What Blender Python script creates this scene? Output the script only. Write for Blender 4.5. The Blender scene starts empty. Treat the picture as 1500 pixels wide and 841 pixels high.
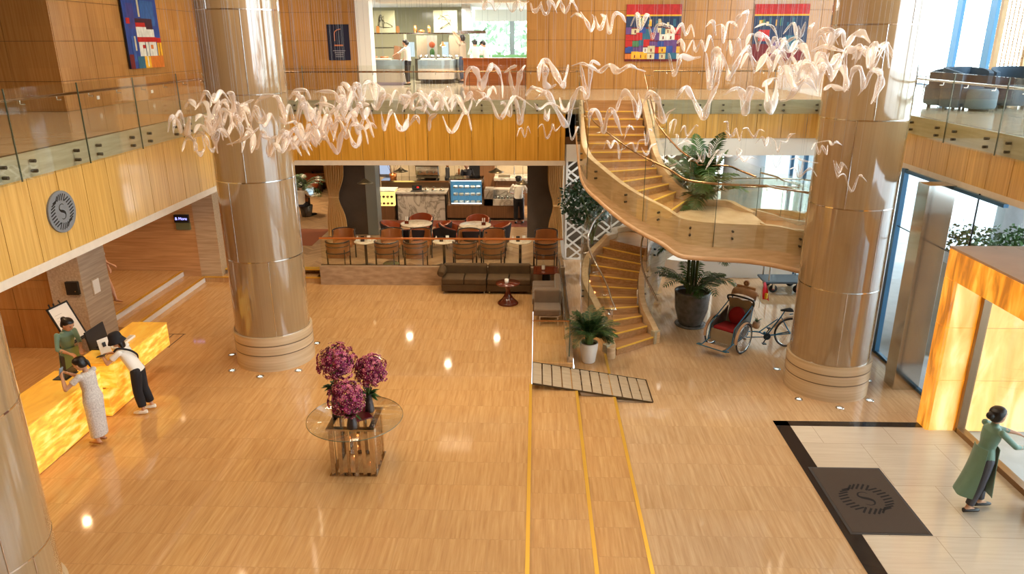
import bpy, bmesh, math, random
from mathutils import Vector, Matrix, Euler
random.seed(7)
SC = bpy.context.scene
COL = SC.collection
PI = math.pi
R = math.radians

# ---------------------------------------------------------------- camera
CAM_H = 6.6
FPX = 1068.0
def _dirn(x, y):
    v = Vector((x - 750, -(y - 420.5), -FPX)); v.normalize(); return v
_yd = _dirn(787, 61)
_zd = -_dirn(762, 3604)
_zd = (_zd - _yd * _zd.dot(_yd)).normalized()
_xd = _yd.cross(_zd)
RW = Matrix((_xd, _yd, _zd))            # camera -> world
cam_data = bpy.data.cameras.new('camera')
cam_data.sensor_fit = 'HORIZONTAL'
cam_data.sensor_width = 36.0
cam_data.lens = 36.0 * FPX / 1500.0
cam_data.clip_start = 0.05
cam_data.clip_end = 400
cam = bpy.data.objects.new('camera', cam_data)
COL.objects.link(cam)
cam.matrix_world = Matrix.Translation((0, 0, CAM_H)) @ RW.to_4x4()
SC.camera = cam
def at(px, py, X=None, Y=None, Z=None):
    """point of the photo's ray that lies on the plane X=, Y= or Z="""
    d = RW @ Vector((px - 750, -(py - 420.5), -FPX))
    if X is not None: t = X / d.x
    elif Y is not None: t = Y / d.y
    else: t = (Z - CAM_H) / d.z
    return Vector((0, 0, CAM_H)) + d * t

# ---------------------------------------------------------------- mesh builder
def frames(pts):
    """parallel transported frames"""
    pts = [Vector(p) for p in pts]
    n = len(pts); T = []
    for i in range(n):
        a = pts[max(0, i - 1)]; b = pts[min(n - 1, i + 1)]
        t = (b - a)
        T.append(t.normalized() if t.length > 1e-9 else Vector((0, 0, 1)))
    up = Vector((0, 0, 1)) if abs(T[0].z) < 0.9 else Vector((1, 0, 0))
    N = [(up - T[0] * up.dot(T[0])).normalized()]
    for i in range(1, n):
        v = N[-1] - T[i] * N[-1].dot(T[i])
        if v.length < 1e-6:
            v = T[i].orthogonal()
        N.append(v.normalized())
    return pts, T, N, [T[i].cross(N[i]) for i in range(n)]

class MB:
    def __init__(s):
        s.v = []; s.f = []; s.s = []; s.M = None; s.mi = []; s.cm = 0; s.mats = None
    def add(s, vs, fs, smooth=False):
        b = len(s.v)
        if s.M is not None: vs = [s.M @ Vector(v) for v in vs]
        s.v.extend([tuple(v) for v in vs])
        for f in fs:
            s.f.append(tuple(b + i for i in f)); s.s.append(smooth); s.mi.append(s.cm)
        return s
    def box(s, x0, y0, z0, x1, y1, z1):
        if x0 > x1: x0, x1 = x1, x0
        if y0 > y1: y0, y1 = y1, y0
        if z0 > z1: z0, z1 = z1, z0
        v = [(x0,y0,z0),(x1,y0,z0),(x1,y1,z0),(x0,y1,z0),(x0,y0,z1),(x1,y0,z1),(x1,y1,z1),(x0,y1,z1)]
        return s.add(v, [(0,3,2,1),(4,5,6,7),(0,1,5,4),(1,2,6,5),(2,3,7,6),(3,0,4,7)])
    def cbox(s, c, d, rot=None):
        """box with centre c, size d, optional Euler rotation"""
        m = Matrix.Translation(c)
        if rot is not None: m = m @ Euler(rot).to_matrix().to_4x4()
        hx, hy, hz = d[0]/2, d[1]/2, d[2]/2
        v = [m @ Vector(p) for p in ((-hx,-hy,-hz),(hx,-hy,-hz),(hx,hy,-hz),(-hx,hy,-hz),(-hx,-hy,hz),(hx,-hy,hz),(hx,hy,hz),(-hx,hy,hz))]
        return s.add(v, [(0,3,2,1),(4,5,6,7),(0,1,5,4),(1,2,6,5),(2,3,7,6),(3,0,4,7)])
    def bar(s, a, b, w, h):
        """rectangular bar from a to b"""
        a = Vector(a); b = Vector(b); t = (b - a).normalized()
        up = Vector((0, 0, 1)) if abs(t.z) < 0.95 else Vector((0, 1, 0))
        x = t.cross(up).normalized(); y = x.cross(t)
        v = []
        for p in (a, b):
            for q in ((-1,-1),(1,-1),(1,1),(-1,1)):
                v.append(p + x * q[0] * w / 2 + y * q[1] * h / 2)
        return s.add(v, [(0,1,2,3),(7,6,5,4),(0,4,5,1),(1,5,6,2),(2,6,7,3),(3,7,4,0)])
    def quad(s, *p):
        return s.add(p, [tuple(range(len(p)))])
    def tube(s, pts, r, n=8, cap=True, flat=None, closed=False):
        pts, T, N, B = frames(pts)
        m = len(pts)
        if not hasattr(r, '__len__'): r = [r] * m
        fa, fb = (1, 1) if flat is None else flat
        v = []
        for i in range(m):
            for k in range(n):
                a = 2 * PI * k / n
                v.append(pts[i] + (N[i] * math.cos(a) * fa + B[i] * math.sin(a) * fb) * r[i])
        f = []
        for i in range(m - (0 if closed else 1)):
            j = (i + 1) % m
            for k in range(n):
                l = (k + 1) % n
                f.append((i*n+k, i*n+l, j*n+l, j*n+k))
        if cap and not closed:
            s.add([v[k] for k in range(n)], [tuple(range(n - 1, -1, -1))])
            s.add([v[(m-1)*n + k] for k in range(n)], [tuple(range(n))])
        return s.add(v, f, True)
    def lathe(s, prof, n=24, c=(0, 0, 0), smooth=True, a0=0, a1=2*PI, cap=True):
        full = abs(a1 - a0 - 2*PI) < 1e-6
        cols = n if full else n + 1
        v = []
        for (r, z) in prof:
            for k in range(cols):
                a = a0 + (a1 - a0) * k / n
                v.append((c[0] + r*math.cos(a), c[1] + r*math.sin(a), c[2] + z))
        f = []
        for i in range(len(prof) - 1):
            for k in range(n):
                l = (k + 1) % cols
                f.append((i*cols+k, i*cols+l, (i+1)*cols+l, (i+1)*cols+k))
        if full:
            if prof[0][0] > 1e-5 and cap: s.add(v[:cols], [tuple(range(cols-1, -1, -1))])
            if prof[-1][0] > 1e-5 and cap: s.add(v[-cols:], [tuple(range(cols))])
        return s.add(v, f, smooth)
    def prism(s, poly, z0, z1):
        n = len(poly)
        v = [(p[0], p[1], z0) for p in poly] + [(p[0], p[1], z1) for p in poly]
        f = [tuple(range(n-1, -1, -1)), tuple(range(n, 2*n))]
        for i in range(n):
            j = (i + 1) % n
            f.append((i, j, n + j, n + i))
        return s.add(v, f)
    def ell(s, c, r, n=12, m=8, rot=None):
        if not hasattr(r, '__len__'): r = (r, r, r)
        q = Euler(rot).to_matrix() if rot is not None else None
        v = []; f = []
        for i in range(m + 1):
            t = PI * i / m
            for k in range(n):
                a = 2*PI*k/n
                p = Vector((r[0]*math.sin(t)*math.cos(a), r[1]*math.sin(t)*math.sin(a), r[2]*math.cos(t)))
                if q is not None: p = q @ p
                v.append(p + Vector(c))
        for i in range(m):
            for k in range(n):
                l = (k+1) % n
                f.append((i*n+k, (i+1)*n+k, (i+1)*n+l, i*n+l))
        return s.add(v, f, True)
    def loft(s, rings, n=16, cap=True, sq=2.0):
        """rings: (centre, xvec, yvec) ellipse half-axes"""
        v = []
        for (c, x, y) in rings:
            c = Vector(c); x = Vector(x); y = Vector(y)
            for k in range(n):
                a = 2*PI*k/n
                ca, sa = math.cos(a), math.sin(a)
                ca = math.copysign(abs(ca)**(2/sq), ca); sa = math.copysign(abs(sa)**(2/sq), sa)
                v.append(c + x*ca + y*sa)
        f = []
        for i in range(len(rings) - 1):
            for k in range(n):
                l = (k+1) % n
                f.append((i*n+k, i*n+l, (i+1)*n+l, (i+1)*n+k))
        if cap:
            s.add(v[:n], [tuple(range(n-1, -1, -1))])
            s.add(v[-n:], [tuple(range(n))])
        return s.add(v, f, True)
    def sheet(s, rows, th=0.0, smooth=True):
        """grid surface from rows of points, given a thickness along its normal"""
        m = len(rows); n = len(rows[0])
        P = [[Vector(p) for p in r] for r in rows]
        if th == 0:
            v = [p for r in P for p in r]
            f = [(i*n+j, i*n+j+1, (i+1)*n+j+1, (i+1)*n+j) for i in range(m-1) for j in range(n-1)]
            return s.add(v, f, smooth)
        A = []; Bk = []
        for i in range(m):
            for j in range(n):
                a = P[min(i+1, m-1)][j] - P[max(i-1, 0)][j]
                b = P[i][min(j+1, n-1)] - P[i][max(j-1, 0)]
                nn = a.cross(b)
                nn = nn.normalized() if nn.length > 1e-12 else Vector((0, 0, 1))
                A.append(P[i][j] + nn*th/2); Bk.append(P[i][j] - nn*th/2)
        N = m*n
        f = []
        for i in range(m-1):
            for j in range(n-1):
                a, b, c, d = i*n+j, i*n+j+1, (i+1)*n+j+1, (i+1)*n+j
                f.append((a, d, c, b)); f.append((N+a, N+b, N+c, N+d))
        g = []
        for i in range(m-1):
            a, d = i*n, (i+1)*n
            g.append((a, N+a, N+d, d)); a += n-1; d += n-1
            g.append((a, d, N+d, N+a))
        for j in range(n-1):
            a, b = j, j+1
            g.append((a, b, N+b, N+a)); a += (m-1)*n; b += (m-1)*n
            g.append((a, N+a, N+b, b))
        V = A + Bk
        s.add(V, f, smooth)
        used = sorted({i for q in g for i in q}); mp = {u: k for k, u in enumerate(used)}
        return s.add([V[u] for u in used], [tuple(mp[i] for i in q) for q in g], False)
    def build(s, name, mat, parent=None, bevel=0, seg=2, sub=0, **props):
        me = bpy.data.meshes.new(name)
        off = Vector((0, 0, 0)); p = parent
        while p is not None:
            off += p.location; p = p.parent
        me.from_pydata([tuple(Vector(v) - off) for v in s.v], [], s.f)
        me.polygons.foreach_set('use_smooth', s.s)
        for m_ in (s.mats or ([mat] if mat is not None else [])): me.materials.append(m_)
        if s.mats: me.polygons.foreach_set('material_index', s.mi)
        me.update()
        o = bpy.data.objects.new(name, me)
        COL.objects.link(o)
        if parent is not None: o.parent = parent
        if bevel:
            b = o.modifiers.new('bevel', 'BEVEL'); b.width = bevel; b.segments = seg
            b.limit_method = 'ANGLE'; b.angle_limit = R(40)
        if sub:
            u = o.modifiers.new('sub', 'SUBSURF'); u.levels = sub; u.render_levels = sub
        for k, val in props.items(): o[k] = val
        return o

def tag(o, label=None, cat=None, group=None, kind=None):
    if label: o['label'] = label
    if cat: o['category'] = cat
    if group: o['group'] = group
    if kind: o['kind'] = kind
    return o
def thing(name, label, cat, loc=(0, 0, 0), group=None):
    o = bpy.data.objects.new(name, None)
    o.empty_display_size = 0.1
    COL.objects.link(o); o.location = loc
    return tag(o, label, cat, group)
def kids(o): return [c for c in COL.objects if c.parent == o]
def copy_tree(o, loc=None, rz=None, label=None, group=None, parent=None):
    c = o.copy(); COL.objects.link(c); c.parent = parent
    if loc is not None: c.location = loc
    if rz is not None: c.rotation_euler = (0, 0, rz)
    if label: c['label'] = label
    if group: c['group'] = group
    for ch in list(o.children): copy_tree(ch, parent=c)
    return c
def struct(mb, name, mat, bevel=0):
    o = mb.build(name, mat, bevel=bevel); o['kind'] = 'structure'; return o

# ---------------------------------------------------------------- materials
def nodes(name):
    m = bpy.data.materials.new(name); m.use_nodes = True
    nt = m.node_tree
    return m, nt, nt.nodes['Principled BSDF']
def pm(name, col, rough=0.5, metal=0.0, var=0.0, scale=8.0, bump=0.0, stretch=(1, 1, 1), col2=None, spec=None,
       coat=0.0, trans=0.0, ior=1.45, emit=None, estr=0.0, sheen=0.0, alpha=1.0, detail=3):
    """principled material; var/col2 mixes by noise stretched in object space"""
    m, nt, b = nodes(name)
    b.inputs['Base Color'].default_value = (*col, 1)
    b.inputs['Roughness'].default_value = rough
    b.inputs['Metallic'].default_value = metal
    b.inputs['IOR'].default_value = ior
    if spec is not None: b.inputs['Specular IOR Level'].default_value = spec
    b.inputs['Coat Weight'].default_value = coat
    b.inputs['Coat Roughness'].default_value = 0.04
    b.inputs['Transmission Weight'].default_value = trans
    b.inputs['Sheen Weight'].default_value = sheen
    if alpha < 1: b.inputs['Alpha'].default_value = alpha
    if emit:
        b.inputs['Emission Color'].default_value = (*emit, 1)
        b.inputs['Emission Strength'].default_value = estr
    if var or col2 or bump:
        tc = nt.nodes.new('ShaderNodeTexCoord'); mp = nt.nodes.new('ShaderNodeMapping')
        mp.inputs['Scale'].default_value = stretch
        nz = nt.nodes.new('ShaderNodeTexNoise'); nz.inputs['Scale'].default_value = scale
        nz.inputs['Detail'].default_value = detail
        nt.links.new(tc.outputs['Object'], mp.inputs['Vector'])
        nt.links.new(mp.outputs['Vector'], nz.inputs['Vector'])
        if col2 is None: col2 = tuple(max(0, c * (1 - var)) for c in col)
        cr = nt.nodes.new('ShaderNodeValToRGB')
        cr.color_ramp.elements[0].position = 0.3; cr.color_ramp.elements[1].position = 0.7
        cr.color_ramp.elements[0].color = (*col2, 1); cr.color_ramp.elements[1].color = (*col, 1)
        nt.links.new(nz.outputs['Fac'], cr.inputs['Fac'])
        nt.links.new(cr.outputs['Color'], b.inputs['Base Color'])
        if bump:
            bp = nt.nodes.new('ShaderNodeBump'); bp.inputs['Strength'].default_value = bump
            bp.inputs['Distance'].default_value = 0.01
            nt.links.new(nz.outputs['Fac'], bp.inputs['Height'])
            nt.links.new(bp.outputs['Normal'], b.inputs['Normal'])
    return m
def thin_glass(name, tint=(0.93, 0.97, 0.95), refl=0.12, rough=0.0):
    m = bpy.data.materials.new(name); m.use_nodes = True
    nt = m.node_tree; nt.nodes.clear()
    out = nt.nodes.new('ShaderNodeOutputMaterial')
    tr = nt.nodes.new('ShaderNodeBsdfTransparent'); tr.inputs['Color'].default_value = (*tint, 1)
    gl = nt.nodes.new('ShaderNodeBsdfGlossy'); gl.inputs['Roughness'].default_value = rough
    gl.inputs['Color'].default_value = (1, 1, 1, 1)
    lw = nt.nodes.new('ShaderNodeFresnel')
    ge = nt.nodes.new('ShaderNodeNewGeometry'); io = nt.nodes.new('ShaderNodeMath'); io.operation = 'MULTIPLY_ADD'
    io.inputs[1].default_value = 1/1.5 - 1.5; io.inputs[2].default_value = 1.5      # same reflectance on both faces of the pane
    nt.links.new(ge.outputs['Backfacing'], io.inputs[0]); nt.links.new(io.outputs[0], lw.inputs['IOR'])
    ad = nt.nodes.new('ShaderNodeMath'); ad.operation = 'MULTIPLY_ADD'
    ad.inputs[1].default_value = 0.9; ad.inputs[2].default_value = refl * 0.05
    ad.use_clamp = True
    mx = nt.nodes.new('ShaderNodeMixShader')
    nt.links.new(lw.outputs['Fac'], ad.inputs[0]); nt.links.new(ad.outputs[0], mx.inputs['Fac'])
    nt.links.new(tr.outputs[0], mx.inputs[1]); nt.links.new(gl.outputs[0], mx.inputs[2])
    nt.links.new(mx.outputs[0], out.inputs['Surface'])
    return m
def emis(name, col, s):
    m = bpy.data.materials.new(name); m.use_nodes = True
    nt = m.node_tree; nt.nodes.clear()
    out = nt.nodes.new('ShaderNodeOutputMaterial'); e = nt.nodes.new('ShaderNodeEmission')
    e.inputs['Color'].default_value = (*col, 1); e.inputs['Strength'].default_value = s
    nt.links.new(e.outputs[0], out.inputs['Surface'])
    return m

def mathn(nt, op, a=None, b=None, c=None, clamp=False):
    n = nt.nodes.new('ShaderNodeMath'); n.operation = op; n.use_clamp = clamp
    for i, v in enumerate((a, b, c)):
        if v is None: continue
        if hasattr(v, 'default_value'): nt.links.new(v, n.inputs[i])
        else: n.inputs[i].default_value = v
    return n.outputs[0]

def tiles(name, c1, c2, c3, tx=1.0, ty=0.6, ang=0.0, rough=0.16, joint=0.006, jcol=(0.2, 0.13, 0.07), along='x', grain=1.0, coat=0.0,
          jmix=0.5, tvar=0.25, spec=0.5):
    """polished stone slabs: veins along one axis, per-slab tone, fine joints.  object-space XY"""
    m, nt, b = nodes(name)
    tc = nt.nodes.new('ShaderNodeTexCoord'); mp = nt.nodes.new('ShaderNodeMapping')
    mp.inputs['Rotation'].default_value = (0, 0, ang)
    nt.links.new(tc.outputs['Object'], mp.inputs['Vector'])
    br = nt.nodes.new('ShaderNodeTexBrick')
    br.inputs['Scale'].default_value = 1.0
    br.inputs['Brick Width'].default_value = tx; br.inputs['Row Height'].default_value = ty
    br.inputs['Mortar Size'].default_value = joint; br.inputs['Mortar Smooth'].default_value = 0.0
    br.inputs['Bias'].default_value = 0.0
    br.offset = 0.0 if along == 'grid' else 0.5
    br.inputs['Color1'].default_value = (0, 0, 0, 1); br.inputs['Color2'].default_value = (1, 1, 1, 1)
    br.inputs['Mortar'].default_value = (0.5, 0.5, 0.5, 1)
    nt.links.new(mp.outputs['Vector'], br.inputs['Vector'])
    # offset the vein noise per slab so the grain breaks at joints
    m2 = nt.nodes.new('ShaderNodeMapping')
    m2.inputs['Scale'].default_value = (1.2, 22, 1.2) if along != 'y' else (22, 1.2, 1.2)
    nt.links.new(mp.outputs['Vector'], m2.inputs['Vector'])
    av = nt.nodes.new('ShaderNodeVectorMath'); av.operation = 'MULTIPLY_ADD'
    nt.links.new(br.outputs['Color'], av.inputs[0]); av.inputs[1].default_value = (13, 7, 9)
    nt.links.new(m2.outputs['Vector'], av.inputs[2])
    nz = nt.nodes.new('ShaderNodeTexNoise'); nz.inputs['Scale'].default_value = grain
    nz.inputs['Detail'].default_value = 6; nz.inputs['Roughness'].default_value = 0.62
    nt.links.new(av.outputs[0], nz.inputs['Vector'])
    big = nt.nodes.new('ShaderNodeTexNoise'); big.inputs['Scale'].default_value = 0.35
    big.inputs['Detail'].default_value = 2
    nt.links.new(tc.outputs['Object'], big.inputs['Vector'])
    cr = nt.nodes.new('ShaderNodeValToRGB')
    e = cr.color_ramp.elements
    e[0].position = 0.3; e[0].color = (*c1, 1); e[1].position = 0.72; e[1].color = (*c3, 1)
    k = e.new(0.5); k.color = (*c2, 1)
    nt.links.new(nz.outputs['Fac'], cr.inputs['Fac'])
    # slab tone
    sp = nt.nodes.new('ShaderNodeSeparateColor'); nt.links.new(br.outputs['Color'], sp.inputs[0])
    tone = mathn(nt, 'MULTIPLY_ADD', sp.outputs[0], tvar, 1 - tvar * 0.5)
    tone2 = mathn(nt, 'MULTIPLY_ADD', big.outputs['Fac'], 0.3, 0.85)
    t3 = mathn(nt, 'MULTIPLY', tone, tone2)
    vm = nt.nodes.new('ShaderNodeVectorMath'); vm.operation = 'SCALE'
    nt.links.new(cr.outputs['Color'], vm.inputs[0]); nt.links.new(t3, vm.inputs['Scale'])
    mx = nt.nodes.new('ShaderNodeMix'); mx.data_type = 'RGBA'
    fac = mathn(nt, 'MULTIPLY', br.outputs['Fac'], jmix)
    nt.links.new(fac, mx.inputs['Factor'])
    nt.links.new(vm.outputs[0], mx.inputs['A']); mx.inputs['B'].default_value = (*jcol, 1)
    nt.links.new(mx.outputs['Result'], b.inputs['Base Color'])
    b.inputs['Roughness'].default_value = rough
    b.inputs['Coat Weight'].default_value = coat
    b.inputs['Specular IOR Level'].default_value = spec
    return m
def grain(name, c1, c2, axis='z', rough=0.35, fine=30, coat=0.0, low=0.6, tone=None, spec=0.5, dist=0.0):
    """wood / veined stone: noise stretched along one axis (the axis the fibres run along)"""
    m, nt, b = nodes(name)
    tc = nt.nodes.new('ShaderNodeTexCoord'); mp = nt.nodes.new('ShaderNodeMapping')
    s = {'x': (low, fine, fine), 'y': (fine, low, fine), 'z': (fine, fine, low), 'h': (low, low, fine)}[axis]
    mp.inputs['Scale'].default_value = s
    nt.links.new(tc.outputs['Object'], mp.inputs['Vector'])
    nz = nt.nodes.new('ShaderNodeTexNoise'); nz.inputs['Scale'].default_value = 1
    nz.inputs['Detail'].default_value = 5; nz.inputs['Distortion'].default_value = dist
    nt.links.new(mp.outputs['Vector'], nz.inputs['Vector'])
    cr = nt.nodes.new('ShaderNodeValToRGB'); e = cr.color_ramp.elements
    e[0].position = 0.32; e[0].color = (*c1, 1); e[1].position = 0.68; e[1].color = (*c2, 1)
    nt.links.new(nz.outputs['Fac'], cr.inputs['Fac'])
    last = cr.outputs['Color']
    if tone:
        # panel-to-panel tone from a coarse cell pattern
        mq = nt.nodes.new('ShaderNodeMapping'); mq.inputs['Scale'].default_value = tone
        nt.links.new(tc.outputs['Object'], mq.inputs['Vector'])
        fl = nt.nodes.new('ShaderNodeVectorMath'); fl.operation = 'FLOOR'
        nt.links.new(mq.outputs['Vector'], fl.inputs[0])
        wn = nt.nodes.new('ShaderNodeTexWhiteNoise'); nt.links.new(fl.outputs[0], wn.inputs['Vector'])
        t = mathn(nt, 'MULTIPLY_ADD', wn.outputs['Value'], 0.16, 0.92)
        vm = nt.nodes.new('ShaderNodeVectorMath'); vm.operation = 'SCALE'
        nt.links.new(last, vm.inputs[0]); nt.links.new(t, vm.inputs['Scale'])
        last = vm.outputs[0]
    nt.links.new(last, b.inputs['Base Color'])
    b.inputs['Roughness'].default_value = rough; b.inputs['Coat Weight'].default_value = coat
    b.inputs['Coat Roughness'].default_value = 0.08
    b.inputs['Specular IOR Level'].default_value = spec
    return m
def marble(name, base, vein, scale=2.0, rough=0.2, emit=0.0, ecol1=None, ecol2=None, ecol3=None, stretch=(1, 1, 1), vmix=0.5, dist=2.0, p=(0.35, 0.52, 0.68)):
    m, nt, b = nodes(name)
    tc = nt.nodes.new('ShaderNodeTexCoord'); mp = nt.nodes.new('ShaderNodeMapping')
    mp.inputs['Scale'].default_value = stretch
    nt.links.new(tc.outputs['Object'], mp.inputs['Vector'])
    nz = nt.nodes.new('ShaderNodeTexNoise'); nz.inputs['Scale'].default_value = scale
    nz.inputs['Detail'].default_value = 7; nz.inputs['Distortion'].default_value = dist
    nt.links.new(mp.outputs['Vector'], nz.inputs['Vector'])
    cr = nt.nodes.new('ShaderNodeValToRGB'); e = cr.color_ramp.elements
    if emit:
        e[0].position = p[0]; e[0].color = (*ecol1, 1); e[1].position = p[2]; e[1].color = (*ecol3, 1)
        k = e.new(p[1]); k.color = (*ecol2, 1)
        nt.links.new(nz.outputs['Fac'], cr.inputs['Fac'])
        nt.links.new(cr.outputs['Color'], b.inputs['Emission Color'])
        b.inputs['Emission Strength'].default_value = emit
        b.inputs['Base Color'].default_value = (*base, 1)
    else:
        e[0].position = 0.44; e[0].color = (*base, 1); e[1].position = 0.56; e[1].color = (*base, 1)
        k = e.new(0.5); k.color = (*[base[i]*(1-vmix) + vein[i]*vmix for i in range(3)], 1)
        nt.links.new(nz.outputs['Fac'], cr.inputs['Fac'])
        nt.links.new(cr.outputs['Color'], b.inputs['Base Color'])
    b.inputs['Roughness'].default_value = rough
    return m

M = {}
M['floor'] = tiles('polished_travertine', (0.47, 0.25, 0.098), (0.56, 0.32, 0.133), (0.65, 0.405, 0.185), tx=1.2, ty=0.62, rough=0.07, along='y', jcol=(0.30, 0.17, 0.08), jmix=0.22, tvar=0.06, spec=0.75)
M['floor_low'] = tiles('polished_travertine_entrance', (0.48, 0.30, 0.155), (0.56, 0.37, 0.205), (0.65, 0.455, 0.275), tx=1.2, ty=0.62, rough=0.07, along='y', ang=0, jcol=(0.34, 0.22, 0.13), jmix=0.2, tvar=0.05, spec=0.75)
M['floor_pale'] = tiles('pale_travertine', (0.58, 0.50, 0.40), (0.63, 0.55, 0.45), (0.67, 0.60, 0.50), tx=1.25, ty=1.25, rough=0.07, along='x', jcol=(0.35, 0.26, 0.18), jmix=0.6, tvar=0.05)
M['mezz_floor'] = tiles('mezzanine_stone', (0.42, 0.34, 0.24), (0.52, 0.43, 0.31), (0.60, 0.52, 0.40), tx=0.9, ty=0.9, rough=0.1, along='grid', jmix=0.3)
M['gold'] = pm('brass_inlay', (0.78, 0.46, 0.06), 0.35, 0.5)
M['travertine'] = grain('travertine_x', (0.42, 0.29, 0.17), (0.60, 0.45, 0.29), 'x', 0.3, 26, low=1.5)
M['travertine_y'] = grain('travertine_y', (0.42, 0.29, 0.17), (0.60, 0.45, 0.29), 'y', 0.3, 26, low=1.5)
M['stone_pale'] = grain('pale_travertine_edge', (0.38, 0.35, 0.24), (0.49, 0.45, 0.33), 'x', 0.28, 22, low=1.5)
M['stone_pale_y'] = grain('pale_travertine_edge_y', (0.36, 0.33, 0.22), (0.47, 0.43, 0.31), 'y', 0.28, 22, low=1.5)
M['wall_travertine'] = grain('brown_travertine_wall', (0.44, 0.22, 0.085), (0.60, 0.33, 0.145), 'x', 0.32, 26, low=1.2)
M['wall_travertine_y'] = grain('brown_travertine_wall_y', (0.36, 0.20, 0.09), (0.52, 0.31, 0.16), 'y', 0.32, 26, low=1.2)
M['pier'] = grain('grey_travertine', (0.33, 0.25, 0.17), (0.48, 0.38, 0.27), 'y', 0.35, 26, low=1.2)
M['wood'] = grain('honey_maple_panel', (0.52, 0.285, 0.062), (0.68, 0.41, 0.12), 'z', 0.3, 26, coat=0.25, low=0.8, tone=(1.7, 1.7, 0.01))
M['wood_lit_fascia'] = grain('honey_panel_lit_tone', (0.50, 0.23, 0.02), (0.66, 0.34, 0.05), 'z', 0.3, 26, coat=0.25, low=0.8, tone=(1.7, 1.7, 0.01))  # same maple, with its lamplit orange put into the colour
M['wood_dark'] = grain('amber_maple_panel', (0.34, 0.155, 0.040), (0.43, 0.215, 0.065), 'z', 0.26, 26, coat=0.3, low=0.8, tone=(1.43, 1.43, 1.15))
M['wood_back'] = pm('dark_joint', (0.10, 0.045, 0.012), 0.7)
M['cap'] = pm('soffit_cap', (0.68, 0.58, 0.46), 0.45, var=0.08)
M['white'] = pm('white_paint', (0.78, 0.77, 0.73), 0.6)
M['column'] = grain('lacquered_column', (0.30, 0.195, 0.10), (0.335, 0.225, 0.12), 'z', 0.07, 30, coat=1.0, low=0.5, spec=0.8)
M['steel'] = pm('polished_steel', (0.62, 0.60, 0.57), 0.12, 1.0)
M['steel_mirror'] = pm('mirror_steel', (0.75, 0.74, 0.72), 0.04, 1.0)
M['bronze'] = pm('bronze_rail', (0.42, 0.26, 0.15), 0.22, 1.0)
M['copper'] = pm('copper_rail', (0.70, 0.27, 0.09), 0.3, 0.8)
M['black'] = pm('black_metal', (0.02, 0.018, 0.016), 0.35, 0.3)
M['blackp'] = pm('black_plastic', (0.015, 0.015, 0.017), 0.4)
M['glass'] = thin_glass('balustrade_glass', (0.97, 0.98, 0.955), 0.25)
M['glass_clear'] = thin_glass('window_glass', (0.95, 0.98, 0.98), 0.1)
M['blue_metal'] = pm('blue_grey_mullion', (0.045, 0.13, 0.23), 0.35, 0.4)
M['leather_tan'] = pm('tan_leather', (0.36, 0.13, 0.035), 0.42, var=0.2, scale=4)
M['leather_red'] = pm('rust_leather', (0.34, 0.07, 0.02), 0.35, var=0.15, scale=4)
M['charcoal'] = pm('charcoal_fabric', (0.025, 0.018, 0.02), 0.8)
M['sofa'] = pm('brown_velvet', (0.095, 0.052, 0.018), 0.8, var=0.25, scale=5)
M['mahogany'] = pm('mahogany', (0.13, 0.022, 0.008), 0.12, var=0.3, scale=6, coat=0.5)
M['marble'] = marble('veined_marble', (0.62, 0.58, 0.52), (0.20, 0.17, 0.13), 1.6, 0.15, stretch=(1, 1, 0.8), vmix=0.75)
M['marble_top'] = marble('pale_marble_top', (0.72, 0.62, 0.48), (0.40, 0.32, 0.24), 3, 0.12)
M['curtain'] = pm('ochre_curtain', (0.72, 0.44, 0.17), 0.85)
M['slat_wood'] = grain('reeded_oak', (0.16, 0.075, 0.03), (0.24, 0.115, 0.05), 'z', 0.5, 30)
M['grey_wall'] = pm('grey_tile_pier', (0.105, 0.082, 0.065), 0.45, var=0.2, scale=3)
M['bluegrey'] = pm('brushed_steel_panel', (0.30, 0.38, 0.42), 0.3, 0.6)
M['leaf'] = pm('palm_leaf', (0.045, 0.13, 0.022), 0.45, var=0.5, scale=4)
M['leaf2'] = pm('dark_leaf', (0.022, 0.075, 0.018), 0.45, var=0.5, scale=4)
M['stem'] = pm('green_stem', (0.10, 0.16, 0.04), 0.5)
M['soil'] = pm('potting_soil', (0.16, 0.10, 0.06), 0.9, var=0.5, scale=60, bump=0.6)
M['pot_grey'] = pm('grey_glazed_pot', (0.13, 0.125, 0.12), 0.25, var=0.35, scale=9)
M['pot_white'] = pm('white_glazed_pot', (0.80, 0.79, 0.75), 0.25)
M['skin'] = pm('skin', (0.56, 0.31, 0.19), 0.5)
M['hair'] = pm('black_hair', (0.012, 0.009, 0.008), 0.4)
M['teal'] = pm('sage_green_silk', (0.15, 0.28, 0.21), 0.45, var=0.12, scale=6, sheen=0.3)
M['grey_trouser'] = pm('grey_trousers', (0.06, 0.058, 0.07), 0.7)
M['white_cloth'] = pm('white_cotton', (0.80, 0.76, 0.70), 0.8)
M['black_cloth'] = pm('black_cotton', (0.014, 0.013, 0.016), 0.85)
M['white_paper'] = pm('white_paper', (0.80, 0.77, 0.70), 0.7)
M['red'] = pm('red_velvet', (0.27, 0.004, 0.008), 0.8, var=0.2, scale=8)
M['asphalt'] = pm('pale_concrete_paving', (0.50, 0.53, 0.56), 0.7, var=0.15, scale=3)
M['lip'] = grain('stringer_lip', (0.60, 0.37, 0.20), (0.74, 0.50, 0.30), 'x', 0.3, 10, low=1)
M['plank'] = pm('weathered_plank', (0.46, 0.36, 0.25), 0.6, var=0.2, scale=3, stretch=(1, 8, 1))
M['plank_dark'] = pm('dark_bearer', (0.10, 0.08, 0.06), 0.7)
ZL, ZC, ZM, ZT = 0.36, 0.66, 5.15, 11.0      # lobby, cafe, mezzanine, atrium ceiling
XL, XR, YB = -7.2, 7.65, 19.66               # mezzanine edges
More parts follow.
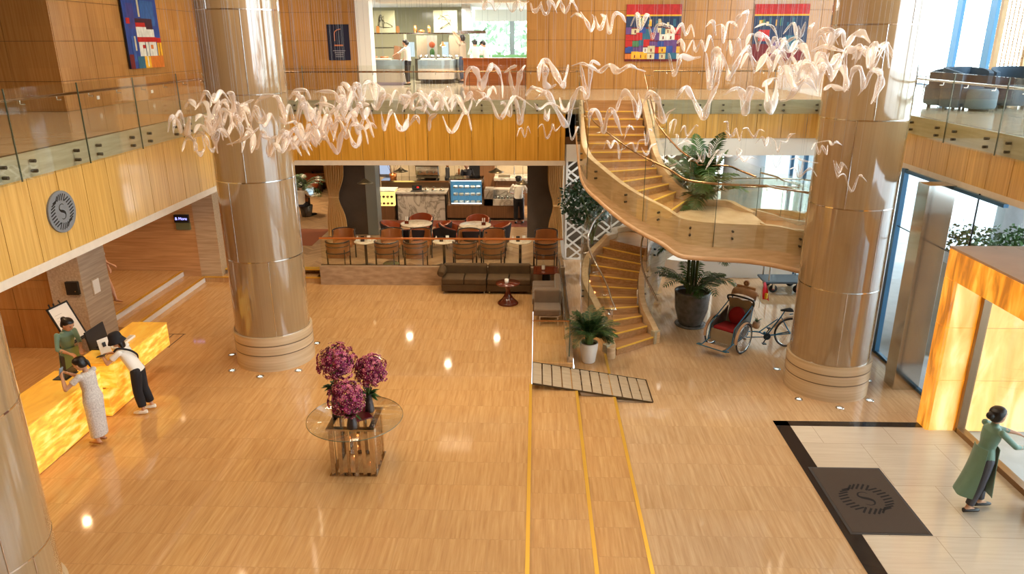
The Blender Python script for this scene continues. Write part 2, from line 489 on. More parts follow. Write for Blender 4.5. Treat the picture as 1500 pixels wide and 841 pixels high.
# ---- floors
mb = MB(); mb.box(-14, -4, 0, -0.06, 18.8, ZL); struct(mb, 'floor_lobby', M['floor'])
mb = MB(); mb.box(-0.055, 13.66, 0.0, 0.78, 18.8, ZL); struct(mb, 'floor_lobby_edge', M['floor'])
mb = MB(); mb.box(-0.055, -4, 0, 0.82, 13.655, 0.24); struct(mb, 'floor_step_upper', M['floor'])
mb = MB(); mb.box(0.825, -4, -0.05, 1.55, 16.2, 0.12); struct(mb, 'floor_step_lower', M['floor'])
mb = MB(); mb.box(1.555, -4, -0.2, 7.62, 26, 0.0); mb.box(0.79, 16.25, -0.2, 1.55, 26, 0.0); struct(mb, 'floor_entrance', M['floor_low'])
# brass nosings
for n, (x, z, y1) in enumerate(((-0.06, ZL, 12.7), (0.82, 0.24, 12.7), (1.55, 0.12, 14.7))):
    mb = MB(); mb.box(x - 0.045, -4, z - 0.02, x + 0.008, y1, z + 0.004); struct(mb, 'trim_%d' % (n + 1), M['gold'])
# pale entrance inset with black border strips
mb = MB(); mb.box(4.62, -4, 0.0, 7.6, 11.84, 0.006); struct(mb, 'floor_entrance_inset', M['floor_pale'])
M['granite'] = pm('black_granite', (0.025, 0.02, 0.02), 0.1)
mb = MB(); mb.box(4.36, -4, 0.0, 4.615, 12.02, 0.007); mb.box(4.36, 11.845, 0.0, 7.0, 12.02, 0.007)
struct(mb, 'floor_border_strip', M['granite'])
# ---- cafe platform and its steps
M['herring'] = None
def herringbone():
    m, nt, b = nodes('oak_herringbone')
    tc = nt.nodes.new('ShaderNodeTexCoord'); sx = nt.nodes.new('ShaderNodeSeparateXYZ')
    nt.links.new(tc.outputs['Object'], sx.inputs[0])
    # chevron planks: fold x, shear y
    fx = mathn(nt, 'PINGPONG', sx.outputs[0], 0.45)
    yy = mathn(nt, 'ADD', sx.outputs[1], fx)
    row = mathn(nt, 'FRACT', mathn(nt, 'DIVIDE', yy, 0.13))
    line = mathn(nt, 'LESS_THAN', row, 0.05)
    cell = mathn(nt, 'FLOOR', mathn(nt, 'DIVIDE', yy, 0.13))
    colx = mathn(nt, 'FLOOR', mathn(nt, 'DIVIDE', sx.outputs[0], 0.45))
    cb = nt.nodes.new('ShaderNodeCombineXYZ'); nt.links.new(cell, cb.inputs[0]); nt.links.new(colx, cb.inputs[1])
    wn = nt.nodes.new('ShaderNodeTexWhiteNoise'); nt.links.new(cb.outputs[0], wn.inputs['Vector'])
    cr = nt.nodes.new('ShaderNodeValToRGB'); e = cr.color_ramp.elements
    e[0].color = (0.30, 0.17, 0.08, 1); e[1].color = (0.50, 0.32, 0.17, 1)
    nt.links.new(wn.outputs['Value'], cr.inputs['Fac'])
    mx = nt.nodes.new('ShaderNodeMix'); mx.data_type = 'RGBA'
    nt.links.new(line, mx.inputs['Factor']); nt.links.new(cr.outputs['Color'], mx.inputs['A'])
    mx.inputs['B'].default_value = (0.12, 0.06, 0.025, 1)
    nt.links.new(mx.outputs['Result'], b.inputs['Base Color'])
    b.inputs['Roughness'].default_value = 0.3
    return m
M['herring'] = herringbone()
mb = MB(); mb.box(-5.8, 18.82, 0.0, 0.76, 31, ZC); mb.box(-14, 19.25, 0.0, -5.8, 31, ZC); struct(mb, 'floor_cafe', M['herring'])
mb = MB(); mb.box(-8.6, 19.05, ZC, -5.83, 19.28, ZC + 0.003); struct(mb, 'trim_4', M['gold'])
M['pale_riser'] = pm('white_marble_riser', (0.80, 0.78, 0.74), 0.35)
# steps up to the left corridor (run along Y) and to the cafe (run along X)
mb = MB(); mb.box(-14, 15.05, ZL, -9.1, 18.85, 0.51); mb.box(-14, 15.05, 0.51, -9.7, 18.85, 0.66); struct(mb, 'floor_corridor', M['floor'])
mb = MB(); mb.box(-9.1, 18.81, 0, -5.8, 19.25, 0.51); mb.box(-5.98, 18.8, 0, -5.62, 19.05, 0.51); struct(mb, 'floor_cafe_step', M['floor'])
mb = MB(); mb.box(-9.1, 15.05, ZL, -9.085, 18.79, 0.49); mb.box(-9.7, 15.05, 0.51, -9.685, 18.84, 0.64); struct(mb, 'trim_5', M['pale_riser'])
mb = MB()
mb.box(-9.14, 15.05, 0.49, -9.075, 18.80, 0.514); mb.box(-9.74, 15.05, 0.64, -9.675, 18.84, 0.664)
mb.box(-9.1, 18.775, 0.49, -5.6, 18.84, 0.514); mb.box(-8.6, 19.03, 0.64, -5.83, 19.09, 0.664)
struct(mb, 'trim_6', M['gold'])
M['plinth'] = grain('diagonal_brown_travertine', (0.34, 0.22, 0.13), (0.50, 0.35, 0.22), 'x', 0.3, 14, low=4)
mb = MB(); mb.box(-5.82, 18.62, ZL, 0.78, 18.82, 0.88); mb.box(0.66, 13.7, ZL, 0.78, 18.62, 0.5); struct(mb, 'wall_cafe_plinth', M['plinth'])
# ---- mezzanine slabs
mb = MB(); mb.box(-14, -4, 3.6, XL + 0.005, 26, ZM); struct(mb, 'floor_mezzanine_left', M['mezz_floor'])
mb = MB(); mb.box(XL, YB, 4.2, 13.5, 36.5, ZM); struct(mb, 'floor_mezzanine_back', M['mezz_floor'])
mb = MB(); mb.box(XR, -4, 4.2, 13.1, YB, ZM); struct(mb, 'floor_mezzanine_right', M['mezz_floor'])
M['ceil'] = pm('ceiling_white', (0.62, 0.58, 0.52), 0.8)
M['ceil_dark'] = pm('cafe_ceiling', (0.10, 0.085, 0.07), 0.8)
mb = MB(); mb.box(-14, -4, 3.5, XL, 20, 3.6); struct(mb, 'ceiling_left_soffit', M['ceil'])
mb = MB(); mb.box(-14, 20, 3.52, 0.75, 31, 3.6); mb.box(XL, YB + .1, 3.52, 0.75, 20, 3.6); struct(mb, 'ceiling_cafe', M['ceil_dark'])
mb = MB(); mb.box(0.9, YB + .1, 4.1, 13.5, 26, 4.2); mb.box(XR, -4, 4.1, 13.1, YB + .1, 4.2); struct(mb, 'ceiling_right_soffit', M['ceil'])
# ---- fascias: wooden panels with open joints
def panels_y(mb, x, y0, y1, z0, z1, step, phase, th=0.03, gap=0.012, out=1):
    """panels on a plane X = x facing out*X"""
    y = phase
    while y > y0: y -= step
    while y < y1:
        a, b = max(y, y0) + gap/2, min(y + step, y1) - gap/2
        if b > a + .01: mb.box(x, a, z0, x + th*out, b, z1)
        y += step
def panels_x(mb, y, x0, x1, z0, z1, step, phase, th=0.03, gap=0.012):
    x = phase
    while x > x0: x -= step
    while x < x1:
        a, b = max(x, x0) + gap/2, min(x + step, x1) - gap/2
        if b > a + .01: mb.box(a, y - th, z0, b, y, z1)
        x += step
ZS = 4.80       # bottom of the stone band
mb = MB(); panels_y(mb, XL, -4, YB, 3.57, ZS, 0.653, 9.97); struct(mb, 'wall_left_fascia', M['wood'])
mb = MB(); mb.box(XL - .05, -4, 3.57, XL + .004, YB, ZS); mb.box(XL, YB, 3.57, 0.75, YB + .1, ZS)
mb.box(2.8, YB, 4.17, XR, YB + .1, ZS); mb.box(XR - .004, -4, 4.18, XR + .05, YB, ZS); mb.box(.75, YB, 4.0, 2.8, YB+.1, ZS)
struct(mb, 'wall_fascia_backing', M['wood_back'])
mb = MB(); mb.box(XL - .05, -4, ZS, XL + .035, YB - .03, ZM); struct(mb, 'trim_7', M['stone_pale_y'])
mb = MB(); mb.box(XL - .05, -4, 3.44, XL + .04, YB - .03, 3.57); mb.box(XL, YB - .035, 3.44, 0.78, YB + .1, 3.57); struct(mb, 'trim_8', M['cap'])
mb = MB(); panels_x(mb, YB, XL, 0.76, 3.57, ZS, 0.59, -0.55); struct(mb, 'wall_back_fascia', M['wood_lit_fascia'])
mb = MB(); panels_x(mb, YB, 2.8, XR, 4.17, ZS, 0.65, 3.15); struct(mb, 'wall_back_fascia_right', M['wood'])
mb = MB(); mb.box(XL + .03, YB - .035, ZS, 1.12, YB + .05, ZM); mb.box(2.8, YB - .035, ZS, XR, YB + .05, ZM); struct(mb, 'trim_9', M['stone_pale'])
mb = MB(); mb.box(2.75, YB - .02, 3.72, XR + .3, YB + .12, 4.17); mb.box(0.8, YB - .02, 3.55, 1.15, YB + .1, 4.0); struct(mb, 'trim_10', M['white'])
mb = MB(); panels_y(mb, XR, -4, YB, 4.19, ZS, 0.63, 11.92, out=-1); struct(mb, 'wall_right_fascia', M['wood'])
mb = MB(); mb.box(XR + .05, -4, ZS, XR - .035, YB, ZM); struct(mb, 'trim_11', M['stone_pale_y'])
mb = MB(); mb.box(XR + .02, -4, 4.08, XR - .03, YB, 4.19); struct(mb, 'trim_12', M['cap'])
# ---- upper walls
ROWS = [5.15, 5.80, 6.65, 7.5, 8.35, 9.2, 10.05, 11.0]
YW = 24.3
def wallgrid_x(mb, y, x0, x1, step, phase, rows=ROWS, th=.03):
    for a, b in zip(rows[:-1], rows[1:]): panels_x(mb, y, x0, x1, a + .005, b - .005, step, phase, th, .012)
mb = MB(); wallgrid_x(mb, YW, -10.5, -5.72, 0.7, -5.72); struct(mb, 'wall_back_upper_left', M['wood_dark'])
mb = MB(); wallgrid_x(mb, YW, -0.34, 9.4, 0.7, 0.36); struct(mb, 'wall_back_upper_right', M['wood_dark'])
mb = MB(); mb.box(-10.5, YW, ZM, -5.72, YW + .3, ZT); mb.box(-0.33, YW, ZM, 9.4, YW + .3, ZT); mb.box(-5.72, YW + .1, 8.1, -.33, YW + .3, ZT)
struct(mb, 'wall_back_backing', M['wood_back'])
mb = MB(); wallgrid_x(mb, YW + .1, -5.28, -.34, 0.7, 0.36, [8.12, 9.0, 10, 11]); struct(mb, 'wall_back_over_kitchen', M['wood_dark'])
mb = MB(); mb.box(-5.72, YW - .06, ZM, -5.28, YW + .5, ZT); struct(mb, 'wall_white_pilaster', M['white'])
mb = MB()
for a, b in zip(ROWS[:-1], ROWS[1:]): panels_y(mb, -10.53, 16.42, 24.3, a + .005, b - .005, 0.7, 16.42)
struct(mb, 'wall_left_upper', M['wood_dark'])
mb = MB()
for a, b in zip(ROWS[:-1], ROWS[1:]): panels_x(mb, 16.42, -14, -10.5, a + .005, b - .005, 1.1, -10.5)
struct(mb, 'wall_left_return', M['wood_dark'])
mb = MB(); mb.box(-14, 16.42, ZM, -10.53, 26, ZT); struct(mb, 'wall_left_backing', M['wood_back'])
mb = MB(); mb.box(-14.2, -4, 0, -14, 31, ZT); struct(mb, 'wall_left', M['wood_dark'])
mb = MB(); mb.box(-14, -4.2, 0, 13.5, -4, ZT); struct(mb, 'wall_rear', M['wood_dark'])
mb = MB(); mb.box(-14, -4, ZT, 13.5, YW + .4, ZT + .2); struct(mb, 'ceiling', M['ceil'])
# ---- lower walls on the left
mb = MB(); mb.box(-14, 18.87, ZL, -9.2, 19.25, 3.52); struct(mb, 'wall_corridor', M['wall_travertine'])
mb = MB(); mb.box(-9.2, 18.86, ZL, -8.62, 19.3, 3.52); struct(mb, 'wall_corridor_end', M['travertine'])
mb = MB(); mb.box(-10.1, 14.05, ZL, -9.4, 15.0, 3.5); struct(mb, 'wall_stone_pier', M['pier'])
mb = MB()
for a, b in ((ZL, 1.25), (1.25, 1.9), (1.9, 3.5)): panels_x(mb, 14.2, -14, -10.1, a + .005, b - .005, 0.9, -10.1)
struct(mb, 'wall_reception', M['wood_dark'])
mb = MB(); mb.box(-14, 14.2, ZL, -10.1, 14.4, 3.5); struct(mb, 'wall_reception_backing', M['wood_back'])
# ---- cafe walls
M['cafe_wall'] = pm('cream_splashback_tile', (0.60, 0.50, 0.36), 0.4, var=0.1)
M['cafe_brown'] = pm('brown_plaster', (0.20, 0.12, 0.07), 0.7, var=0.2, scale=2)
mb = MB(); mb.box(-6.2, 28.4, ZC, 1.2, 28.6, 3.52); struct(mb, 'wall_cafe_back', M['cafe_wall'])
mb = MB(); mb.box(-14, 30.8, ZC, -6.2, 31, 3.52); mb.box(-6.3, 25.5, ZC, -6.15, 31, 3.52); struct(mb, 'wall_cafe_left', M['cafe_brown'])
mb = MB(); mb.box(-6.4, 22.9, ZC, -5.45, 23.4, 3.52); mb.box(-.28, 22.6, ZC, 0.72, 23.3, 3.52); struct(mb, 'wall_grey_pier', M['grey_wall'])
mb = MB(); mb.box(-5.44, 22.86, ZC, -5.1, 23.45, 3.52); struct(mb, 'wall_steel_pier', M['bluegrey'])
M['taupe'] = pm('taupe_wall', (0.20, 0.155, 0.11), 0.7)
mb = MB(); mb.box(0.76, 24.2, 0, 5.9, 24.4, 4.1); struct(mb, 'wall_behind_stairs', M['taupe'])
mb = MB(); mb.box(0.74, 22.4, 0, 0.9, 24.2, 4.1); struct(mb, 'wall_lattice_post', M['white'])
# ---- right side glazing
def glazing_y(name, x, y0, y1, z0, z1, ys, zs, w=.07, mat='blue_metal'):
    mb = MB(); mb.box(x - .006, y0, z0, x + .006, y1, z1); g = mb.build(name, M['glass_clear']); g['kind'] = 'structure'
    mb = MB()
    for y in ys: mb.box(x - .05, y - w/2, z0, x + .05, y + w/2, z1)
    for z in zs: mb.box(x - .04, y0, z - .03, x + .04, y1, z + .03)
    mb.build('window_frame', M[mat], g)
    return g
glazing_y('window_1', 7.6, 11.85, 26, 0, 4.1, (15.24, 18.0, 20.9, 22.0, 26), (0.03, 4.05), .12)
glazing_y('window_2', 7.6, -4, 8.2, 0, 4.1, (-2, 0, 2, 4, 6, 8.2), (0.03, 2.9, 4.05), .08)
# thin glass fins joints
mb = MB(); mb.box(7.585, 12.6, 0, 7.61, 12.612, 4.1); mb.box(7.585, 11.9, 2.9, 7.61, 15.2, 2.912); struct(mb, 'trim_13', M['black'])
mb = MB(); mb.box(7.6, 24.6, 0, 13.5, 24.7, 4.1); w3 = mb.build('window_3', M['glass_clear']); w3['kind'] = 'structure'
# mirror clad pilaster
mb = MB(); mb.box(7.12, 13.35, 0, 7.62, 13.75, 4.1); struct(mb, 'wall_mirror_pilaster', pm('brushed_pilaster_steel', (.58, .55, .50), .14, 1.0), .004)
M['grille'] = pm('floor_grille', (.09, .05, .025), .5, .3)
for k in range(5):
    mb = MB(); mb.box(-8.9 + .24*k, 14.3, ZL, -8.88 + .24*k, 15.04, ZL + .004); mb.box(-8.92, 14.28 + .185*k, ZL, -7.9, 14.30 + .185*k, ZL + .004) if k in (0, 4) else None; tag(mb.build('floor_grille_bar', M['grille']), kind='structure')
# mezzanine glazing
glazing_y('window_4', 13.0, 8, 27, ZM, ZT, (10, 13, 16, 19.2, 22.6, 24.4), (ZM + .04,), .32)
mb = MB(); mb.box(9.4, 26.9, ZM, 13.1, 26.92, ZT); w5 = mb.build('window_5', M['glass_clear']); w5['kind'] = 'structure'
mb = MB()
for x in (9.5, 11.6, 13.0): mb.box(x - .09, 26.8, ZM, x + .09, 27.0, ZT)
mb.build('window_frame', M['blue_metal'], w5)
# ---- columns
def column(cx, cy, z0, r, name, seam_z, vseams, label, rb=None, fl=True):
    rb = rb or r + .045
    t = thing(name, label, 'column', (cx, cy, z0))
    mb = MB()
    zz = [z0 + .72] + seam_z + [ZT]
    n = 64
    for a, b in zip(zz[:-1], zz[1:]):
        mb.lathe([(r, a + .006), (r, b - .006)], n, (cx, cy, 0), cap=False)
    mb.build('shaft', M['column'], t)
    mb = MB()
    for z in [z0 + .72] + seam_z:
        mb.lathe([(r - .005, z - .012), (r + .003, z - .010), (r + .003, z + .010), (r - .005, z + .012)], n, (cx, cy, 0), smooth=False, cap=False)
    for i, (a, b) in enumerate(zip(zz[:-1], zz[1:])):
        for k in range(3):
            th = vseams[i % len(vseams)] + k * 2*PI/3
            x, y = cx + r*math.cos(th), cy + r*math.sin(th)
            mb.tube([(x, y, a), (x, y, b)], .009, 6, False)
    mb.build('steel_joint', M['steel'], t)
    mb = MB()
    for a, b in ((0, .33), (.35, .53), (.55, .72)): mb.lathe([(rb, z0 + a), (rb, z0 + b)], n, (cx, cy, 0), cap=False)
    for a, b, rr in ((.33, .35, rb - .012), (.53, .55, rb - .012)): mb.lathe([(rb, z0 + a), (rr, z0 + a)], n, (cx, cy, 0), cap=False); mb.lathe([(rr, z0 + a), (rr, z0 + b)], n, (cx, cy, 0), cap=False); mb.lathe([(rr, z0 + b), (rb, z0 + b)], n, (cx, cy, 0), cap=False)
    mb.lathe([(rb, z0 + .72), (r - .01, z0 + .72)], n, (cx, cy, 0), cap=False)
    mb.build('stone_base', M['col_base'], t)
    for a in (.33, .53):
        mb = MB(); mb.lathe([(rb - .004, z0 + a - .002), (rb + .001, z0 + a), (rb + .001, z0 + a + .018), (rb - .004, z0 + a + .020)], n, (cx, cy, 0), smooth=False, cap=False); mb.build('base_groove', M['groove'], t)
    return t
M['col_base'] = grain('banded_travertine_base', (0.50, 0.37, 0.23), (0.64, 0.50, 0.33), 'h', 0.2, 24, low=0.8)
M['groove'] = pm('dark_groove', (0.13, 0.085, 0.045), .6)
# seams in z found from the photo
column(-5.41, 13.86, ZL, 0.735, 'round_column', [2.62, 4.15, 5.72, 7.15, 8.6], [-1.15, -1.95, -1.45], 'pale lacquered round column standing behind the orchid table')
column(5.85, 13.55, 0, 0.745, 'round_column', [2.2, 3.75, 5.3, 6.85, 8.4], [-1.75, -1.2, -2.1], 'brown-reflecting round column beside the cyclo and the glass entrance')
column(-5.72, 5.94, ZL, 0.74, 'round_column', [1.75, 3.3, 4.85, 6.4, 8.0], [-0.1, -0.45, -0.25], 'cream lacquered round column rising close to the camera')
# uplights around the column feet
def uplight(x, y, z, label, grp):
    t = thing('floor_uplight', label, 'floor light', (x, y, z), grp)
    mb = MB(); mb.lathe([(.035, 0), (.075, .001), (.075, .012), (.05, .014), (.045, .008)], 20, (x, y, z), cap=False); mb.build('trim_ring', M['steel'], t)
    mb = MB(); mb.lathe([(.044, .004), (.03, .008), (0, .009)], 16, (x, y, z)); mb.build('lens', M['lens'], t)
M['lens'] = emis('uplight_lens', (0.9, 1.0, 0.95), 1.2)
for px, py in ((340, 520), (340, 543), (381, 552), (437, 543), (464, 503)):
    p = at(px, py, Z=ZL); uplight(p.x, p.y, ZL, 'small round steel uplight set in the floor round the left column', 'uplights round the left column')
for px, py in ((1170, 585), (1230, 598), (1274, 587), (1271, 558), (1138, 541)):
    p = at(px, py, Z=0); uplight(p.x, p.y, 0, 'small round steel uplight set in the floor round the right column', 'uplights round the right column')
# ---- balustrades
def balustrade(label, axis, c, runs, z0=ZM, side=1, zr=None, hm='bronze', bolts=True, ztop=6.03, rail=True, raildz=-.16):
    """glass panes on a line; axis 'x' or 'y'; side = direction of the open void"""
    t = thing('glass_balustrade', label, 'balustrade', ((c, runs[0][0], z0) if axis == 'y' else (runs[0][0], c, z0)))
    def P(u, v, z): return (v, u, z) if axis == 'y' else (u, v, z)
    for (u0, u1) in runs:
        mb = MB(); a = P(u0 + .008, c - .008, z0 - .36); b = P(u1 - .008, c + .008, ztop)
        mb.box(*a, *b); mb.build('glass_pane', M['glass'], t)
        mb = MB(); u = u1 - .008
        a = P(u - .006, c - .009, z0 - .36); b = P(u + .006, c + .009, ztop); mb.box(*a, *b)
        mb.build('pane_edge', M['edge'], t)
        if bolts:
            for u in (u0 + .3, u1 - .3):
                for z in (z0 - .12, z0 - .26):
                    p0 = P(u, c - side*.045, z); p1 = P(u, c + side*.03, z)
                    mb = MB(); mb.tube([p0, p1], .026, 12)
                    mb.build('bolt', M['black_steel'], t)
    u0, u1 = runs[0][0], runs[-1][1]
    if rail:
        zz = ztop + raildz; cc = c - side*.07
        mb = MB(); mb.tube([P(u0, cc, zz), P(u1, cc, zz)], .022, 10); mb.build('handrail', M[hm], t)
        u = u0 + .35
        while u < u1:
            mb = MB(); mb.tube([P(u, c, zz - .07), P(u, cc, zz - .07), P(u, cc, zz - .01)], .009, 6)
            mb.build('rail_bracket', M['steel'], t)
            u += .82
    return t
M['edge'] = pm('glass_edge', (0.07, 0.09, 0.06), 0.2)
M['black_steel'] = pm('dark_steel', (0.10, 0.085, 0.06), 0.3, 0.7)
def runs(a, b, step, phase):
    out = []; u = phase
    while u > a: u -= step
    while u < b - .05:
        lo, hi = max(a, u), min(b, u + step)
        if hi - lo > .2: out.append((lo, hi))
        u += step
    return out
balustrade('long glass balustrade along the left mezzanine edge', 'y', XL + .10, runs(4.9, YB - .1, 1.632, 9.8), side=1)
balustrade('glass balustrade before the open kitchen, left of the stair head', 'x', YB - .10, runs(XL + .12, 1.12, 1.45, -.29), side=-1)
balustrade('glass balustrade before the village paintings, right of the stair head', 'x', YB - .10, runs(2.82, XR - .12, 1.55, 2.98), side=-1)
balustrade('glass balustrade along the right mezzanine edge beside the grey armchairs', 'y', XR - .10, runs(9.1, YB - .1, 1.6, 12.36), side=-1, hm='steel')
# ---------------------------------------------------------------- curved staircase
def crom(P, k=6):
    """smooth polyline through points (any dimension)"""
    P = [tuple(p) for p in P]; out = []
    n = len(P); d = len(P[0])
    for i in range(n - 1):
        a = P[max(i-1, 0)]; b = P[i]; c = P[i+1]; e = P[min(i+2, n-1)]
        for j in range(k):
            t = j / k
            out.append(tuple(0.5*((2*b[q]) + (-a[q]+c[q])*t + (2*a[q]-5*b[q]+4*c[q]-e[q])*t*t + (-a[q]+3*b[q]-3*c[q]+e[q])*t*t*t) for q in range(d)))
    out.append(P[-1]); return out
def strip(mb, path, th, smooth=True):
    """vertical band: path of (x, y, zbottom, ztop)"""
    rows = [[(p[0], p[1], p[2]) for p in path], [(p[0], p[1], p[3]) for p in path]]
    return mb.sheet(rows, th, smooth)
M['stair_tread'] = grain('stair_travertine', (0.35, 0.18, 0.07), (0.50, 0.275, 0.12), 'x', 0.25, 24, low=1.5)
M['stair_side'] = grain('stringer_travertine', (0.60, 0.42, 0.24), (0.74, 0.55, 0.34), 'z', 0.25, 3, low=20)
M['tread_brass'] = pm('gold_nosing_strip', (0.85, 0.55, 0.08), 0.4, 0.2)  # plain gold nosing colour, no emission
st = thing('curved_staircase', 'sweeping travertine staircase curving up to the mezzanine, brass nosed treads', 'staircase', (2.2, 16.0, 0))
def flight(N, st):
    """N: list of (left, right, z) nosings going up; each step is a block to the next nosing"""
    for i in range(len(N) - 1):
        (l0, r0, z0), (l1, r1, z1) = N[i], N[i+1]
        back = .04
        d = (Vector((*l1, 0)) + Vector((*r1, 0)) - Vector((*l0, 0)) - Vector((*r0, 0))).normalized() * back
        mb = MB()
        mb.prism([l0, r0, (r1[0] + d.x, r1[1] + d.y), (l1[0] + d.x, l1[1] + d.y)], z0 - .26, z0)
        s_ = mb.build('step', M['stair_tread'], st)
        mb = MB()
        a = Vector((*l0, z0)); b = Vector((*r0, z0)); q = d.normalized()
        a2 = a - q*.012; b2 = b - q*.012; a3 = a + q*.03; b3 = b + q*.03
        mb.add([a2, b2, b3, a3, a2 + Vector((0,0,-.02)), b2 + Vector((0,0,-.02)), b3 + Vector((0,0,-.02)), a3 + Vector((0,0,-.02))] if False else
               [v + Vector((0, 0, dz)) for dz in (-.018, .004) for v in (a2, b2, b3, a3)],
               [(0,3,2,1),(4,5,6,7),(0,1,5,4),(1,2,6,5),(2,3,7,6),(3,0,4,7)])
        mb.build('brass_nosing', M['tread_brass'], s_)
low = [((1.80,14.89),(2.73,15.60)),((1.72,15.30),(2.60,15.85)),((1.66,15.70),(2.50,16.08)),((1.55,16.08),(2.44,16.28)),((1.43,16.43),(2.42,16.46)),
       ((1.33,16.78),(2.43,16.62)),((1.31,17.15),(2.45,16.76)),((1.38,17.46),(2.50,16.89)),((1.52,17.72),(2.56,17.02)),((1.70,17.92),(2.62,17.14)),((1.88,18.02),(2.70,17.24))]
LN = [(a, b, .165*(i+1)) for i, (a, b) in enumerate(low)]
flight(LN, st)
# first landing
Z1 = 1.815
mb = MB(); mb.prism([(1.88,18.02),(2.70,17.24),(3.12,17.75),(3.0,18.35),(2.55,18.95),(2.1,18.75)], Z1 - .3, Z1)
mb.build('lower_landing', M['stair_tread'], st)
upn = [((1.24,19.62),(2.68,19.62)),((1.25,19.25),(2.68,19.25)),((1.25,18.9),(2.68,18.9)),((1.25,18.52),(2.68,18.52)),((1.25,18.15),(2.67,18.15)),((1.26,17.78),(2.68,17.8)),
      ((1.28,17.38),(2.69,17.5)),((1.38,16.95),(2.72,17.25)),((1.58,16.5),(2.79,17.02)),((1.82,16.08),(2.9,16.85)),((2.09,15.72),(3.04,16.7)),((2.42,15.42),(3.19,16.56)),((2.8,15.16),(3.42,16.42))]
UN = [(a, b, 5.05 - .155*i) for i, (a, b) in enumerate(upn)][::-1]
flight(UN, st)
mb = MB(); mb.prism([(1.24,19.60),(2.68,19.60),(2.68,19.7),(1.24,19.7)], 4.8, 5.148); mb.build('top_riser', M['stair_tread'], st)
Z2 = 3.04
front = [(2.8,15.16),(3.05,14.98),(3.4,14.86),(3.9,14.82),(4.35,14.8),(4.7,14.78)]
backe = [(4.7,15.7),(4.5,16.0),(4.3,16.36),(3.9,16.42),(3.42,16.42)]
mb = MB(); mb.prism(front + backe, Z2 - .2, Z2); mb.build('upper_landing', M['stair_side'], st)
# middle flight: from the upper landing round behind to the lower landing
cen = crom([(4.7,15.25),(5.4,15.15),(6.2,15.5),(6.75,16.3),(6.8,17.3),(6.3,18.4),(5.3,19.15),(4.3,19.3),(3.4,18.95),(2.85,18.5)], 5)
W2 = .6
def offs(P, w):
    out = []
    for i in range(len(P)):
        a = P[max(i-1, 0)]; b = P[min(i+1, len(P)-1)]
        t = Vector((b[0]-a[0], b[1]-a[1])).normalized(); out.append((P[i][0] - t.y*w, P[i][1] + t.x*w))
    return out
inn, outr = offs(cen, W2), offs(cen, -W2)
nS = 8; idx = [round(i*(len(cen)-1)/nS) for i in range(nS + 1)]
MN = []
for k, i in enumerate(idx): MN.append((inn[i], outr[i], Z2 - (k)*(Z2 - Z1)/nS))
for k in range(nS):
    i0, i1 = idx[k], idx[k+1]
    poly = [inn[i] for i in range(i0, i1+1)] + [outr[i] for i in range(i1, i0-1, -1)]
    z = Z2 - (k+1)*(Z2-Z1)/nS
    mb = MB(); mb.prism(poly, z - .25, z); mb.build('step', M['stair_tread'], st)
# stringers (x, y, zbottom, ztop)
def zat(nn, i): return nn[i][2]
lowL = crom([(1.60,14.78,0,.26)] + [(a[0]-.11*(1 if i<9 else .6), a[1]-(.10 if i<3 else 0)+(.06 if i>7 else 0), 0, z+.12) for i, (a, b, z) in enumerate(LN)] + [(2.02,18.3,0,Z1+.12),(2.1,18.8,.3,Z1+.12),(2.6,19.05,.9,Z1+.15)], 4)
lowR = crom([(2.80,15.60,0,.26)] + [(b[0]+.10, b[1]+.02, 0, z+.12) for (a, b, z) in LN[1:]] + [(3.0,17.45,.6,Z1+.12),(3.2,17.75,1.2,Z1+.12)], 4)
mb = MB(); strip(mb, lowL, .16); mb.build('stringer', M['stair_side'], st)
mb = MB(); strip(mb, lowR, .14); mb.build('stringer', M['stair_side'], st)
mb = MB(); mb.prism([(1.56,14.72),(1.74,14.86),(1.66,14.98),(1.48,14.84)], 0, .3); mb.prism([(2.73,15.54),(2.88,15.68),(2.80,15.80),(2.66,15.66)], 0, .3)
mb.build('newel_block', M['stone_pale'], st, bevel=.006)
upL = crom([(a[0]-.13*(1 if i<8 else .75), a[1]-(0 if i<7 else .1), 5.05-.155*i-.62, 5.05-.155*i+.12) for i, (a, b) in enumerate(upn)] +
           [(3.05-.03,14.85,Z2-.66,Z2+.1),(3.4,14.72,Z2-.68,Z2+.06),(3.9,14.68,Z2-.70,Z2+.03),(4.35,14.66,Z2-.72,Z2+.02),(4.9,14.58,Z2-.78,Z2+.0),(5.5,14.53,Z2-.9,Z2-.12),(6.3,14.8,Z2-1.05,Z2-.25)], 4)
upL[0] = (upL[0][0], upL[0][1], 4.5, 5.15)
mb = MB(); strip(mb, upL, .13); mb.build('stringer', M['stair_side'], st)
# rounded lower lip
mb = MB()
mb.tube([(p[0], p[1], p[2]-.02) for p in upL], [.11]*len(upL), 8, flat=(.6, 1.0)); mb.build('stringer_lip', M['lip'] if 'lip' in M else M['travertine'], st)
upR = crom([(b[0]+.10, b[1]+(.0 if i<7 else .06), 5.05-.155*i-.4, 5.05-.155*i+.13) for i, (a, b) in enumerate(upn)] + [(3.6,16.5,Z2-.4,Z2+.16),(4.3,16.45,Z2-.4,Z2+.14),(4.5,16.05,Z2-.4,Z2+.1),(4.75,15.75,Z2-.4,Z2+.02)], 4)
mb = MB(); strip(mb, upR, .13); mb.build('stringer', M['stair_side'], st)
m_in = [(x, y, Z2 - (i/(len(inn)-1))*(Z2-Z1) - .55, Z2 - (i/(len(inn)-1))*(Z2-Z1) + .05) for i, (x, y) in enumerate(inn)]
m_out = [(x, y, a, b) for (x, y), (_, _, a, b) in zip(outr, m_in)]
mb = MB(); strip(mb, m_in, .1); mb.build('stringer', M['stair_side'], st)
mb = MB(); strip(mb, m_out, .1); mb.build('stringer', M['stair_side'], st)
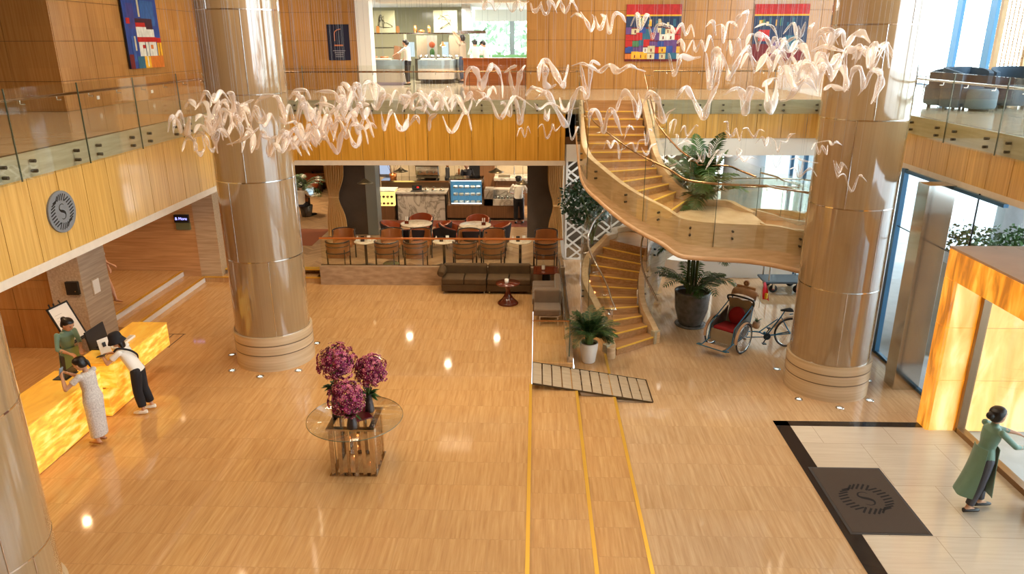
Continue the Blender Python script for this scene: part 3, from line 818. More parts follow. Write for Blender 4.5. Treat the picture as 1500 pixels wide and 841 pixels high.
# soffit slabs under the upper flight
mb = MB()
rows = [[(a[0], a[1], z-.5) for (a, b, z) in UN], [(b[0], b[1], z-.5) for (a, b, z) in UN]]
mb.sheet(rows, .05); mb.build('soffit', M['stair_side'], st)
# glass guards and rails
def shift(path, w):
    P = [(p[0], p[1]) for p in path]; o = offs(P, w)
    return [(o[i][0], o[i][1], path[i][2], path[i][3]) for i in range(len(path))]
def guard(path, lo, hi, cuts, rail_z, rail_off, label, mat='bronze', bolts=.2, brk=True, rail=None):
    """path follows a stringer top; lo/hi relative to its top"""
    t = st
    n = len(path)
    for a, b in zip(cuts[:-1], cuts[1:]):
        seg = path[a:b+1]
        mb = MB(); strip(mb, [(p[0], p[1], p[3]+lo, p[3]+hi) for p in seg], .014); mb.build('glass_pane', M['glass'], t)
        mb = MB(); p = seg[-1]; mb.tube([(p[0], p[1], p[3]+lo), (p[0], p[1], p[3]+hi)], .007, 6)
        mb.build('pane_edge', M['edge'], t)
        if bolts:
            for f in (.22, .78):
                p = seg[int((len(seg)-1)*f)]
                q = seg[min(len(seg)-1, int((len(seg)-1)*f)+1)]; tt = Vector((q[0]-p[0], q[1]-p[1], 0)); tt = tt.normalized() if tt.length else Vector((0,1,0))
                nn = Vector((-tt.y, tt.x, 0))
                for dz in (-.15, -.30):
                    mb = MB(); c = Vector((p[0], p[1], p[3]+dz)); mb.tube([c - nn*.03, c + nn*.03], .024, 10)
                    mb.build('bolt', M['black_steel'], t)
    if rail is None:
        o = shift(path, rail_off); rail = [(p[0], p[1], p[3]+rail_z) for p in o]
    mb = MB(); mb.tube(rail, .022, 10); mb.build('handrail', M[mat], t)
    if brk:
        for i in range(3, n-1, 7):
            mb = MB()
            p = path[i]; r = rail[min(i, len(rail)-1)]
            mb.tube([(p[0], p[1], p[3]+rail_z-.07), (r[0], r[1], r[2]-.06), (r[0], r[1], r[2])], .008, 6)
            mb.build('rail_bracket', M['steel'], t)
    return t
gl = shift(lowL, .10); n = len(gl)
guard(gl, -.30, .93, [1, n//3, 2*n//3, n-2], .78, -.16, 'curved glass guard on the plant side of the lower stair flight', 'steel')
gl = shift(lowR, -.09); n = len(gl)
guard(gl, -.30, .93, [1, n//2, n-2], .78, .14, 'curved glass guard on the lower flight beside the big palm pot', 'steel')
gl = shift(upL, -.09); n = len(gl)
guard(gl, -.50, .95, [0, 12, 28, 44, 58, n-2], .78, .16, 'long curved glass guard round the outside of the upper stair flight', 'bronze')
gl = shift(upR, .09); n = len(gl)
guard(gl, -.35, .95, [0, n//4, n//2, 3*n//4, n-1], .78, -.16, 'curved glass guard on the inner side of the upper stair flight', 'bronze')
gl = shift(m_in, .05); n = len(gl)
guard(gl, -.35, .95, [0, n//4, n//2, 3*n//4, n-1], .8, .1, 'curved glass guard behind the stair landing, inner ring', 'steel', bolts=0)
gl = shift(m_out, -.05); n = len(gl)
guard(gl, -.35, .95, [3, n//4, n//2, 3*n//4, n-1], .8, -.1, 'curved glass guard behind the stair landing, outer ring', 'steel', bolts=0)
# small amber step lights on the lower flight
for i in (5, 7, 9, 10):
    a, b, z = LN[i]
    pass
M['steplight'] = emis('amber_step_light', (1.0, .35, .10), 6)
for i in (4, 5, 7, 9):
    a, b, z = LN[i]
    mb = MB(); mb.ell((a[0]-.02, a[1]+.12, z+.08), .028, 8, 6); mb.build('step_light', M['steplight'], st)
# ---- lattice screen of white bars behind the stairs
lat = thing('lattice_screen', 'tall white lattice screen of crossed diagonal bars standing behind the staircase', 'screen', (3.2, 22.4, 0))
x0, x1, z0, z1, yl = 0.95, 5.55, 0.0, 3.75, 22.4
def clip(px, pz, dx, dz):
    """line through (px,pz) clipped to the rectangle"""
    t0, t1 = -99, 99
    for p, d, lo, hi in ((px, dx, x0, x1), (pz, dz, z0, z1)):
        if abs(d) < 1e-9: continue
        a, b = (lo-p)/d, (hi-p)/d
        if a > b: a, b = b, a
        t0, t1 = max(t0, a), min(t1, b)
    return (t0, t1) if t1 - t0 > .15 else None
rnd = random.Random(3)
for dx, dz, yy, offsl in ((1, .8, yl, [-.2 + .33*k + (.09 if k % 3 else 0) for k in range(30)]), (1, -.8, yl+.03, [-.1 + .36*k + (.15 if k % 2 else 0) for k in range(30)])):
    for o in offsl:
        zc = (-3.8 + o) if dz > 0 else (0.1 + o)
        c = clip(x0, zc + 0, dx, dz)
        if not c: continue
        mb = MB(); mb.bar((x0 + dx*c[0], yy, zc + dz*c[0]), (x0 + dx*c[1], yy, zc + dz*c[1]), .028, .055); mb.build('bar', M['white'], lat)
mb = MB(); mb.box(x0-.04, yl-.04, z0, x0+.02, yl+.06, z1); mb.box(x1-.02, yl-.04, z0, x1+.04, yl+.06, z1); mb.box(x0, yl-.04, z1-.06, x1, yl+.06, z1); mb.box(x0, yl-.04, z0, x1, yl+.06, z0+.05)
mb.build('frame', M['white'], lat)
# ---- ramp
rp = thing('plank_ramp', 'portable timber plank ramp bridging the two floor steps', 'ramp', (1.0, 13.15, 0.12))
ax, bx, ya, yb = -.30+.25, 2.27, 12.68, 13.64
n = 12
def zr(x): return ZL + .03 - (x - ax)/(bx - ax)*(ZL + .015)
for i in range(n):
    u0 = ax + (bx - ax)*i/n + .012; u1 = ax + (bx - ax)*(i+1)/n - .012
    mb = MB(); 
    v = [(u0,ya,zr(u0)-.02),(u1,ya,zr(u1)-.02),(u1,yb,zr(u1)-.02),(u0,yb,zr(u0)-.02),(u0,ya,zr(u0)),(u1,ya,zr(u1)),(u1,yb,zr(u1)),(u0,yb,zr(u0))]
    mb.add(v, [(0,3,2,1),(4,5,6,7),(0,1,5,4),(1,2,6,5),(2,3,7,6),(3,0,4,7)]); mb.build('plank', M['plank'], rp)
mb = MB()
for yy in (ya + .02, (ya+yb)/2, yb - .02):
    pts = [(ax+.9, zr(ax+.9)-.02), (bx, zr(bx)-.02), (bx, .002), (1.57, .002), (1.57, .122), (.9, .122), (.9, .13)]
    zb = [(.84, .245), (.84, .125)]
    mb.add([(x, yy-.012, z) for x, z in pts] + [(x, yy+.012, z) for x, z in pts], [tuple(range(6, -1, -1)), tuple(range(7, 14))] + [(i, (i+1) % 7, 7+(i+1) % 7, 7+i) for i in range(7)])
mb.build('bearer', M['plank'], rp)
mb = MB(); mb.bar((ax, ya-.008, zr(ax)-.01), (bx, ya-.008, zr(bx)-.01), .012, .035); mb.bar((ax, yb+.008, zr(ax)-.01), (bx, yb+.008, zr(bx)-.01), .012, .035); mb.bar((bx+.006, ya, .014), (bx+.006, yb, .014), .012, .03)
mb.build('edge_strip', M['black_steel'], rp)
# ---------------------------------------------------------------- onyx portal
M['onyx_dark'] = marble('backlit_amber_onyx', (0.5, 0.25, 0.06), (0, 0, 0), 2.2, 0.2, emit=0.82, ecol1=(0.30, 0.07, 0.004), ecol2=(0.80, 0.27, 0.012), ecol3=(1.0, 0.52, 0.07), stretch=(2.4, 2.4, 0.5), dist=.6)
M['onyx_light'] = marble('backlit_honey_onyx', (0.6, 0.4, 0.15), (0, 0, 0), 2.0, 0.2, emit=0.88, ecol1=(0.80, 0.34, 0.04), ecol2=(0.98, 0.60, 0.18), ecol3=(1.0, 0.84, 0.48), stretch=(1.6, 1.6, 0.45), dist=.5)
M['onyx_desk'] = marble('backlit_desk_onyx', (0.6, 0.35, 0.08), (0, 0, 0), 3.2, 0.2, emit=0.82, ecol1=(0.72, 0.19, 0.004), ecol2=(1.0, 0.46, 0.03), ecol3=(1.0, 0.74, 0.20), stretch=(.9, .9, 3.2), dist=.15, p=(.38,.50,.64))
M['onyx_top'] = marble('desk_onyx_top', (0.6, 0.35, 0.08), (0, 0, 0), 2.4, 0.15, emit=0.34, ecol1=(0.80, 0.28, 0.01), ecol2=(1.0, 0.44, 0.02), ecol3=(1.0, 0.60, 0.06), stretch=(2.6, 0.8, 2.6), dist=.8)
M['portal_top'] = pm('portal_roof_stone', (0.50, 0.32, 0.20), 0.3, var=0.15, scale=2)
po = thing('entrance_portal', 'glowing amber onyx portal framing the glass entrance doors', 'portal', (7.0, 10, 0))
# slabs of the lobby-side frame (faces -X)
mb = MB()
for z0, z1 in ((0, .98), (.99, 1.96), (1.97, 2.78)): mb.box(6.97, 11.76, z0, 7.5, 12.08, z1)
mb.build('jamb', M['onyx_dark'], po, bevel=.004)
mb = MB()
y = 12.08
for a, b in ((11.2, 12.08), (10.05, 11.19), (8.9, 10.04), (7.9, 8.89)): mb.box(6.97, a, 2.79, 7.5, b, 3.28)
mb.build('lintel', M['onyx_dark'], po, bevel=.004)
mb = MB()
for z0, z1 in ((0, .98), (.99, 1.96), (1.97, 2.78)): mb.box(7.02, 11.745, z0, 7.44, 11.758, z1)
mb.build('inner_reveal', M['onyx_light'], po)
mb = MB(); mb.box(6.97, 7.9, 3.285, 8.0, 12.08, 3.32); mb.box(8.01, 7.9, 3.285, 9.2, 12.08, 3.32); mb.build('roof_slab', M['portal_top'], po)
mb = MB()
for z0, z1 in ((0, .98), (.99, 1.96), (1.97, 2.78)): mb.box(7.62, 11.745, z0, 8.75, 11.758, z1)
mb.build('outer_reveal', M['onyx_light'], po)
mb = MB(); mb.box(7.5, 11.765, 0, 8.9, 12.08, 3.28); mb.box(8.0, 7.9, 2.79, 9.2, 12.08, 3.28) if False else None
mb.build('outer_wall', M['portal_top'], po)
M['bronze_frame'] = pm('bronze_door_frame', (0.30, 0.19, 0.11), 0.3, 0.8)
dr = thing('door_1', 'glass entrance', 'door'); dr['kind'] = 'structure'; del dr['category']; del dr['label']
mb = MB(); mb.box(7.52, 9.66, 0.1, 7.535, 11.72, 2.78); mb.build('glass_pane', M['glass_clear'], dr)
mb = MB(); mb.box(7.46, 11.66, 0, 7.6, 11.745, 2.79); mb.box(7.46, 9.6, 0.0, 7.6, 11.7, 0.1); mb.box(7.46, 9.58, 0, 7.6, 9.66, 2.79); mb.box(7.46, 7.9, 2.72, 7.6, 11.7, 2.79)
mb.build('frame', M['bronze_frame'], dr, bevel=.004)
# the steel curb and the open sliding leaf beside the hostess
dl = thing('door_leaf', 'steel framed glass door leaf at the edge of the view, by the hostess', 'door', (7.35, 9.3, 0))
mb = MB(); mb.box(7.30, 9.42, 0.0, 7.44, 9.50, 2.6); mb.box(7.30, 8.3, 0.0, 7.44, 9.42, 0.16); mb.box(7.30, 8.3, 2.52, 7.44, 9.42, 2.6); mb.build('frame', M['steel'], dl, bevel=.004)
mb = MB(); mb.box(7.36, 8.3, .16, 7.375, 9.42, 2.52); mb.build('glass_pane', M['glass_clear'], dl)
# slatted bronze bollard screen outside
sc_ = thing('slatted_screen', 'tall bronze slatted screen seen outside through the entrance glass', 'screen', (9.1, 10.6, 0))
for k in range(4):
    mb = MB(); mb.box(9.0 + .11*k, 10.55, 0, 9.05 + .11*k, 10.62, 2.7); mb.build('upright', M['bronze_frame'], sc_)
for k in range(9):
    mb = MB(); mb.box(9.0, 10.56, .2 + .3*k, 9.38, 10.61, .23 + .3*k); mb.build('crosspiece', M['bronze_frame'], sc_)
# ---------------------------------------------------------------- outside
mb = MB(); mb.box(7.62, -20, -.25, 60, 60, -.02); g = mb.build('ground_outside', M['asphalt']); g['kind'] = 'structure'
mb = MB(); mb.box(-20, 36.6, -.25, 60, 90, -.03); g = mb.build('ground_rear', M['asphalt']); g['kind'] = 'structure'
M['road_white'] = pm('road_marking_white', (0.8, 0.8, 0.8), 0.6)
mb = MB()
for k in range(4): mb.box(10.2 + 1.1*k, 13.0 + .35*k, -.019, 10.8 + 1.1*k, 13.12 + .35*k, -.012)
for k in range(3): mb.box(9.3 + 1.1*k, 14.6, -.019, 9.9 + 1.1*k, 14.72, -.012)
tag(mb.build('road_marking', M['road_white']), kind='structure')
M['out_pale'] = pm('pale_rendered_concrete', (0.62, 0.65, 0.68), 0.7, var=0.08)
oc = thing('porch_column', 'broad pale round column outside beyond the entrance glass', 'column', (13.2, 19.0, 0))
mb = MB(); mb.lathe([(1.05, 0), (1.05, 6)], 40, (13.2, 19.0, 0)); mb.build('shaft', M['out_pale'], oc)
mb = MB(); mb.lathe([(1.12, 0), (1.12, .5), (1.05, .52)], 40, (13.2, 19.0, 0)); mb.build('base', M['out_pale'], oc)
mb = MB(); mb.box(8.5, 28, -.02, 40, 28.5, 4.2); tag(mb.build('wall_outside', M['out_pale']), kind='structure')
mb = MB(); mb.lathe([(0.62, 0), (0.62, 4.1)], 40, (6.45, 22.9, 0)); cg = mb.build('grey_round_column', pm('grey_ribbed_column', (0.42, 0.44, 0.46), .5))
tag(cg, 'plain grey round column behind the stair landing', 'column')
# ---------------------------------------------------------------- floor mat with emblem
def s_path(scale=1.0):
    """the flowing letter S: (x, y, half width)"""
    P = [(.42,.70,.015),(.24,.86,.04),(.0,.90,.04),(-.28,.82,.05),(-.46,.58,.07),(-.46,.32,.10),(-.22,.12,.15),(.12,.0,.17),(.40,-.18,.15),(.50,-.44,.09),(.38,-.74,.055),(.12,-.88,.04),(-.16,-.86,.04),(-.34,-.72,.015)]
    return [(x*scale, y*scale, w*scale) for x, y, w in crom(P, 5)]
def emblem(mb, put, rx, ry):
    """ring of short slanting dashes round a flowing S; put maps (u, v) in metres to a 3-D point"""
    P = s_path(.44*min(rx, ry))
    L = []; Rr = []
    for i in range(len(P)):
        a = P[max(i-1, 0)]; b = P[min(i+1, len(P)-1)]
        t = Vector((b[0]-a[0], b[1]-a[1])).normalized()
        L.append(put(P[i][0] - t.y*P[i][2], P[i][1] + t.x*P[i][2])); Rr.append(put(P[i][0] + t.y*P[i][2], P[i][1] - t.x*P[i][2]))
    n = len(P)
    mb.add(L + Rr, [(i, i+1, n+i+1, n+i) for i in range(n-1)])
    k = 28
    for i in range(k):
        a = 2*PI*i/k
        c = Vector((rx*.76*math.cos(a), ry*.76*math.sin(a)))
        q = (int(i/(k/4)) % 2)
        d = Vector((1, .28)) if abs(math.cos(a)) > .6 else Vector((.65, .8))
        if q == 0: d = Vector((d.x, d.y))
        d.normalize(); h = .085*min(rx, ry)/.5*1.15; w = .020*min(rx, ry)/.5*1.3
        nn = Vector((-d.y, d.x))
        p = [c - d*h - nn*w, c + d*h - nn*w*.4, c + d*h + nn*w, c - d*h + nn*w*.4]
        mb.add([put(v.x, v.y) for v in p], [(0, 1, 2, 3)])
M['mat'] = pm('dark_brown_mat', (0.085, 0.060, 0.045), 0.95, var=0.35, scale=260, bump=0.3)
M['mat_edge'] = pm('mat_rubber_edge', (0.05, 0.045, 0.045), 0.6)
M['mat_mark'] = pm('mat_black_mark', (0.012, 0.010, 0.010), 0.95)
mt = thing('entrance_mat', 'dark brown door mat with a black S emblem on the pale floor', 'mat', (5.03, 9.62, 0.006))
mb = MB(); mb.box(4.50, 8.81, .0062, 5.56, 10.44, .016); mb.build('mat_pile', M['mat'], mt)
mb = MB()
for a in ((4.46, 8.77, 4.50, 10.48), (5.56, 8.77, 5.60, 10.48), (4.50, 8.77, 5.56, 8.81), (4.50, 10.44, 5.56, 10.48)): mb.box(a[0], a[1], .0062, a[2], a[3], .012)
mb.build('rubber_edge', M['mat_edge'], mt)
mb = MB(); emblem(mb, lambda u, v: Vector((5.03 + u, 9.62 + v, .0172)), .42, .42); mb.build('emblem', M['mat_mark'], mt)
# ---------------------------------------------------------------- oval S sign on the left fascia
ps = at(90.5, 310, X=XL + .05)
lg = thing('oval_emblem_sign', 'grey oval S emblem plaque mounted on the left wooden fascia', 'sign', (XL + .035, ps.y, ps.z))
mb = MB(); mb.M = Matrix.Translation((XL + .032, ps.y, ps.z)) @ Matrix(((0,0,1,0),(1,0,0,0),(0,1,0,0),(0,0,0,1)))
n = 48; ring = [(.325*math.cos(2*PI*i/n), .315*math.sin(2*PI*i/n)) for i in range(n)]
mb.prism(ring, 0, .03); mb.build('plaque', pm('grey_plaque', (0.20, 0.21, 0.22), 0.55, 0.2), lg)
mb = MB(); emblem(mb, lambda u, v: Vector((XL + .0635, ps.y + u, ps.z + v)), .29, .29); mb.build('emblem', M['black'], lg)
# ---------------------------------------------------------------- reception desks
def desk(label, x0, x1, y0, y1, zt, seam, over, yb1=None):
    d = thing('reception_desk', label, 'reception desk', (x1, (y0+y1)/2, ZL))
    yb1 = yb1 or y1
    mb = MB(); nn = max(1, round((yb1-y0)/.62)); s = (yb1-y0)/nn
    for i in range(nn): mb.box(x0, y0 + s*i + .002, ZL + .02, x1 - over, y0 + s*(i+1) - .002, seam - .04)
    mb.build('base_panel', M['onyx_desk'], d)
    mb = MB(); mb.box(x0 + .02, y0 + .02, ZL, x1 - over - .02, yb1 - .02, ZL + .02); mb.box(x0+.02, y0 + .03, seam - .04, x1 - over - .05, yb1 - .03, seam); mb.build('shadow_gap', M['bronze_frame'], d)
    mb = MB(); nn = max(1, round((y1-y0)/.62)); s = (y1-y0)/nn
    for i in range(nn): mb.box(x0 + .02, y0 + s*i + .002, seam, x1, y0 + s*(i+1) - .002, zt - .022)
    mb.build('upper_panel', M['onyx_desk'], d)
    mb = MB(); mb.box(x0, y0 - .004, zt - .02, x1 + .006, y1 + .004, zt); mb.build('counter_top', M['onyx_top'], d)
    return d
desk('glowing onyx reception desk at which the man in the bucket hat leans', -7.92, -7.24, 11.20, 13.12, 1.40, .93, .19, 12.42)
desk('lower glowing onyx reception desk behind the woman in the pale dress', -8.25, -7.46, 8.45, 11.14, 1.27, .82, .07)
# things on the desks
mon = thing('desktop_monitor', 'black computer monitor seen from behind on the onyx counter', 'monitor', (-7.82, 11.75, 1.40))
mb = MB(); mb.cbox((-7.86, 11.85, 1.63), (.03, .56, .34), (0, R(-8), 0)); mb.build('screen_housing', M['blackp'], mon, bevel=.006)
mb = MB(); mb.cbox((-7.85, 11.85, 1.45), (.05, .07, .12)); mb.cbox((-7.85, 11.85, 1.407), (.18, .22, .012)); mb.build('stand', M['blackp'], mon)
def acrylic(x, y, z, rz, w, h, label):
    t = thing('brochure_stand', label, 'leaflet stand', (x, y, z))
    mb = MB(); mb.M = Matrix.Translation((x, y, z)) @ Matrix.Rotation(rz, 4, 'Z')
    mb.cbox((0, 0, h/2 + .004), (.006, w, h), (0, R(-12), 0)); mb.cbox((.02, 0, .004), (.09, w, .006)); mb.build('leaflet', M['white_paper'], t)
    mb = MB(); mb.M = Matrix.Translation((x, y, z)) @ Matrix.Rotation(rz, 4, 'Z')
    mb.cbox((.007, 0, h*.62), (.002, w*.3, h*.3), (0, R(-12), 0)); mb.build('printed_square', M['blackp'], t)
acrylic(-7.60, 11.62, 1.40, R(-25), .20, .27, 'white brochure stand with a printed square, nearer the hat man')
acrylic(-7.62, 11.92, 1.40, R(-15), .15, .22, 'smaller white card stand between the monitor and the desk corner')
lt = thing('leaflet_tray', 'long pale leaflet tray lying along the onyx counter', 'tray', (-7.52, 12.02, 1.40))
mb = MB(); mb.cbox((-7.50, 12.05, 1.425), (.10, .62, .04)); mb.build('tray', M['white_paper'], lt, bevel=.004)
for k in range(3):
    mb = MB(); mb.cbox((-7.50, 11.84 + .2*k, 1.448), (.08, .17, .004)); mb.build('card', M['marble_top'], lt)
ld = thing('open_laptop', 'dark laptop open on the lower onyx desk by the hostess', 'laptop', (-7.95, 11.0, 1.27))
mb = MB(); mb.cbox((-7.92, 10.94, 1.28), (.24, .34, .015)); mb.build('keyboard_base', M['blackp'], ld, bevel=.003)
mb = MB(); mb.cbox((-7.80, 10.94, 1.37), (.012, .34, .2), (0, R(18), 0)); mb.build('screen_lid', M['blackp'], ld, bevel=.003)
# easel with framed notice
es = thing('notice_easel', 'black easel holding a framed white floor plan by the stone pier', 'easel', (-9.45, 13.2, ZL))
c0, c1, c2, c3 = at(67, 460, Y=13.35), at(95, 443, Y=13.35), at(136, 490, Y=13.1), at(110, 515, Y=13.1)
def quadslab(name, a, b, c, d, th, mat, par, inset=0):
    a, b, c, d = [Vector(v) for v in (a, b, c, d)]
    cen_ = (a+b+c+d)/4; nn = (b-a).cross(d-a).normalized()
    if nn.y > 0: nn = -nn
    P = [v + (cen_-v)*inset for v in (a, b, c, d)]
    mb = MB(); mb.add([p for p in P] + [p - nn*th for p in P], [(0,1,2,3),(7,6,5,4),(0,4,5,1),(1,5,6,2),(2,6,7,3),(3,7,4,0)])
    return mb.build(name, mat, par), nn
# board: real rectangle .62 x .86, leaning, turned toward the desk
ey = at(102, 479, X=-9.42).y
E0 = Matrix.Translation((-9.12, ey, ZL)) @ Matrix.Rotation(R(84), 4, 'Z') @ Matrix.Rotation(R(-24), 4, 'X') @ Matrix.Diagonal((.84, 1, .88, 1))
mb = MB(); mb.M = E0
for s_ in (-1, 1): mb.bar((s_*.30, 0, 0), (s_*.16, .0, 1.62), .025, .02)
mb.bar((0, .02, 1.6), (0, -.1+.35, .13), .025, .02); mb.bar((-.34, -.02, .60), (.34, -.02, .60), .03, .03)
mb.build('leg', M['black'], es)
mb = MB(); mb.M = E0
mb.box(-.34, -.045, .62, .34, -.02, .66); mb.box(-.34, -.045, 1.50, .34, -.02, 1.54); mb.box(-.34, -.045, .62, -.30, -.02, 1.54); mb.box(.30, -.045, .62, .34, -.02, 1.54); mb.build('frame', M['black'], es)
mb = MB(); mb.M = E0; mb.box(-.30, -.035, .66, .30, -.025, 1.5); mb.build('notice', M['white_paper'], es)
M['ink'] = pm('grey_ink', (0.25, 0.22, 0.2), .8)
mb = MB(); mb.M = E0
for k in range(9):
    w_ = .1 + .13*((k*37) % 7)/7
    mb.box(-.22, -.037, .76 + .07*k, -.22 + w_*1.6, -.0355, .765 + .07*k)
mb.build('printed_line', M['ink'], es)
# wall items on the stone pier
bx = thing('wall_box', 'small black box fixed on the stone pier above the easel', 'box', (-9.6, 14.03, 1.75))
mb = MB(); mb.box(-9.72, 13.97, 1.65, -9.46, 14.05, 1.93); mb.build('housing', M['black'], bx, bevel=.008)
mb = MB(); mb.box(-9.53, 13.965, 1.72, -9.51, 13.97, 1.74); mb.build('indicator', M['steel'], bx)
pl_ = thing('framed_plaque', 'small wood framed white plaque on the lobby side of the stone pier', 'plaque', (-9.4, 14.5, 1.6))
mb = MB(); mb.box(-9.4, 14.34, 1.50, -9.38, 14.62, 1.86); mb.build('frame', M['plank'], pl_, bevel=.004)
mb = MB(); mb.box(-9.38, 14.37, 1.53, -9.375, 14.59, 1.83); mb.build('plate', M['white_paper'], pl_)
# & More sign
sg = thing('lit_wall_sign', 'black lit sign reading & More on the corridor wall', 'sign', (-9.52, 18.83, 2.05))
a, b = at(255, 314, Y=18.84), at(276.5, 326, Y=18.84)
mb = MB(); mb.box(a.x, 18.79, 2.03, b.x + .02, 18.868, 2.24); mb.build('sign_box', M['blackp'], sg)
mb = MB(); mb.box(a.x + .02, 18.80, 1.83, b.x + .03, 18.868, 2.02); mb.build('glass_notice', pm('green_glass_notice', (.16, .17, .09), .2), sg)
def text(body, size, mat, parent, mtx, ext=0.002, name='lettering', align='CENTER'):
    cu = bpy.data.curves.new(name, 'FONT'); cu.body = body; cu.size = size; cu.extrude = ext; cu.align_x = align; cu.align_y = 'CENTER'
    cu.materials.append(mat)
    tmp = bpy.data.objects.new('tmp', cu); COL.objects.link(tmp)
    bpy.context.view_layer.update()
    me = bpy.data.meshes.new_from_object(tmp.evaluated_get(bpy.context.evaluated_depsgraph_get()))
    bpy.data.objects.remove(tmp)
    if not me.materials: me.materials.append(mat)
    o = bpy.data.objects.new(name, me); COL.objects.link(o)
    off = Vector((0, 0, 0)); p = parent
    while p is not None: off += p.location; p = p.parent
    o.parent = parent; o.matrix_basis = Matrix.Translation(-off) @ mtx
    return o
FY = Matrix.Rotation(R(90), 4, 'X')           # text that faces -Y
M['sign_glow'] = emis('blue_white_letters', (0.30, 0.30, 1.0), 3.2)
text('& More', .105, M['sign_glow'], sg, Matrix.Translation(((a.x+b.x)/2 + .01, 18.785, 2.135)) @ FY)
# ---------------------------------------------------------------- paintings
def painting(name, label, cx, cy, cz, w, h, axis, patches, base, grp=None):
    """patches: (u0, v0, u1, v1, colour) in 0..1 from the lower left, painted slabs on the canvas"""
    t = thing(name, label, 'painting', (cx, cy, cz))
    def P(u, v, d):
        if axis == 'y': return (cx + (u-.5)*w, cy - d, cz + (v-.5)*h)
        return (cx + d, cy + (u-.5)*w, cz + (v-.5)*h)
    mb = MB(); mb.mats = [base]; keys = {}
    mb.box(*P(0, 0, 0), *P(1, 1, .05))
    for i, (u0, v0, u1, v1, c) in enumerate(patches):
        k = tuple(c); key = 'paint_%d_%d_%d' % tuple(int(255*v) for v in k)
        if key not in M: M[key] = pm(key, k, .55, var=.35, scale=14, stretch=(1, 1, .4))
        if key not in keys: keys[key] = len(mb.mats); mb.mats.append(M[key])
        mb.cm = keys[key]
        d = .0505 + .0004*i
        a_, b_ = P(u0, v0, d), P(u1, v1, d)
        if axis == 'y': mb.quad((a_[0], a_[1], a_[2]), (b_[0], a_[1], a_[2]), (b_[0], a_[1], b_[2]), (a_[0], a_[1], b_[2]))
        else: mb.quad((a_[0], a_[1], a_[2]), (a_[0], b_[1], a_[2]), (a_[0], b_[1], b_[2]), (a_[0], a_[1], b_[2]))
    mb.build('canvas', None, t)
    return t
RD, YL, NV, CR, OR, TL, MR, GN, PU, WH, BL = (.48,.012,.01), (.80,.42,.02), (.012,.03,.09), (.62,.55,.33), (.62,.17,.02), (.02,.12,.20), (.16,.01,.012), (.06,.18,.07), (.12,.05,.20), (.70,.70,.62), (.02,.06,.28)
r2 = random.Random(11)
def village(seed):
    q = random.Random(seed); out = [(0, .82, 1, 1, RD), (0, .795, 1, .822, YL), (0, .60, 1, .795, NV), (0, .0, 1, .60, MR)]
    for k in range(14):
        u = q.random(); out.append((u, .62, min(1, u + .02 + .03*q.random()), .68 + .1*q.random(), q.choice([CR, TL, GN, YL])))
    for row in range(5):
        u = -.02; v = .48 - .11*row
        while u < 1:
            w_ = .06 + .09*q.random(); c = q.choice([RD, CR, OR, YL, TL, PU, WH, MR, RD, CR, BL, GN])
            out.append((max(0, u), max(0, v), min(1, u + w_), min(.6, v + .09 + .05*q.random()), c))
            if c in (CR, WH, YL, OR) and u + w_*.6 < .98 and u > 0: out.append((u + w_*.4, max(0, v) + .02, u + w_*.58, v + .075, MR))
            u += w_
    return out
painting('village_picture', 'abstract village painting, red sky over crowded houses, nearer the stair head', 3.61, YW - .03, 6.84, 1.70, 1.68, 'y', village(3), pm('canvas_edge', (.25, .02, .02), .7))
painting('village_picture', 'abstract red and navy village painting half hidden by glass, nearest the round column', 7.53, YW - .03, 6.84, 1.66, 1.66, 'y', [p for p in village(8)][:18] + [(0, .3, 1, .6, NV), (.1, .35, .3, .55, RD), (.35, .1, .6, .35, PU), (.6, .2, .85, .45, TL), (.0, .0, 1, .12, MR)], pm('canvas_edge2', (.05, .02, .05), .7))
hp = [(0, 0, 1, 1, BL), (.10, .55, .30, .9, (.05,.05,.22)), (.5, .6, .9, .95, (.03,.12,.35)), (.42, .72, .47, 1, CR), (.05, .62, .16, .70, RD), (.3, .55, .8, .7, (.05,.015,.03)), (.30, .58, .58, .64, RD), (.30, .44, .60, .58, WH), (.60, .38, .82, .55, WH), (.30, .37, .86, .44, RD),
      (.32, .17, .84, .37, WH), (.42, .28, .52, .33, RD), (.66, .27, .74, .33, OR), (.50, .17, .52, .37, NV), (.60, .17, .615, .37, NV), (.86, .36, 1, .43, RD), (.86, .17, 1, .36, YL), (.92, .17, .94, .36, MR), (.0, .0, .12, .2, MR), (.22, .0, .42, .17, TL), (.42, .0, .60, .17, YL), (.60, .0, .8, .17, OR), (.50, .02, .53, .17, WH), (.8, .0, 1, .17, OR), (.12, .1, .2, .45, (.03,.10,.35)), (.20, .25, .24, .45, CR)]
painting('blue_house_picture', 'blue abstract painting of white red-roofed houses on the left upper wall', -10.47, 20.1, 6.86, 1.75, 1.78, 'x', hp, pm('canvas_edge3', (.01, .01, .02), .7))
# event poster
pr = thing('event_poster', 'narrow navy poster with copper lettering on the wooden upper wall', 'poster', (-6.31, YW - .03, 6.6))
mb = MB(); mb.box(-6.66, YW - .055, 6.06, -5.96, YW - .03, 7.14); mb.build('board', pm('navy_board', (.012, .013, .035), .4), pr)
cop = pm('copper_ink', (.55, .16, .05), .5)
mb = MB()
A_ = [(-6.43 + .0, 6.64), (-6.43, 6.78), (-6.42, 6.90), (-6.34, 6.97), (-6.22, 7.0)]
mb.tube([(x, YW - .058, z) for x, z in crom(A_, 5)], [.004]*6 + [.012]*4 + [.018]*7, 6) if False else mb.tube([(x, YW - .058, z) for x, z in crom(A_, 5)], .012, 6)
mb.build('flourish', cop, pr)
text('f', .0, cop, pr, Matrix.Identity(4)) if False else None
M['ink_pale'] = pm('pale_ink', (.35, .33, .36), .6)
mb = MB()
mb.box(-6.45, YW - .0575, 6.49, -6.17, YW - .056, 6.53)
mb.build('title_bar', cop, pr)
mb = MB()
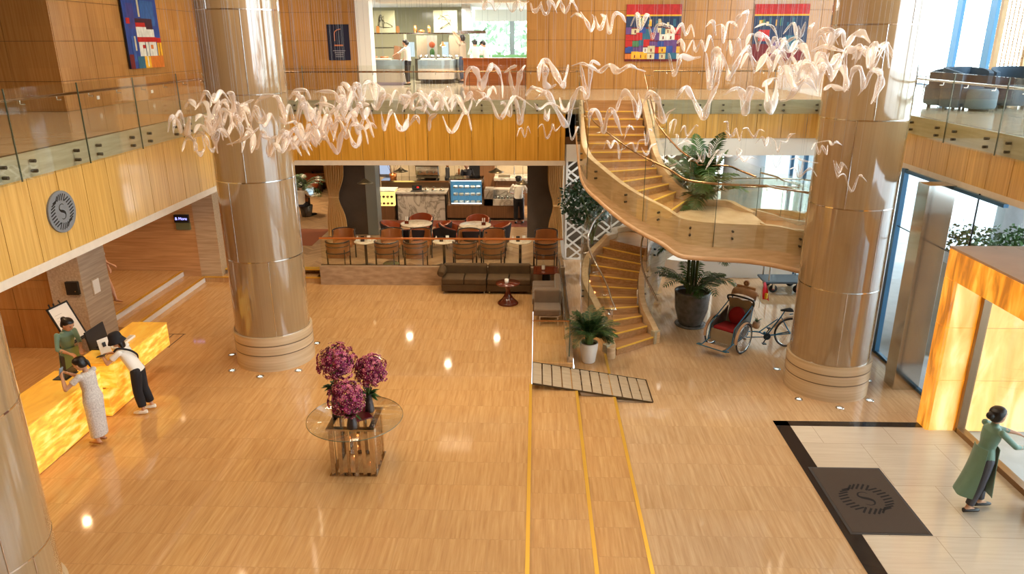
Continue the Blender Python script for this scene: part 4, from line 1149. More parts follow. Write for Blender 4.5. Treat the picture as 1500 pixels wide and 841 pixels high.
for k, w_ in enumerate((.40, .30, .24, .26)): mb.box(-6.31 - w_/2, YW - .0575, 6.34 - .06*k, -6.31 + w_/2, YW - .056, 6.355 - .06*k)
mb.build('small_print', M['ink_pale'], pr)
# ---------------------------------------------------------------- cafe front glass
t = thing('cafe_glass_screen', 'low glass screen with a copper top rail along the cafe plinth', 'glass screen', (-5.8, 18.72, .88))
xs = [-5.78, -4.6, -3.43, -2.27, -1.1, 0.05, .70]
for a, b in zip(xs[:-1], xs[1:]):
    mb = MB(); mb.box(a + .006, 18.714, .885, b - .006, 18.726, 1.62); mb.build('glass_pane', M['glass'], t)
mb = MB(); mb.box(-5.8, 18.70, 1.62, .72, 18.745, 1.66); mb.build('top_rail', M['copper'], t)
mb = MB(); mb.box(-5.8, 18.69, .88, .72, 18.75, .905); mb.build('base_channel', M['steel'], t)
t = thing('corner_glass_screen', 'glass screen enclosing the lounge corner by the ramp', 'glass screen', (.70, 13.7, ZL))
def pane(t, x0, y0, x1, y1, z0, z1):
    mb = MB(); mb.box(x0, y0, z0, x1, y1, z1); mb.build('glass_pane', M['glass'], t)
pane(t, -.03, 13.70, .69, 13.714, ZL + .02, 1.26)
for a, b in ((13.72, 15.3), (15.31, 16.9), (16.91, 18.6)): pane(t, .69, a, .704, b, ZL + .15, 1.30)
mb = MB(); mb.box(-.05, 13.69, 1.26, .71, 13.724, 1.285); mb.build('top_rail', M['bronze'], t)
mb = MB(); mb.tube([(.62, 13.8, 1.12), (.62, 18.6, 1.12)], .02, 8); mb.build('handrail', M['steel'], t)
mb = MB(); mb.box(.685, 13.69, ZL + .14, .71, 13.72, 1.30); mb.build('corner_edge', M['edge'], t)
# ---------------------------------------------------------------- sofas
def cushion(mb, x0, y0, z0, x1, y1, z1): mb.box(x0, y0, z0, x1, y1, z1)
def sofa(label, x0, x1, loc):
    t = thing('lounge_sofa', label, 'sofa', loc, 'brown velvet sofas along the cafe plinth')
    mb = MB(); mb.box(x0, 17.92, .43, x1, 18.56, .62); mb.build('base', M['sofa'], t, bevel=.02)
    xm = (x0 + x1)/2
    for a, b in ((x0, xm), (xm, x1)):
        mb = MB(); mb.box(a + .008, 17.90, .62, b - .008, 18.42, .78); mb.build('seat_cushion', M['sofa'], t, bevel=.035, seg=3)
    mb = MB(); mb.box(x0 + .01, 18.40, .62, x1 - .01, 18.58, 1.03); mb.build('backrest', M['sofa'], t, bevel=.05, seg=3)
    for x in (x0 + .06, x1 - .06):
        for y in (17.98, 18.5):
            mb = MB(); mb.tube([(x, y, ZL), (x, y, .44)], .016, 8); mb.build('leg', M['steel'], t)
    return t
sofa('long brown velvet sofa by the cafe plinth, the half with the rolled bolster', -2.45, -1.28, (-1.85, 18.2, ZL))
sofa('long brown velvet sofa by the cafe plinth, the half next to the corner table', -1.265, -.12, (-.7, 18.2, ZL))
bo = thing('bolster_cushion', 'rolled brown velvet bolster on the outer end of the sofa', 'cushion', (-2.47, 18.3, .78))
mb = MB(); mb.tube([(-2.46, 17.98, .88), (-2.46, 18.05, .885), (-2.46, 18.5, .90), (-2.46, 18.56, .90)], [.07, .105, .105, .07], 16); mb.build('roll', M['sofa'], bo)
M['sofa_lite'] = pm('taupe_velvet', (0.16, 0.10, 0.055), 0.75, var=0.2, scale=5, sheen=0.3)
t = thing('side_sofa', 'taupe sofa set along the corner glass screen', 'sofa', (.3, 17.0, ZL))
mb = MB(); mb.box(-.06, 16.42, .43, .60, 17.85, .62); mb.build('base', M['sofa_lite'], t, bevel=.02)
for a, b in ((16.42, 16.9), (16.91, 17.38), (17.39, 17.85)):
    mb = MB(); mb.box(-.08, a, .62, .50, b, .78); mb.build('seat_cushion', M['sofa_lite'], t, bevel=.035, seg=3)
mb = MB(); mb.box(.48, 16.42, .62, .62, 17.85, .98); mb.build('backrest', M['sofa_lite'], t, bevel=.04, seg=3)
t = thing('lounge_armchair', 'taupe armchair with pale wooden legs by the corner glass', 'armchair', (.3, 16.0, ZL))
mb = MB(); mb.box(-.03, 15.72, .60, .58, 16.36, .76); mb.build('seat_cushion', M['sofa_lite'], t, bevel=.035, seg=3)
mb = MB(); mb.box(-.03, 16.22, .70, .58, 16.38, 1.08); mb.build('backrest', M['sofa_lite'], t, bevel=.04, seg=3)
for x in (.10, .52):
    for y in (15.76, 16.32):
        mb = MB(); mb.bar((x, y, ZL), (x, y, .62), .035, .035); mb.build('leg', M['plank'], t)
mb = MB(); mb.bar((.10, 15.76, .58), (.52, 15.76, .58), .03, .03); mb.build('apron', M['plank'], t)
t = thing('pedestal_side_table', 'mahogany side table with a flared round pedestal before the sofa', 'side table', (-.69, 17.25, ZL))
c = (-.69, 17.25, ZL)
mb = MB(); mb.lathe([(.26, 0), (.265, .02), (.24, .05), (.16, .12), (.09, .22), (.06, .34), (.07, .46), (.12, .50)], 32, c); mb.build('pedestal', M['mahogany'], t)
mb = MB(); mb.lathe([(.12, .50), (.29, .515), (.305, .53), (.30, .55), (0, .55)], 36, c); mb.build('table_top', M['mahogany'], t)
def candle(x, y, z, label, h=.10):
    t = thing('candle_holder', label, 'candle holder', (x, y, z))
    mb = MB(); mb.lathe([(.0, 0), (.045, 0), (.05, .01), (.052, h), (.046, h), (.044, .02), (0, .02)], 20, (x, y, z)); mb.build('cup', M['pot_white'], t)
    mb = MB(); mb.lathe([(.040, .02), (.040, h*.6), (0, h*.6)], 14, (x, y, z)); mb.build('candle', M['marble_top'], t)
candle(-.72, 17.22, ZL + .55, 'small white candle cup on the mahogany pedestal table')
t = thing('corner_table', 'square dark mahogany corner table between the two sofas', 'side table', (.28, 18.2, ZL))
mb = MB(); mb.box(-.06, 17.95, .90, .60, 18.56, .94); mb.build('table_top', M['mahogany'], t, bevel=.008)
mb = MB(); mb.lathe([(.2, 0), (.2, .02), (.12, .06), (.10, .54)], 20, (.28, 18.25, ZL)); mb.build('pedestal', M['black'], t)
t = thing('glass_bottle', 'clear bottle with a white label on the mahogany corner table', 'bottle', (.2, 18.2, .94))
mb = MB(); mb.lathe([(0, 0), (.04, 0), (.042, .02), (.042, .16), (.018, .22), (.016, .30), (0, .30)], 16, (.2, 18.2, .94)); mb.build('bottle_glass', M['glass_clear'], t)
mb = MB(); mb.lathe([(.0435, .03), (.0435, .13)], 16, (.2, 18.2, .94), cap=False); mb.build('paper_label', M['white_paper'], t)
# ---------------------------------------------------------------- cafe chairs
def make_cafe_chair():
    t = thing('cafe_armchair', 'tan leather cafe armchair with a black tube frame', 'armchair')
    mb = MB(); mb.box(-.27, -.25, .36, .27, .27, .47); mb.build('seat', M['leather_tan'], t, bevel=.03, seg=3)
    mb = MB()
    rows = []
    for z in (.40, .60, .80):
        rows.append([(.30*math.sin(a), .02 - .30*math.cos(a) - (z-.4)*.12, z) for a in [R(-95 + 190*k/14) for k in range(15)]])
    mb.sheet(rows, .045); mb.build('backrest', M['leather_tan'], t)
    mb = MB(); top = [(.315*math.sin(a), .02 - .315*math.cos(a) - .05, .81) for a in [R(-95 + 190*k/14) for k in range(15)]]
    mb.tube([(top[0][0], top[0][1], .0)] + top + [(top[-1][0], top[-1][1], .0)], .021, 6); mb.tube([(v[0], v[1] - .02, .52) for v in top], .016, 6); mb.tube([(v[0], v[1] - .015, .70) for v in top], .012, 6); mb.build('tube_frame', M['black'], t)
    for x in (-.24, .24):
        mb = MB(); mb.tube([(x, -.28, .62), (x*.98, -.29, 0)], .014, 6); mb.build('leg', M['black'], t)
    return t
ch = make_cafe_chair()
front = [(496, 0), (567, 0), (609, 0), (681, 0), (722, 0), (799, 0)]
first = True
labs = ['first from the steps', 'left of the pair by the green pouf', 'right of the pair by the green pouf', 'left of the pair behind the sofa', 'right of the pair behind the sofa', 'beside the ochre curtain']
for (px, _), lb in zip(front, labs):
    p = at(px, 372, Y=19.12)
    lab = 'tan cafe armchair backing onto the cafe glass, ' + lb
    if first: ch.location = (p.x, 19.12, ZC); ch['label'] = lab; tag(ch, group='tan cafe armchairs along the glass'); first = False
    else: copy_tree(ch, (p.x, 19.12, ZC), 0, lab, 'tan cafe armchairs along the glass')
for (px, lb) in zip((504, 574, 616, 687, 724, 800), ('first from the steps', 'second from the steps', 'third from the steps', 'third from the curtain', 'second from the curtain', 'beside the curtain')):
    p = at(px, 350, Y=20.25)
    copy_tree(ch, (p.x, 20.25, ZC), PI, 'tan cafe armchair facing the glass in the second row, ' + lb, 'second row of tan cafe armchairs')
M['pouf'] = pm('sage_pouf', (0.22, 0.22, 0.09), .8)
t = thing('green_pouf', 'low round sage green pouf behind the cafe glass', 'pouf', (-3.7, 18.98, ZC))
mb = MB(); pp = at(572, 386, Y=18.92); mb.lathe([(0, 0), (.2, 0), (.22, .03), (.22, .2), (.19, .23), (0, .24)], 24, (pp.x, 18.99, ZC)); mb.build('cushion', M['pouf'], t)
t.location = (pp.x, 18.99, ZC); t.children[0].location = (-pp.x + t.children[0].location.x + (-3.7), 0, 0) if False else t.children[0].location
for c_ in t.children: 
    for v in c_.data.vertices: v.co.x -= (pp.x + 3.7); v.co.y -= .01
# pedestal tables
def ped_table(x, y, label, r=.31, h=.73):
    t = thing('pedestal_table', label, 'table', (x, y, ZC))
    mb = MB(); mb.lathe([(.24, 0), (.24, .015), (.05, .03), (.038, .05), (.038, h-.04), (.09, h-.03)], 24, (x, y, ZC)); mb.build('pedestal', M['black'], t)
    mb = MB(); mb.lathe([(0, h-.03), (r-.01, h-.03), (r, h-.02), (r, h-.005), (r-.01, h), (0, h)], 32, (x, y, ZC)); mb.build('table_top', M['marble_top'], t)
    return t
def napkin(x, y, z, label, rz=0):
    t = thing('folded_napkin', label, 'napkin', (x, y, z))
    mb = MB(); mb.M = Matrix.Translation((x, y, z)) @ Matrix.Rotation(rz, 4, 'Z')
    mb.add([(-.07,-.03,0),(.07,-.03,0),(0,.05,0),(0,0,.16)], [(0,1,3),(1,2,3),(2,0,3),(0,2,1)]); mb.build('cloth', M['white_cloth'], t)
def menu(x, y, z, label, dark=True, w=.10):
    t = thing('menu_card', label, 'menu card', (x, y, z))
    mb = MB(); mb.M = Matrix.Translation((x, y, z))
    mb.add([(-w/2,-.03,0),(w/2,-.03,0),(w/2,0,.15),(-w/2,0,.15),(-w/2,.03,0),(w/2,.03,0)], [(0,1,2,3),(5,4,3,2),(0,3,4),(1,5,2)]); mb.build('card', M['blackp'] if dark else M['white_paper'], t)
names = ['nearest the steps', 'in the middle, behind the bolster', 'nearest the curtain']
for px, nm in zip((535, 650, 762), names):
    p = at(px, 353, Z=ZC + .73)
    ped_table(p.x, p.y, 'small pale-topped pedestal table in the front cafe row, ' + nm)
    menu(p.x - .06, p.y - .05, ZC + .73, 'dark menu card on the pedestal table ' + nm)
    menu(p.x + .10, p.y + .02, ZC + .73, 'white card on the pedestal table ' + nm, False, .09)
    napkin(p.x - .2, p.y - .02, ZC + .73, 'white folded napkin on the pedestal table ' + nm)
# round tables with tub chairs
def make_tub():
    t = thing('tub_chair', 'rust leather tub chair', 'armchair')
    rows_i = []; 
    def shell(r0, r1, z0, z1, e):
        rows = []
        for k in range(4):
            f = k/3; row = []
            for j in range(19):
                a = R(-120 + 240*j/18); h = z0 + (z1 - z0)*f
                hh = h if f == 0 else z0 + (z1 - .16*abs(a/R(120))**1.6 - z0)*f
                rr = r0 + (r1 - r0)*f
                row.append(((rr+e)*math.sin(a), -(rr+e)*math.cos(a)*.95, hh))
            rows.append(row)
        return rows
    mb = MB(); mb.sheet(shell(.27, .35, .26, .82, 0), .03); mb.build('inner_back', M['leather_red'], t)
    mb = MB(); mb.sheet(shell(.27, .35, .24, .80, .035), .03); mb.build('outer_shell', M['charcoal'], t)
    mb = MB(); mb.lathe([(0, .26), (.27, .26), (.285, .40), (.24, .45), (0, .455)], 24); mb.build('seat', M['leather_red'], t)
    for x, y in ((-.2, -.2), (.2, -.2), (-.2, .2), (.2, .2)):
        mb = MB(); mb.tube([(x, y, .28), (x*1.15, y*1.15, 0)], [.018, .01], 8); mb.build('leg', M['black'], t)
    return t
tub = make_tub(); used = False
def put_tub(x, y, rz, label, grp, z=ZC):
    global used
    if not used: tub.location = (x, y, z); tub.rotation_euler = (0, 0, rz); tub['label'] = label; tub['group'] = grp; used = True
    else: copy_tree(tub, (x, y, z), rz, label, grp)
for px, py, nm in ((610, 327, 'the round table before the marble counter'), (696, 329, 'the round table before the cake case')):
    p = at(px, py, Z=ZC + .74); r = .48
    ped_table(p.x, p.y, 'large round pale-topped cafe table, ' + nm.replace('the round table ', ''), r, .74)
    for dx, dy, rz, lb in ((-.72, -.05, R(-90), 'its left side'), (.72, -.05, R(90), 'its right side'), (.02, .78, PI, 'its far side'), (.05, -.72, 0, 'its near side')):
        put_tub(p.x + dx, p.y + dy, rz, 'rust tub chair at %s of the table %s' % (lb, nm.replace('the round table ', '')), 'tub chairs round the cafe tables')
    dxx = -.28 if px < 650 else .26
    t = thing('red_caddy', 'small red condiment caddy on ' + nm, 'caddy', (p.x + dxx, p.y - .05, ZC + .74))
    mb = MB(); mb.box(p.x + dxx - .06, p.y - .10, ZC + .74, p.x + dxx + .06, p.y, ZC + .83); mb.build('box', M['mahogany'], t, bevel=.005)
    for k in range(2):
        mb = MB(); mb.tube([(p.x + dxx - .03 + .05*k, p.y - .05, ZC + .80), (p.x + dxx - .03 + .06*k, p.y - .05, ZC + .95)], .015, 8); mb.build('sachet', M['white_paper'], t)
# far-left seating seen past the column
for px, py, rz, lb in ((457, 284, R(230), 'near'), (471, 274, R(245), 'far')):
    p = at(px, py, Z=ZC); put_tub(p.x, p.y, rz, 'rust tub chair by the potted palm in the far cafe corner, %s one' % lb, 'tub chairs in the far cafe corner')
p = at(468, 276, Z=ZC + .1); copy_tree(ch, (p.x, p.y, ZC), R(70), 'tan armchair side-on at the laptop table far left in the cafe', 'tan armchairs at the laptop table')
p = at(452, 300, Z=ZC + .4); copy_tree(ch, (p.x - .3, p.y, ZC), R(0), 'tan armchair whose back faces us at the laptop table', 'tan armchairs at the laptop table')
p = at(452, 285, Z=ZC + .73); lp = (p.x, p.y); ped_table(p.x, p.y, 'dark-edged table with a lit laptop far left in the cafe', .42)
t = thing('lit_laptop', 'open laptop with a bright screen on the far left cafe table', 'laptop', (lp[0], lp[1], ZC + .73))
mb = MB(); mb.cbox((lp[0], lp[1] - .05, ZC + .74), (.32, .22, .015)); mb.build('keyboard_base', M['steel'], t)
mb = MB(); mb.cbox((lp[0], lp[1] + .09, ZC + .85), (.32, .012, .21), (R(-12), 0, 0)); mb.build('screen_lid', emis('laptop_screen', (.65, .85, 1), 1.1), t)
# ---------------------------------------------------------------- curtains
def curtain(x, y, z0, z1, w, label, tie, flip=1):
    t = thing('tied_curtain', label, 'curtain', (x, y, z0))
    rows = []
    for k in range(17):
        f = k/16; z = z1 + (z0 - z1)*f
        g = math.exp(-((f - tie)/.16)**2)
        ww = w*(1 - .50*g); sx = flip*w*(.12*g + .10*(f > tie)*(f - tie))
        rows.append([(x + sx + ww*(j/40 - .5), y + .05*math.sin(j*1.25)*(1 - .5*g), z) for j in range(41)])
    mb = MB(); mb.sheet(rows, .012); mb.build('cloth', M['curtain'], t)
    zt = z1 + (z0 - z1)*tie
    mb = MB(); mb.box(x + flip*w*.12 - w*.25, y - .06, zt - .03, x + flip*w*.12 + w*.25, y + .06, zt + .03); mb.build('tie_band', M['curtain'], t, bevel=.01)
    return t
a = at(493, 300, Y=22.6)
curtain(a.x, 22.6, ZC + .02, 3.5, .62, 'tied ochre curtain beside the grey pier on the left of the cafe', .55, -1)
a = at(813, 300, Y=22.35)
curtain(a.x, 22.35, ZC + .02, 3.5, .46, 'tied ochre curtain at the right end of the cafe by the lattice', .62, 1)
# ---------------------------------------------------------------- pendant lamps
def pendant(px, py, Y, label, r=.26):
    p = at(px, py, Y=Y)
    t = thing('pendant_lamp', label, 'pendant lamp', (p.x, Y, p.z))
    mb = MB(); mb.lathe([(.03, .13), (.05, .11), (r*.6, .04), (r, .0), (r-.01, -.008), (r*.55, .02), (.03, .09)], 28, (p.x, Y, p.z), cap=False); mb.build('lamp_shade', M['bronze_lamp'], t)
    mb = MB(); mb.tube([(p.x, Y, p.z + .12), (p.x, Y, 3.52)], .006, 6); mb.build('cord', M['black'], t)
    mb = MB(); mb.ell((p.x, Y, p.z + .035), .035, 10, 8); mb.build('bulb', M['bulb'], t)
M['bronze_lamp'] = pm('aged_bronze', (.16, .12, .07), .35, .7)
M['bulb'] = emis('warm_bulb', (1, .75, .45), 5)
pendant(535, 268, 21.6, 'wide bronze pendant lamp hanging before the grey pier', .24)
pendant(587, 251, 24.4, 'wide bronze pendant lamp hanging over the yellow pastry case')
pendant(727, 252, 24.4, 'wide bronze pendant lamp hanging beside the cake case')
pendant(766, 269, 24.0, 'wide bronze pendant lamp hanging over the waiter with a cap')
# ---------------------------------------------------------------- counters
t = thing('marble_counter', 'white veined marble cafe counter with a waterfall front', 'counter', (-4.0, 25.2, ZC))
mb = MB(); mb.box(-4.84, 24.95, ZC, -3.18, 25.0, 1.58); mb.build('front_slab', M['marble'], t)
mb = MB(); mb.box(-4.90, 24.88, 1.60, -3.10, 25.65, 1.66); mb.build('counter_top', M['marble'], t, bevel=.004)
mb = MB(); mb.box(-4.90, 24.92, ZC, -4.845, 25.6, 1.6); mb.box(-3.175, 24.92, ZC, -3.13, 25.6, 1.6); mb.box(-4.84, 24.93, 1.58, -3.18, 24.99, 1.6); mb.build('dark_frame', M['black'], t)
mb = MB(); mb.box(-4.84, 25.0, ZC, -3.18, 25.6, 1.58); mb.build('carcass', M['slat_wood'], t)
M['case_glow'] = emis('yellow_case_light', (1.0, .72, .20), 1.5)
t = thing('pastry_case', 'yellow lit glass pastry case left of the marble counter', 'display case', (-5.3, 25.0, ZC))
mb = MB(); mb.box(-5.75, 25.0, ZC, -4.95, 25.7, 1.14); mb.build('wooden_base', M['slat_wood'], t)
mb = MB(); mb.box(-5.72, 25.66, 1.15, -4.96, 25.7, 1.66); mb.box(-5.72, 25.02, 1.15, -4.96, 25.66, 1.17); mb.build('lit_lining', M['case_glow'], t)
mb = MB(); mb.box(-5.72, 25.02, 1.40, -4.96, 25.5, 1.41); mb.build('shelf', M['glass_clear'], t)
mb = MB(); mb.box(-5.72, 25.0, 1.17, -4.96, 25.012, 1.66); mb.build('front_glass', M['glass_clear'], t)
mb = MB(); mb.box(-5.75, 24.98, 1.66, -4.94, 25.7, 1.69); mb.build('top', M['white'], t)
pq = random.Random(5)
for z, n_ in ((1.17, 5), (1.41, 5)):
    for k in range(n_):
        x = -5.64 + .14*k
        tt = tag(thing('pastry', '', 'pastry', (x, 25.15, z)), 'small pastry on the %s of the yellow case' % ('floor' if z < 1.3 else 'glass shelf'), group='pastries in the yellow case, ' + ('lower' if z < 1.3 else 'upper'))
        mb = MB(); mb.ell((x, 25.15, z + .04), (.05, .06, .04), 10, 6); mb.build('bun', M['leather_tan'] if k % 2 else M['mahogany'], tt)
t = thing('wooden_counter', 'long reeded oak counter base below the cake case', 'counter', (-1.7, 25.0, ZC))
mb = MB(); mb.box(-3.12, 24.98, ZC + .08, -.42, 25.65, 1.18); mb.build('reeded_front', M['slat_wood'], t)
mb = MB(); mb.box(-3.12, 25.05, ZC, -.42, 25.6, ZC + .08); mb.build('kick_plate', M['black'], t)
mb = MB(); mb.box(-1.80, 24.95, 1.19, -.42, 25.0, 1.42); mb.box(-1.80, 25.25, 1.19, -.42, 25.65, 1.70); mb.box(-1.8, 24.95, 1.19, -1.5, 25.65, 1.72); mb.build('marble_ledge', M['marble'], t)
t = thing('cake_display_case', 'blue-white lit refrigerated cake case on the oak counter', 'display case', (-2.4, 25.0, 1.18))
mb = MB(); mb.box(-3.02, 24.98, 1.19, -1.84, 25.6, 1.24); mb.box(-3.02, 24.98, 2.06, -1.84, 25.6, 2.12); mb.box(-3.02, 24.98, 1.24, -2.97, 25.6, 2.06); mb.box(-1.89, 24.98, 1.24, -1.84, 25.6, 2.06); mb.build('housing', M['steel'], t)
M['case_blue'] = emis('cool_case_light', (.16, .42, .62), .55)
mb = MB(); mb.box(-2.97, 25.52, 1.24, -1.89, 25.56, 2.06); mb.build('lit_back', M['case_blue'], t)
mb = MB(); mb.box(-2.96, 25.0, 1.26, -1.90, 25.012, 2.04); mb.build('front_glass', M['glass_clear'], t)
M['led'] = emis('white_strip_light', (.85, .95, 1), 5)
mb = MB(); mb.box(-2.95, 25.05, 2.03, -1.91, 25.08, 2.05); mb.build('strip_light', M['led'], t)
mb = MB(); mb.box(-2.95, 25.02, 1.245, -1.91, 25.04, 1.26); mb.build('lower_strip_light', M['led'], t)
for z in (1.50, 1.76):
    mb = MB(); mb.box(-2.96, 25.05, z, -1.90, 25.48, z + .012); mb.build('shelf', M['glass_clear'], t)
for z, lb in ((1.24, 'bottom'), (1.512, 'middle'), (1.772, 'top')):
    for k in range(5):
        x = -2.82 + .2*k
        tt = tag(thing('cake', '', 'cake', (x, 25.25, z)), 'small cake on the %s shelf of the blue case' % lb, group='cakes on the %s shelf' % lb)
        mb = MB(); mb.lathe([(0, 0), (.085, 0), (.085, .06), (.07, .075), (0, .08)], 14, (x, 25.2, z)); mb.build('sponge', M['white_cloth'] if (k+int(z*10)) % 4 else M['marble_top'], tt)
# bottles in the right counter rack
M['bottle_green'] = pm('green_bottle_glass', (.015, .05, .02), .08)
M['bottle_amber'] = pm('amber_bottle_glass', (.16, .05, .01), .08)
def bottle(x, y, z, label, grp, mat, h=.30):
    tt = tag(thing('bottle', '', 'bottle', (x, y, z)), label, group=grp)
    mb = MB(); mb.lathe([(0, 0), (.036, 0), (.038, .02), (.038, h*.58), (.014, h*.75), (.013, h), (0, h)], 12, (x, y, z)); mb.build('bottle_body', mat, tt)
    mb = MB(); mb.lathe([(.015, h-.05), (.015, h+.005), (0, h+.005)], 8, (x, y, z)); mb.build('bottle_cap', M['steel'], tt)
for k in range(8):
    bottle(-1.44 + .105*k, 25.1, 1.19, 'dark wine bottle standing in the marble counter recess', 'bottles in the counter recess, front row', M['bottle_green'] if k < 5 else M['bottle_amber'])
    bottle(-1.40 + .105*k, 25.2, 1.19, 'dark wine bottle behind the front row in the counter recess', 'bottles in the counter recess, rear row', M['bottle_green'] if k % 3 else M['bottle_amber'])
# items on the marble counter
t = thing('card_reader', 'black till screen with red digits on the marble counter', 'till', (-4.2, 25.3, 1.66))
mb = MB(); mb.cbox((-4.2, 25.35, 1.74), (.34, .1, .14), (R(-20), 0, 0)); mb.build('screen', M['blackp'], t, bevel=.005)
mb = MB(); mb.cbox((-4.16, 25.29, 1.76), (.07, .01, .04), (R(-20), 0, 0)); mb.build('red_digits', emis('red_digits', (1, .03, .02), 2), t)
t = thing('black_tray', 'flat black tray on the marble counter edge', 'tray', (-4.15, 25.1, 1.66))
mb = MB(); mb.box(-4.38, 25.0, 1.66, -3.92, 25.2, 1.675); mb.build('tray', M['blackp'], t, bevel=.004)
for x, lb in ((-3.85, 'nearest the till'), (-3.58, 'middle'), (-3.30, 'nearest the cake case')):
    t = thing('cake_dome', 'glass domed plate of pastries on the marble counter, ' + lb, 'cake dome', (x, 25.2, 1.66))
    mb = MB(); mb.lathe([(0, 0), (.07, 0), (.07, .01), (.11, .02), (.11, .028), (0, .028)], 20, (x, 25.2, 1.66)); mb.build('plate', M['white'], t)
    mb = MB(); mb.lathe([(.10, .03), (.10, .07), (.07, .12), (.02, .15), (.015, .17), (0, .17)], 20, (x, 25.2, 1.66), cap=False); mb.build('dome', M['glass_clear'], t)
    mb = MB(); mb.ell((x - .03, 25.2, 1.71), (.04, .05, .03), 8, 6); mb.build('cookie', M['leather_tan'], t)
# back bar
t = thing('back_bar_counter', 'long stainless back bar carrying the espresso machine', 'counter', (-3.5, 27.8, ZC))
mb = MB(); mb.box(-5.9, 27.4, ZC, -2.2, 28.32, 1.56); mb.build('carcass', M['taupe'], t)
mb = MB(); mb.box(-5.9, 27.35, 1.56, -2.2, 28.32, 1.62); mb.build('counter_top', M['steel'], t)
t = thing('back_bar_counter', 'white marble back shelf counter with a tap on the right of the cafe', 'counter', (-.7, 27.8, ZC))
mb = MB(); mb.box(-1.55, 27.4, ZC, .2, 28.32, 1.62); mb.build('carcass', M['slat_wood'], t)
mb = MB(); mb.box(-1.6, 27.35, 1.62, .22, 28.32, 1.72); mb.build('counter_top', M['marble'], t)
t = thing('bar_tap', 'curved steel tap on the right-hand marble back counter', 'tap', (-.85, 27.9, 1.72))
mb = MB(); mb.tube(crom([(-.85, 28.0, 1.72), (-.85, 28.0, 2.1), (-.78, 27.95, 2.2), (-.7, 27.9, 2.12)], 5), .018, 8); mb.build('spout', M['steel'], t)
t = thing('bar_sink_tray', 'dark steel draining tray beside the bar tap', 'tray', (-1.2, 27.8, 1.72))
mb = MB(); mb.box(-1.45, 27.5, 1.72, -1.0, 28.0, 1.735); mb.build('tray', M['black_steel'], t)
em = thing('espresso_machine', 'wide chrome espresso machine on the back bar', 'coffee machine', (-4.1, 27.8, 1.62))
x0, x1 = -4.62, -3.72
mb = MB(); mb.box(x0, 27.65, 1.76, x1, 28.15, 2.14); mb.build('body', M['steel'], em, bevel=.03)
mb = MB(); mb.box(x0 + .03, 27.6, 1.68, x1 - .03, 28.15, 1.75); mb.build('drip_tray', M['black_steel'], em)
mb = MB(); mb.box(x0 - .02, 27.6, 2.14, x1 + .02, 28.2, 2.18); mb.build('cup_rail', M['bronze_lamp'], em)
for k in range(3):
    mb = MB(); x = x0 + .2 + .25*k; mb.tube([(x, 27.66, 1.92), (x, 27.58, 1.92), (x, 27.58, 1.86)], .03, 10); mb.build('group_head', M['black_steel'], em)
for x in (x0 + .1, x1 - .1):
    for y in (27.7, 28.1):
        mb = MB(); mb.tube([(x, y, 1.62), (x, y, 1.7)], .02, 8); mb.build('foot', M['steel'], em)
for k in range(5):
    tt = tag(thing('coffee_cup', '', 'cup', (x0 + .12 + .16*k, 27.85, 2.18)), 'small cup stacked on top of the espresso machine', group='cups on the espresso machine')
    mb = MB(); mb.lathe([(0, 0), (.03, 0), (.045, .06), (.04, .06), (.027, .01), (0, .01)], 12, (x0 + .12 + .16*k, 27.85, 2.18)); mb.build('cup', M['leather_red'] if k == 1 else M['pot_white'], tt)
g = thing('coffee_grinder', 'tall black coffee grinder beside the espresso machine', 'coffee grinder', (-3.4, 27.8, 1.62))
mb = MB(); mb.lathe([(0, 0), (.12, 0), (.12, .05), (.08, .1), (.085, .4), (.05, .45)], 20, (-3.4, 27.8, 1.62)); mb.build('body', M['blackp'], g)
mb = MB(); mb.lathe([(.04, .45), (.1, .62), (.1, .65), (0, .66)], 20, (-3.4, 27.8, 1.62)); mb.build('hopper', M['bottle_amber'], g)
t = thing('flask_rack', 'low steel rack of utensils at the right end of the back bar', 'rack', (-2.7, 27.8, 1.62))
mb = MB(); mb.box(-3.1, 27.6, 1.62, -2.4, 28.1, 1.8); mb.build('rack_box', M['black_steel'], t, bevel=.01)
bottle(-2.95, 27.7, 1.80, 'amber bottle on the utensil rack', 'utensil rack bottles', M['bottle_amber'])
bottle(-2.6, 27.8, 1.80, 'tall white bottle on the utensil rack', 'utensil rack bottles', M['pot_white'])
t = thing('copper_bucket', 'red copper bucket with bare twigs above the pastry case', 'bucket', (-5.55, 27.8, 1.62))
mb = MB(); mb.lathe([(0, 0), (.12, 0), (.15, .2), (.14, .2), (.11, .02), (0, .02)], 20, (-5.5, 27.75, 1.62)); mb.build('bucket', M['copper'], t)
for k in range(6):
    a_ = k*1.05; mb = MB(); mb.tube([(-5.5, 27.75, 1.66), (-5.5 + .12*math.cos(a_), 27.75 + .1*math.sin(a_), 1.95), (-5.5 + .3*math.cos(a_), 27.75 + .15*math.sin(a_), 2.35)], [.008, .006, .003], 5); mb.build('twig', M['mahogany'], t)
